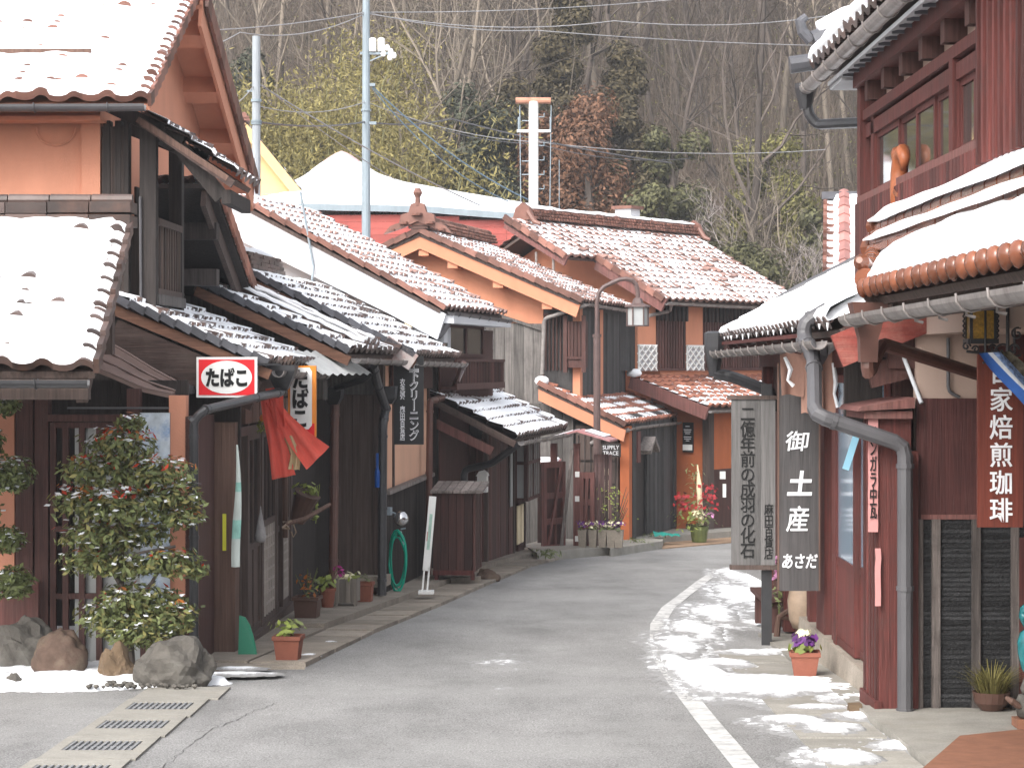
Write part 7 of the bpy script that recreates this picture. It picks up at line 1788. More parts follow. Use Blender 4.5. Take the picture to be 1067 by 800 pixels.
# ------------------------------------------------------------------ rocks and the planted bed
def rock(name, px, py, wpx, hpx, m, lab, seed, dep=.8, group=None):
    q = G(px, py); s = q.y / 2400; rx, rz_ = wpx * s / 2, hpx * s
    bm = bmesh.new(); bmesh.ops.create_icosphere(bm, subdivisions=4, radius=1)
    for v in bm.verts:
        c = v.co.copy(); am = .5 if name == 'rock' and seed == 2 else 1; n1 = am * noise.noise(c * 1.1 + V((seed, 0, 0))); n2 = noise.noise(c * 2.6 + V((0, seed, 0))); n3 = noise.noise(c * 6 + V((0, 0, seed)))
        r_ = 1 + .26 * n1 + .14 * n2 + .05 * n3 + .02 * noise.noise(c * 15)
        v.co = V((c.x * rx * r_, c.y * rx * dep * r_, max(-.15, (c.z * .62 + .42) * r_) * rz_ * .98))
    me = bpy.data.meshes.new(name); bm.to_mesh(me); bm.free(); me.materials.append(m)
    me.polygons.foreach_set('use_smooth', [seed % 2 == 0] * len(me.polygons))
    o = bpy.data.objects.new(name, me); col.objects.link(o); o.location = (q.x, q.y + rx * dep * .6, gz(q.x, q.y + rx * dep * .6) - .01); tag(o, lab, 'rock', group); return o
rock('rock', 60, 708, 58, 52, rock_b, 'rounded brown boulder in the snow, second largest, left of the evergreen bush', 2)
rock('rock', 22, 703, 72, 58, rock_a, 'dark grey rough boulder at the left picture edge', 3)
rock('rock', 178, 717, 78, 50, rock_a, 'large grey angular boulder at the corner under the evergreen bush', 5)
rock('rock', 120, 713, 38, 42, rock_c, 'ochre stone between the brown boulder and the large grey one', 7)
rock('rock', 8, 702, 38, 26, rock_c, 'low ochre stone below the dark boulder at the left edge', 9)
rock('rock', 13, 718, 18, 17, rock_a, 'smallest grey stone in the snow at the far left', 4)
rock('rock', 509, 606, 24, 13, rock_b, 'brown stone on the pavement beside the wooden bin', 6)
rock('rock', 590, 572, 20, 7, rock_a, 'flat grey stone at the foot of the bay-window house', 8)
# snow bed around the rocks
def snow_field(name, x0, x1, y0, y1, step, f, hmax, m, base=0.0, label=None):
    nx, ny = int((x1 - x0) / step), int((y1 - y0) / (step * 1.6)); mb = MB(); H = {}
    for j in range(ny + 1):
        for i in range(nx + 1):
            x, y = x0 + (x1 - x0) * i / nx, y0 + (y1 - y0) * j / ny; v = f(x, y)
            H[(i, j)] = v
    idx = {}
    def vert(i, j):
        if (i, j) not in idx:
            x, y = x0 + (x1 - x0) * i / nx, y0 + (y1 - y0) * j / ny; v = H[(i, j)]
            h = hmax * (1 - math.exp(-max(0, v) * 3)) * (1 + .25 * N(x, y, 0, 9)) if v > 0 else -.004
            idx[(i, j)] = mb.add([(x, y, gz(x, y) + base + h)])
        return idx[(i, j)]
    for j in range(ny):
        for i in range(nx):
            q = ((i, j), (i + 1, j), (i + 1, j + 1), (i, j + 1))
            if max(H[k] for k in q) > 0: mb.face([vert(*k) for k in q], min(1.0, sum(H[k] for k in q) / 4))
    return tag(mb.build(name, m, fix=False, smooth=True), kind='stuff', label=label)
def blobs(L):
    W = []
    for px, py, rx, ry, a in L:
        c = G(px, py); W.append((c.x, c.y, rx, ry, a))
    return lambda x, y: max(a - math.hypot((x - cx) / rx, (y - cy) / ry) for cx, cy, rx, ry, a in W)
fb = blobs([(-130, 705, .9, .6, 1.0), (-60, 708, .8, .5, 1.0), (20, 700, .9, .75, 1.0), (95, 704, .75, .7, 1.0), (150, 712, .45, .35, 1.0), (70, 712, 1.0, .30, 1.0), (20, 716, .8, .3, 1.0), (185, 712, .4, .22, 1.0)])
snow_field('snow', -6.4, -2.0, 15.6, 18.6, .022, lambda x, y: fb(x, y) + .30 * N(x, y, 1, 3) + .22 * N(x, y, 2, 9) + .14 * N(x, y, 2, 25), .09, snow_m)
mb = MB(); pts = [(-6, 16.75), (-3.2, 16.85), (-2.35, 17.1), (-2.15, 17.6), (-2.2, 18.9), (-6, 18.9)]
slab(mb, [W_(*p) for p in pts], -.1, .028); tag(mb.build('planting_bed', soil), kind='structure')
mb = MB()
q = h0 = G(66, 668)
f = spot('stepping_stone', 90, 690, 'snow-covered flat stone slab behind the brown boulder', 'stone')
mb = MB(); mb.prism([(-.4, .1, .12), (.28, .0, .12), (.36, .4, .12), (-.3, .6, .12)], (0, 0, .10)); mb.build('slab', rock_a, f.e)
mb = MB(); mb.prism([(-.38, .12, .222), (.26, .02, .222), (.33, .38, .222), (-.29, .58, .222)], (0, 0, .035)); mb.build('snow', snow_m, f.e)
# snow on the right verge
xl = lambda y: next((xa + (xb - xa) * (y - ya) / (yb - ya) for (xa, ya), (xb, yb) in zip(lp, lp[1:]) if ya <= y <= yb), 3.1)
fr_ = blobs([(775, 622, .34, 2.2, 1.15), (745, 640, .30, 1.5, 1.1), (722, 655, .28, 1.5, 1.05), (707, 672, .26, 1.6, 1.05), (703, 690, .20, 1.3, 1.0), (790, 606, .4, 3, 1.1), (765, 600, .3, 2.5, 1.0),
             (728, 700, .26, 1.2, 1.1), (745, 712, .25, 1.0, 1.1), (790, 715, .50, .85, 1.25), (845, 716, .45, .75, 1.2), (885, 728, .35, .6, 1.0), (750, 692, .35, .5, .9),
             (775, 681, .42, .28, 1.0), (815, 680, .35, .25, 1.0), (832, 752, .30, .32, .95), (868, 760, .32, .40, .95), (905, 748, .30, .35, 1.05), (880, 790, .28, .5, .85), (930, 778, .25, .45, .72), (850, 738, .3, .2, .95), (935, 752, .20, .16, 1.0), (790, 650, .25, .8, .8), (800, 632, .3, 1.2, 1.0)])
def right_snow(x, y):
    v = fr_(x, y) + .30 * N(x, y * .6, 3, 1.9) + .24 * N(x, y * .7, 5, 5.5) + .20 * N(x, y, 8, 14) + .12 * N(x, y, 2, 33)
    v -= .11
    return v if x > xl(y) - .14 + .16 * N(x, y, 1, 1.3) else min(v, -.2 + .3 * N(x, y, 8, 16))
snow_field('snow', 0.8, 3.2, 11.6, 33, .016, right_snow, .03, gsnow_m, .006)
snow_field('slush', 0.8, 3.2, 11.6, 33, .016, lambda x, y: right_snow(x, y) + .34 + .35 * N(x, y, 1, 12) + .35 * N(x, y, 6, 40), .006, gsnow_m, .004)
fs = blobs([(528, 690, .28, 1.5, .62), (520, 715, .22, .8, .6), (505, 690, .2, 1, .5)])
snow_field('snow', -.8, .9, 15.5, 22, .02, lambda x, y: -.12 + .55 * fs(x, y) - .12 + .5 * N(x, y, 3, 2.5) + .45 * N(x, y, 5, 17), .005, gsnow_m, .002)
fl = blobs([(236, 706, .45, .22, 1.0), (382, 640, .12, .22, 1.0), (322, 686, .14, .2, .8), (250, 700, .3, .2, .8), (345, 672, .1, .2, .6)])
snow_field('snow', -3.0, -.6, 14.0, 24, .02, lambda x, y: fl(x, y) - .08 + .22 * N(x, y, 3, 3) + .2 * N(x, y, 5, 14), .014, gsnow_m, .03)
# pebbles and fallen leaves in the bed
mb = MB()
for k in range(260):
    q = V((rng.uniform(-3.1, -2.3), rng.uniform(16.7, 17.9), 0)); r_ = rng.uniform(.008, .028); mb.lathe([(0, -r_), (r_, 0), (r_ * .8, r_ * .5), (0, r_ * .7)], (q.x, q.y, gz(q.x, q.y) + .035), 6, rng.uniform(-1, 1))
tag(mb.build('gravel', rock_a), kind='stuff')

# evergreen bush with red tips, clipped in tiers
def bush(name, px, py, lab, cat, tiers, trunk, seed, n, mats, wts, leaf=.030, snowy=.10):
    rng = random.Random(seed); q = G(px, py); s = q.y / 2400
    f = Fr(name, q.x, q.y, 0, lab, cat); tb = MB()
    for pts, r_ in trunk: tb.tube([(x * s, y, z * s) for x, y, z in pts], r_, 7)
    tb.build('stem', bark_d, f.e); cb = MB(); tot = sum(t[3] * t[4] for t in tiers)
    for cx, cz, cy, rx, rz_ in tiers:
        k = int(n * rx * rz_ / tot)
        for i in range(k):
            v = V((rng.gauss(0, 1), rng.gauss(0, 1), rng.gauss(0, 1))).normalized() * rng.random() ** .4; 
            edge = .82 + .3 * noise.noise(V((v.x * 2.5 + cx, v.y * 2.5, v.z * 2.5 + seed)))
            p = V(((cx + v.x * rx * edge) * s, cy + v.y * rx * s * .8 * edge, (cz + v.z * rz_ * edge) * s))
            up_ = v.z + rng.uniform(-.3, .3); mi = 0 if rng.random() < .72 else 1
            if up_ > .45 and v.length > .6 and (cz > 170 or rng.random() < .3):
                z = rng.random()
                if z < wts[0]: mi = 2
                elif z < wts[1]: mi = 3
                elif z < wts[1] + snowy * 2: mi = 4
            elif rng.random() < snowy * .25 and v.length > .5: mi = 4
            cb.mi = mi; nn = V((v.x, v.y, v.z + .5)) + V((rng.uniform(-.9, .9), rng.uniform(-.9, .9), rng.uniform(-.5, .9)))
            if mi == 4: nn = V((rng.uniform(-.3, .3), rng.uniform(-.5, .1), 1))
            cb.leaf(p, nn, leaf * rng.uniform(.7, 1.3), .45 if mi != 4 else .75, rng, rng.uniform(-1, 1))
    cb.build('foliage', mats, f.e, fix=False); return f
BM = [leaf_d, leaf_y, leaf_r, leaf_o, snow_m]
bush('evergreen_bush', 138, 707, 'tiered evergreen bush with red leaf tips and flecks of snow, in front of the entrance', 'shrub',
     [(-12, 244, 0, 50, 26), (-34, 218, 0, 52, 26), (22, 214, 0, 54, 26), (40, 188, .05, 42, 24), (-40, 184, 0, 56, 26), (-6, 182, -.1, 52, 26), (46, 168, 0, 40, 16), (-34, 148, .05, 56, 24), (-44, 122, 0, 44, 18), (8, 150, .1, 40, 18), (40, 122, -.05, 44, 20), (-4, 118, 0, 40, 18), (-20, 64, 0, 46, 30), (34, 66, -.05, 46, 30), (6, 84, .0, 54, 22), (6, 50, -.1, 44, 22), (0, 266, 0, 20, 14), (66, 112, 0, 20, 10)],
     [([(0, 0, 0), (-4, 0, 60), (-16, .05, 110), (-10, 0, 180), (0, 0, 240)], [.035, .03, .025, .02, .01]), ([(-6, 0, 70), (20, 0, 100), (40, 0, 135)], .014), ([(-14, 0, 100), (-40, .05, 140), (-50, 0, 190)], .014), ([(-14, 0, 120), (10, -.05, 132), (45, 0, 138)], .012)],
     5, 11500, BM, (.24, .44), .032, .14)
bush('pruned_pine', 4, 702, 'cloud-pruned evergreen with round pads cut by the left picture edge', 'shrub',
     [(2, 282, 0, 18, 17), (8, 208, 0, 28, 25), (2, 140, 0, 26, 17), (8, 96, 0, 28, 22), (-24, 240, .1, 26, 30), (-28, 170, 0, 30, 30)],
     [([(-22, 0, 0), (-26, 0, 90), (-14, 0, 170), (-10, 0, 270)], [.04, .035, .03, .015]), ([(-26, 0, 90), (0, 0, 96)], .012), ([(-20, 0, 140), (4, 0, 140)], .012), ([(-14, 0, 190), (8, 0, 205)], .012)],
     6, 5200, [leaf_d, leaf_d, leaf_d, leaf_y, snow_m], (.0, .1), .030, .10)

# ------------------------------------------------------------------ pots and planters
def tuft(mb, c, r_, h_, n, size, rng, asp=.45, mi=0, up=.8):
    mb.mi = mi
    for k in range(n):
        v = V((rng.gauss(0, .5), rng.gauss(0, .5), rng.random())); mb.leaf(V(c) + V((v.x * r_, v.y * r_, v.z * h_)), (v.x, v.y - .3, up), size * rng.uniform(.7, 1.3), asp, rng, rng.uniform(-1, 1))
def sqpot(name, px, py, wpx, hpx, m, lab, square=True, tap=.78, h=0.03, cat='flower pot', rim=True, group=None):
    q = G(px, py, h); s = q.y / 2400; f = Fr(name, q.x, q.y, 5, lab, cat, group, z=gz(q.x, q.y) + h); w_, hh = wpx * s / 2, hpx * s
    mb = MB(); pr = [(w_ * tap, 0), (w_ * .95, hh * .82), (w_ * 1.06, hh * .84), (w_ * 1.06, hh), (w_ * .93, hh), (w_ * .9, hh * .9), (0.001, hh * .9)] if rim else [(w_ * tap, 0), (w_, hh), (w_ * .9, hh), (w_ * .88, hh * .9), (.001, hh * .9)]
    if square: pr = [(r_ * .98, z) for r_, z in pr]
    mb.lathe(pr, (0, w_, 0), 18, sq=square); mb.build('pot', m, f.e); return f, w_, hh
f, w_, hh = sqpot('flower_pot', 298, 689, 29, 26, terracotta, 'square terracotta pot with pale green leaves, alone at the near end of the pavement')
mb = MB(); mb.box(-w_ * .55, w_ * .4, w_ * .0, w_ * .1, hh * .32, hh * .62); mb.build('patch', orange_p, f.e) if False else None
mb = MB(); tuft(mb, (-.02, w_, hh), .10, .12, 46, .035, random.Random(1), .6, 0); tuft(mb, (.05, w_, hh + .06), .08, .06, 20, .03, random.Random(2), .6, 1); mb.tube([(0, w_, hh * .9), (0, w_, hh + .1)], .01, 5); mb.build('plant', [leaf_l, leaf_d], f.e, fix=False)
f, w_, hh = sqpot('planter', 318, 644, 27, 22, pot_br, 'dark brown plastic planter with reddish twigs against the lattice door', h=.095, tap=.86)
mb = MB(); tuft(mb, (0, w_, hh), .10, .22, 30, .03, random.Random(3), .5, 0); tuft(mb, (.04, w_, hh), .10, .18, 18, .03, random.Random(4), .5, 1)
for k in range(9): mb.tube([(0, w_, hh * .9), (rng.uniform(-.12, .12), w_ + rng.uniform(-.1, .1), hh + rng.uniform(.12, .28))], .004, 4)
mb.build('plant', [leaf_o, leaf_d], f.e, fix=False)
f, w_, hh = sqpot('flower_pot', 340, 633, 17, 20, terracotta, 'round terracotta pot with pale leaves beside the dark planter', False, .72, .095)
mb = MB(); tuft(mb, (-.03, w_, hh), .09, .12, 42, .04, random.Random(5), .7, 0); mb.build('plant', leaf_l, f.e, fix=False)
q = G(360, 631, .095); f = Fr('planter', q.x, q.y, 6, 'grey wooden planter on legs with purple and cream flowers', 'planter', z=gz(q.x, q.y) + .095); s = q.y / 2400
mb = MB(); 
for k in range(4): mb.box(-.12 + k * .06, -.065 + k * .06, 0, .02, .03, .28, rng.uniform(-1, 1)); mb.box(-.12 + k * .06, -.065 + k * .06, .22, .24, .03, .28, rng.uniform(-1, 1))
mb.box(-.12, -.1, .02, .22, .04, .28); mb.box(.095, .115, .02, .22, .04, .28); mb.box(-.1, .1, .02, .22, .2, .25)
for x in (-.11, .09): mb.box(x, x + .03, -.006, .02, 0, .28)
mb.build('box', bark_box, f.e)
mb = MB(); R1 = random.Random(7); tuft(mb, (-.07, .1, .28), .06, .13, 26, .03, R1, .6, 2); tuft(mb, (.0, .1, .27), .10, .08, 30, .03, R1, .7, 1); tuft(mb, (.08, .1, .26), .08, .06, 22, .03, R1, .6, 0); mb.build('flowers', [leaf_l, petal_w, petal_m], f.e, fix=False)
f, w_, hh = sqpot('planter', 378, 627, 19, 20, terracotta, 'square terracotta planter nearest the green hose', h=.095, tap=.85)
mb = MB(); tuft(mb, (0, w_, hh), .09, .10, 26, .025, random.Random(8), .4, 0); mb.build('plant', leaf_d, f.e, fix=False)
f, w_, hh = sqpot('flower_pot', 839, 707, 31, 27, terracotta, 'terracotta pot of purple and cream ornamental cabbage on the right, in the snow', True, .72, .01)
mb = MB(); R1 = random.Random(9); tuft(mb, (0, w_, hh), .10, .05, 40, .04, R1, .6, 0, .3); tuft(mb, (0, w_, hh + .05), .09, .07, 70, .032, R1, .7, 1); tuft(mb, (-.01, w_, hh + .125), .055, .03, 40, .026, R1, .7, 2); mb.build('flowers', [leaf_l, petal_p, petal_w], f.e, fix=False)
# hanging ivy pot with its pole
q = P(312, 545, 22.4); f = Fr('hanging_pot', q.x, q.y, 0, 'tilted brown pot with trailing ivy, slung on a pole above the pavement', 'flower pot', z=q.z); s = 22.4 / 2400
mb = MB(); t_ = V((.35, -.2, .9)).normalized(); mb.tube([V((-.02, 0, .02)), V((-.02, 0, .02)) + t_ * .12, V((-.02, 0, .02)) + t_ * .27, V((-.02, 0, .02)) + t_ * .30], [.075, .10, .125, .135], 14); mb.build('pot', pot_br, f.e, smooth=False)
mb = MB(); R1 = random.Random(12); tuft(mb, (.06, -.05, .27), .12, .12, 44, .03, R1, .7, 0); tuft(mb, (.14, -.02, .02), .05, .3, 44, .03, R1, .7, 0); 
for k in range(5): mb.tube([(.05, -.05, .28), (.12 + .02 * k, -.04, .34 + .01 * k), (.16, -.02, .2 - .05 * k)], .004, 4)
mb.build('ivy', leaf_l, f.e, fix=False)
f = spot('bamboo_pole', 297, 546, 'stout stick lashed level to a post under the ivy pot', 'pole', d=21.6); s = 21.6 / 2400
mb = MB(); mb.tube([(0, 0, 0), (18 * s, .15, 4 * s), (42 * s, .5, 17 * s)], [.022, .024, .02], 7); mb.build('stick', wood_b, f.e)
mb = MB(); mb.tube([(-.02, -.03, -.03), (.05, .03, .03), (-.02, .05, .02), (.04, -.04, -.04), (-.02, -.03, -.03)], .012, 6); mb.tube([(8 * s, .06, 0), (11 * s, .06, -9 * s), (8 * s, .06, -14 * s), (6 * s, .06, -8 * s)], .007, 5); mb.build('lashing', jar_m, f.e)
# green dustpan
f = spot('dustpan', 258, 684, 'green plastic dustpan standing against the corner pillar', 'dustpan', h=.03)
s = f.O.y / 2400; mb = MB(); mb.prism([(-10 * s, .0, 0), (10 * s, .0, 0), (8 * s, .03, 10 * s), (5 * s, .05, 22 * s), (1 * s, .07, 33 * s), (-4 * s, .08, 40 * s), (-10 * s, .08, 42 * s)], (0, .03, 0)); mb.build('scoop', green_pl, f.e)
# hose coil and mirror on the peach house
q = P(413, 622, 26.6); f = Fr('hose', q.x + .02, q.y, 4, 'green garden hose coiled on the ribbed black wall', 'hose', z=q.z); s = 26.6 / 2400
mb = MB(); pts = []
for k in range(86):
    t = k / 85 * 6.283 * 4.6; r_ = 1 + .12 * math.sin(k * .21) + .06 * math.sin(k * .6); pts.append((math.sin(t) * 8.2 * s * r_, -.01 - .006 * (k % 11), (38 + math.cos(t) * 29 * s / s * r_) * s))
mb.tube(pts, .012, 6); mb.build('coil', hose_m, f.e, smooth=True)
mb = MB(); mb.tube([(3 * s, 0, 68 * s), (3 * s, -.05, 66 * s), (6 * s, -.06, 55 * s)], .014, 6); mb.tube([(3 * s, -.02, 71 * s), (8 * s, -.02, 72 * s)], .010, 6); mb.build('tap', galv, f.e)
q = P(418, 540, 26.0); f = Fr('wall_mirror', q.x, q.y, 10, 'small round-cornered mirror on an arm at the drainpipe', 'mirror', z=q.z); s = 26 / 2400
mb = MB(); mb.lathe([(0, -.02), (7.2 * s, -.018), (8 * s, .0), (6 * s, .03), (0, .04)], (0, 0, 0), 12); o = mb.build('mirror_head', chrome, f.e, smooth=True); o.rotation_euler = (R(80), 0, R(20))
mb = MB(); mb.tube([(0, .03, .02), (-8 * s, .05, 5 * s), (-15 * s, .08, 7 * s)], .010, 6); mb.box(-18 * s, -12 * s, .03, .12, 3 * s, 11 * s); mb.build('arm', galv, f.e)
# white leaning notice stand
q = G(443, 618, .095); f = Fr('notice_stand', q.x, q.y, 0, 'slim white leaning notice stand in front of the wooden bin', 'sign', z=gz(q.x, q.y) + .095); s = q.y / 2400
mb = MB(); a_, b_ = V((-1 * s, -.03, 0)), V((8 * s, .0, 101 * s)); dv = (b_ - a_).normalized(); mb.beam(a_ + dv * .26, b_, .02, 7.5 * s, (1, 0, 0)); mb.beam(a_ + V((-2 * s, 0, 0)), a_ + V((-2 * s, 0, 0)) + dv * .3, .02, .02, (1, 0, 0)); mb.beam(a_ + V((3 * s, 0, 0)), a_ + V((3 * s, 0, 0)) + dv * .3, .02, .02, (1, 0, 0)); mb.box(-7 * s, 9 * s, -.1, .12, -.0, .03); mb.build('frame', white_p, f.e)
mb = MB(); mb.beam(a_ + dv * .5 + V((0, -.014, 0)), b_ - dv * .2 + V((0, -.014, 0)), .004, 3 * s, (1, 0, 0)); mb.build('green_stripe', mat('print_pale_green', (0.38, 0.55, 0.47), 0.6, 0.3, (30, 30, 12), 0.0), f.e)
mb = MB(); mb.beam(a_ + dv * .6 + V((-2 * s, -.015, 0)), b_ - dv * .4 + V((-2 * s, -.015, 0)), .004, 1 * s, (1, 0, 0)); mb.build('red_line', mat('print_pale_red', (0.55, 0.30, 0.28), 0.6, 0.3, (30, 30, 12), 0.0), f.e)
# wooden bin
q = G(474, 604, .095); f = Fr('wooden_bin', q.x, q.y, 5, 'tall red-brown board bin with a slatted lid at the end of the lean-to house', 'bin', z=gz(q.x, q.y) + .095); s = q.y / 2400
mb = MB(); w_ = 46 * s; hh = 92 * s; planks(mb, 'x', -.0, -w_ / 2, w_ / 2 - .06, .1, hh, .09, .03, rng); planks(mb, 'y', w_ / 2 - .02, .03, .8, .1, hh, .12, .03, rng); mb.box(-w_ / 2 + .02, w_ / 2 - .06, .04, .8, .1, hh - .02); mb.build('body', wood_rm, f.e)
mb = MB(); 
for k in range(7): mb.hexa([(-w_ / 2 - .03 + k * .095, -.05, hh - .02), (-w_ / 2 + .055 + k * .095, -.05, hh - .02), (-w_ / 2 + .055 + k * .095, .84, hh + .06), (-w_ / 2 - .03 + k * .095, .84, hh + .06), (-w_ / 2 - .03 + k * .095, -.05, hh + .01), (-w_ / 2 + .055 + k * .095, -.05, hh + .01), (-w_ / 2 + .055 + k * .095, .84, hh + .09), (-w_ / 2 - .03 + k * .095, .84, hh + .09)], rng.uniform(-1, 1))
mb.build('lid', wood_w, f.e)
mb = MB(); mb.box(-w_ / 2, w_ / 2 - .03, -.02, .0, .06, .12); 
for x in (-w_ / 2 + .02, w_ / 2 - .08): mb.box(x, x + .05, -.01, .04, 0, .12)
mb.build('base_frame', wood_r, f.e)
mb = MB(); mb.tube([(-w_ / 2 - .02, -.1, .06), (-w_ / 2 + .25, -.15, .05)], .045, 9); f9 = spot('drain_pipe', 452, 603, 'short black pipe lying at the foot of the wooden bin', 'pipe', h=.05); mb2 = MB(); mb2.tube([(0, 0, .04), (.16, -.06, .04)], .04, 10); mb2.build('pipe', pipe_k, f9.e)
f = spot('kerb_block', 478, 606, 'low concrete block in front of the wooden bin', 'block', h=.04); mb = MB(); mb.box(-.1, .28, -.12, .06, 0, .07); mb.build('block', concrete, f.e)
# birdhouse-like post box
q = P(503, 513, 32.6); f = Fr('post_box', q.x, q.y, 8, 'small white house-shaped post box on the red-brown boards', 'post box', z=q.z); s = 32.6 / 2400
mb = MB(); mb.box(-6 * s, 4 * s, 0, .16, 0, 17 * s); mb.build('box', white_p, f.e)
mb = MB(); mb.prism([(-7 * s, -.02, 17 * s), (5 * s, -.02, 17 * s), (4 * s, -.02, 20 * s), (0, -.02, 23 * s), (-4 * s, -.02, 22 * s)], (0, .2, 0)); mb.build('roof', white_p, f.e)
mb = MB(); mb.lathe([(0, -.004), (.03, -.004), (.03, .004), (0, .004)], (4 * s + .003, .08, 9 * s), 8); o = mb.build('opening', ink_m, f.e); mb = MB(); mb.box(4 * s, 4 * s + .006, .05, .11, 6 * s, 9 * s); mb.build('slot', ink_m, f.e)
# planter troughs by the gate
tb_ = None
for i, (px, py) in enumerate(((606, 570), (617, 568.5), (627, 567), (636, 566), (644, 565))):
    q = P(px, py, 36.9 - .05 * i); s = q.y / 2400
    lab = ('grey concrete flower trough nearest the gate, first of five in a row', 'second flower trough from the gate, with pale blooms', 'middle flower trough of the row below the board fence', 'fourth flower trough from the gate, with purple blooms', 'last flower trough of the row, beside the leafy twigs')[i]
    f = Fr('flower_trough', q.x, q.y, 11, lab, 'planter', 'flower troughs below the board fence', z=gz(q.x, q.y) + .13)
    mb = MB(); mb.lathe([(.055, 0), (.07, .28), (.055, .28), (.05, .25), (.001, .25)], (0, .1, 0), 4, sq=True); mb.build('trough', concrete, f.e)
    mb = MB(); R1 = random.Random(30 + i); tuft(mb, (0, .1, .26), .08, .06, 18, .035, R1, .6, 0); tuft(mb, (0, .1, .32), .10, .10, 26, .032, R1, .7, 1 + i % 2); tuft(mb, (0, .1, .34), .10, .06, 8, .03, R1, .7, 2 - i % 2); mb.build('flowers', [leaf_d, petal_p, petal_w], f.e, fix=False)
q = P(637, 563, 37.6); f = Fr('twiggy_shrub', q.x, q.y, 0, 'thin shrub with a few yellow-green leaves before the far shop door', 'shrub', z=gz(q.x, q.y) + .1)
mb = MB(); R1 = random.Random(44)
for k in range(16):
    a = R1.uniform(0, 6.28); t = R1.uniform(.6, 1.05); mb.tube([(0, 0, 0), (math.cos(a) * .12, math.sin(a) * .1, t * .5), (math.cos(a) * .28, math.sin(a) * .2, t)], [.012, .009, .004], 4)
mb.build('stems', bark_d, f.e, fix=False); mb = MB(); tuft(mb, (0, 0, .45), .26, .55, 120, .028, R1, .5, 0); mb.build('leaves', leaf_l, f.e, fix=False)
for px, py, lab in ((665, 573, 'low green weed tuft at the foot of the far orange pillar'), (573, 586, 'grassy weed tuft at the corner below the gate'), (682, 567, 'small green plant beside the teal cloth')):
    q = G(px, py); f = Fr('weed_tuft', q.x, q.y, 0, lab, 'plant', z=gz(q.x, q.y) + .08); mb = MB(); tuft(mb, (0, 0, 0), .22, .12, 70, .05, random.Random(int(px)), .25, 0); mb.build('leaves', leaf_d, f.e, fix=False)
q = G(695, 569); f = Fr('teal_cloth', q.x, q.y, 0, 'crumpled teal cloth on the ground before the far black door', 'cloth', z=gz(q.x, q.y) + .14)
mb = MB(); rows = []
for j in range(9): rows.append(mb.add([(-.22 + i * .05, -.02 + j * .05, .03 + .05 * abs(N(i, j, 3, .5)) + .06 * (1 - i / 9) * (j / 9)) for i in range(10)]))
for a, b in zip(rows, rows[1:]):
    for i in range(9): mb.face((a + i, a + i + 1, b + i + 1, b + i))
mb.build('cloth', teal_c, f.e, fix=False)
# new year flower arrangement
q = G(729, 566.5); f = Fr('flower_arrangement', q.x, q.y + .1, 0, 'large arrangement of red berries and greenery with a cut bamboo before the far orange wall', 'flowers', z=gz(q.x, q.y) + .03); s = q.y / 2400
mb = MB(); mb.lathe([(.13, 0), (.17, .28), (.15, .28), (.14, .25), (.001, .25)], (0, 0, 0), 14); mb.build('pot', leaf_d, f.e)
mb = MB(); R1 = random.Random(51); tuft(mb, (-.05, 0, .25), .38, .5, 160, .05, R1, .35, 0); tuft(mb, (-.1, .05, .8), .16, .6, 70, .05, R1, .25, 0); tuft(mb, (-.2, -.1, .2), .25, .35, 60, .05, R1, .4, 1); mb.build('greenery', [leaf_d, leaf_l], f.e, fix=False)
mb = MB(); tuft(mb, (.18, -.08, .6), .18, .45, 70, .045, R1, .7, 0); tuft(mb, (-.28, -.05, .55), .16, .35, 50, .045, R1, .7, 0); tuft(mb, (0, -.1, .6), .3, .25, 30, .045, R1, .7, 0); mb.build('berries', mat('berry_red', (0.26, 0.018, 0.022), 0.5, 0.2, (9, 9, 9), 0, tint=.4), f.e, fix=False)
mb = MB(); tuft(mb, (-.02, -.18, .42), .12, .16, 40, .035, R1, .7, 0); tuft(mb, (.2, -.15, .45), .08, .12, 16, .035, R1, .7, 1); mb.build('flowers', [petal_w, petal_k], f.e, fix=False)
mb = MB(); mb.tube([(.03, 0, .3), (.0, 0, 1.0), (-.03, 0, 1.38)], [.05, .05, .008], 8); mb.build('cut_bamboo', cream_p, f.e)
f = spot('door_notice', 753, 500, 'two white notices on the far red-brown shop front', 'notice', d=45.0); s = 45 / 2400
mb = MB(); mb.box(-3 * s, 3 * s, -.01, .01, 1 * s, 9 * s); mb.box(0, 3.6 * s, -.01, .01, -18 * s, -4 * s); mb.build('paper', white_p, f.e)
# things among the signboards
f = spot('pink_flowers', 812, 606, 'bunch of pink flowers between the two upright signboards', 'flowers', d=21.5); s = 21.5 / 2400
mb = MB(); R1 = random.Random(61); tuft(mb, (-.01, 0, .02), .05, .22, 60, .028, R1, .8, 0); mb.build('flowers', petal_k, f.e, fix=False); mb = MB(); tuft(mb, (0, 0, -.25), .07, .3, 50, .03, R1, .4, 0); mb.tube([(0, 0, -.5), (0, 0, .1)], .01, 5); mb.build('leaves', leaf_d, f.e, fix=False)
q = G(846, 676); f = Fr('stone_jar', q.x, q.y + .55, 0, 'large tan stoneware jar holding cut branches, behind the dark signboard', 'jar', z=gz(q.x, q.y) + .12); s = q.y / 2400
mb = MB(); mb.lathe([(.10, 0), (.135, .08), (.15, .25), (.13, .36), (.11, .42), (.125, .45), (.10, .45), (.09, .4), (.001, .38)], (0, 0, 0), 20); mb.build('jar', jar_m, f.e, smooth=True); mb = MB(); R1 = random.Random(63); tuft(mb, (-.08, 0, .40), .12, .12, 30, .04, R1, .35, 0); mb.tube([(0, 0, .3), (-.1, 0, .55)], .012, 5); mb.build('branches', leaf_d, f.e, fix=False)
q = G(828, 668); f = Fr('driftwood', q.x, q.y + .2, 0, 'curved brown branch ornament beside the tan jar', 'ornament', z=gz(q.x, q.y) + .02)
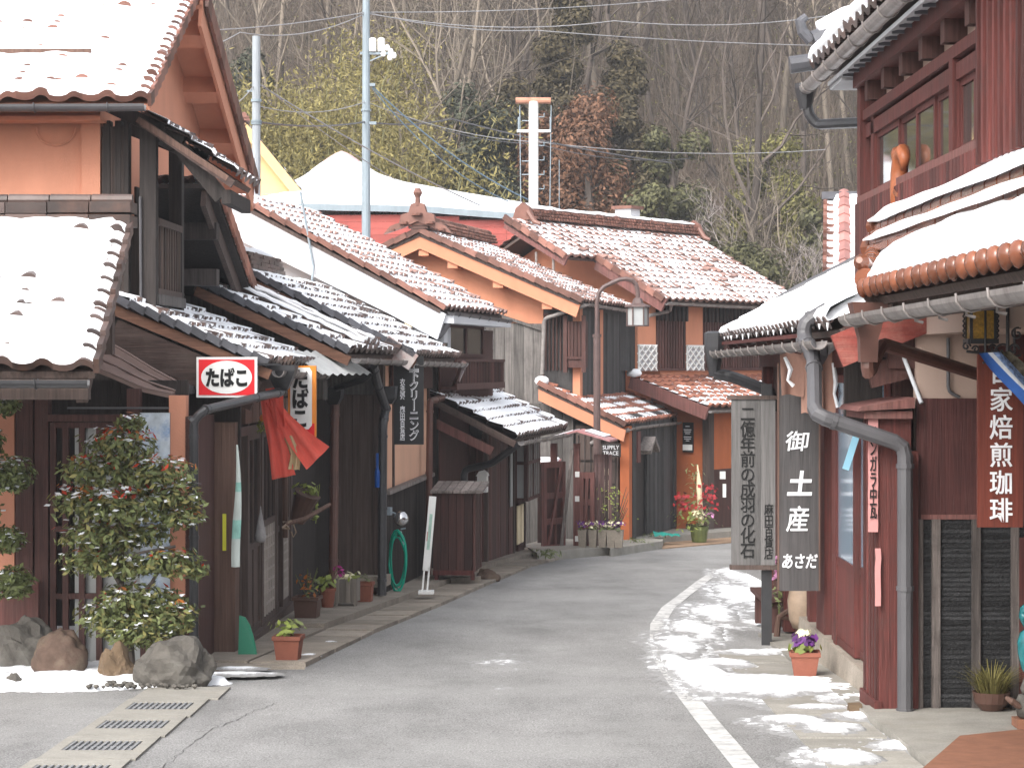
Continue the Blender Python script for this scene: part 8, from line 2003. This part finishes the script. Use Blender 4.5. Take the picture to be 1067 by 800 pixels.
mb = MB(); mb.tube([(-.14, 0, .0), (-.12, 0, .18), (0, 0, .26), (.09, 0, .22), (.08, 0, .05)], [.03, .028, .03, .028, .024], 7); mb.tube([(-.12, 0, .18), (.04, .02, .15), (.12, 0, .2)], .02, 6); mb.tube([(.02, 0, .25), (.04, 0, .42)], .02, 6); mb.build('branch', wood_b, f.e)
f = spot('bench', 812, 668, 'low red-brown bench end behind the black sign post', 'bench', h=.0); mb = MB(); mb.box(-.1, .1, .55, 1.6, .30, .34); mb.build('seat', wood_rm, f.e); mb = MB(); mb.box(-.06, .06, .6, .7, 0, .30); mb.box(-.06, .06, 1.45, 1.55, 0, .30); mb.build('legs', wood_rm, f.e)
f = spot('stone_block', 891, 745, 'small dark stone standing in the snow by the red pillar', 'stone'); mb = MB(); mb.hexa([(-.04, 0, 0), (.05, 0, 0), (.05, .1, 0), (-.04, .1, 0), (-.035, 0, .07), (.045, 0, .075), (.045, .1, .075), (-.035, .1, .07)]); mb.build('stone', rock_c, f.e)
# sedge bowl and turquoise figure at the right edge
q = G(1033, 748); f = Fr('grass_bowl', q.x, q.y, 0, 'round dark bowl of dry spiky grass against the charred wall', 'plant', z=gz(q.x, q.y) + .055); s = q.y / 2400
mb = MB(); mb.lathe([(.07, 0), (.11, .05), (.125, .12), (.115, .12), (.10, .10), (.001, .10)], (0, 0, 0), 18); mb.build('bowl', pot_br, f.e, smooth=False)
mb = MB(); R1 = random.Random(71)
for k in range(340):
    a = R1.uniform(0, 6.28); r_ = R1.uniform(.02, .09); L_ = R1.uniform(.10, .26); o = R1.uniform(.15, 1.0); p = V((math.cos(a) * r_, math.sin(a) * r_, .09)); d_ = V((math.cos(a) * o, math.sin(a) * o * .8, 1)).normalized()
    m1 = p + d_ * L_ * .6; e1 = m1 + (d_ + V((math.cos(a) * .5, math.sin(a) * .4, -.45 * o))).normalized() * L_ * .5; sd_ = V((-math.sin(a), math.cos(a), 0)) * .0028; t = R1.uniform(-1, 1)
    mb.quad(p - sd_, p + sd_, m1 + sd_, m1 - sd_, t); mb.quad(m1 - sd_, m1 + sd_, e1 + sd_ * .2, e1 - sd_ * .2, t)
mb.build('grass', grass_m, f.e, fix=False)
q = G(1074, 766); f = Fr('ceramic_figure', q.x, q.y, 0, 'turquoise glazed ceramic figure on a stone, cut by the right picture edge', 'figure', z=gz(q.x, q.y) + .055); s = q.y / 2400
Zc = lambda py: (766 - py) * s
mb = MB(); mb.lathe([(0, Zc(757)), (14 * s, Zc(755)), (17 * s, Zc(742)), (13 * s, Zc(733)), (0, Zc(732))], (0, 0, 0), 12); mb.build('stone', rock_a, f.e, smooth=True)
mb = MB(); mb.box(-17 * s, 17 * s, -14 * s, 14 * s, 0, Zc(757)); mb.build('brick_base', brick_t, f.e)
mb = MB(); mb.lathe([(0, Zc(734)), (9 * s, Zc(732)), (11 * s, Zc(726)), (8 * s, Zc(718)), (6 * s, Zc(712))], (0, 0, 0), 14); mb.build('neck_stone', rock_a, f.e, smooth=True)
mb = MB(); mb.lathe([(6 * s, Zc(712)), (10 * s, Zc(705)), (13.5 * s, Zc(690)), (14 * s, Zc(678)), (11 * s, Zc(668)), (6 * s, Zc(664)), (9 * s, Zc(660)), (12.5 * s, Zc(652)), (11 * s, Zc(642)), (4 * s, Zc(636)), (0, Zc(635))], (0, 0, 0), 18)
for sx in (-1, 1): mb.lathe([(0, Zc(656)), (4 * s, Zc(654)), (4 * s, Zc(648)), (0, Zc(645))], (sx * 9 * s, -8 * s, 0), 8)
mb.build('body', turq, f.e, smooth=True)
mb = MB(); mb.tube([(-13 * s, -8 * s, Zc(744)), (-22 * s, -10 * s, Zc(738)), (-28 * s, -8 * s, Zc(734))], [.02, .022, .012], 7); mb.build('branch', wood_b, f.e)

# ------------------------------------------------------------------ a thing with one bare part is that part
bpy.context.view_layer.update()
for o in [o for o in scene.objects if o.type == 'EMPTY']:
    ch = list(o.children)
    if len(ch) == 1 and not ch[0].children and ch[0].type == 'MESH':
        c = ch[0]; mw = o.matrix_world @ c.matrix_local; c.parent = None; c.matrix_world = mw
        for k in ('label', 'category', 'group'):
            if k in o: c[k] = o[k]
        n = o.name; bpy.data.objects.remove(o); c.name = n
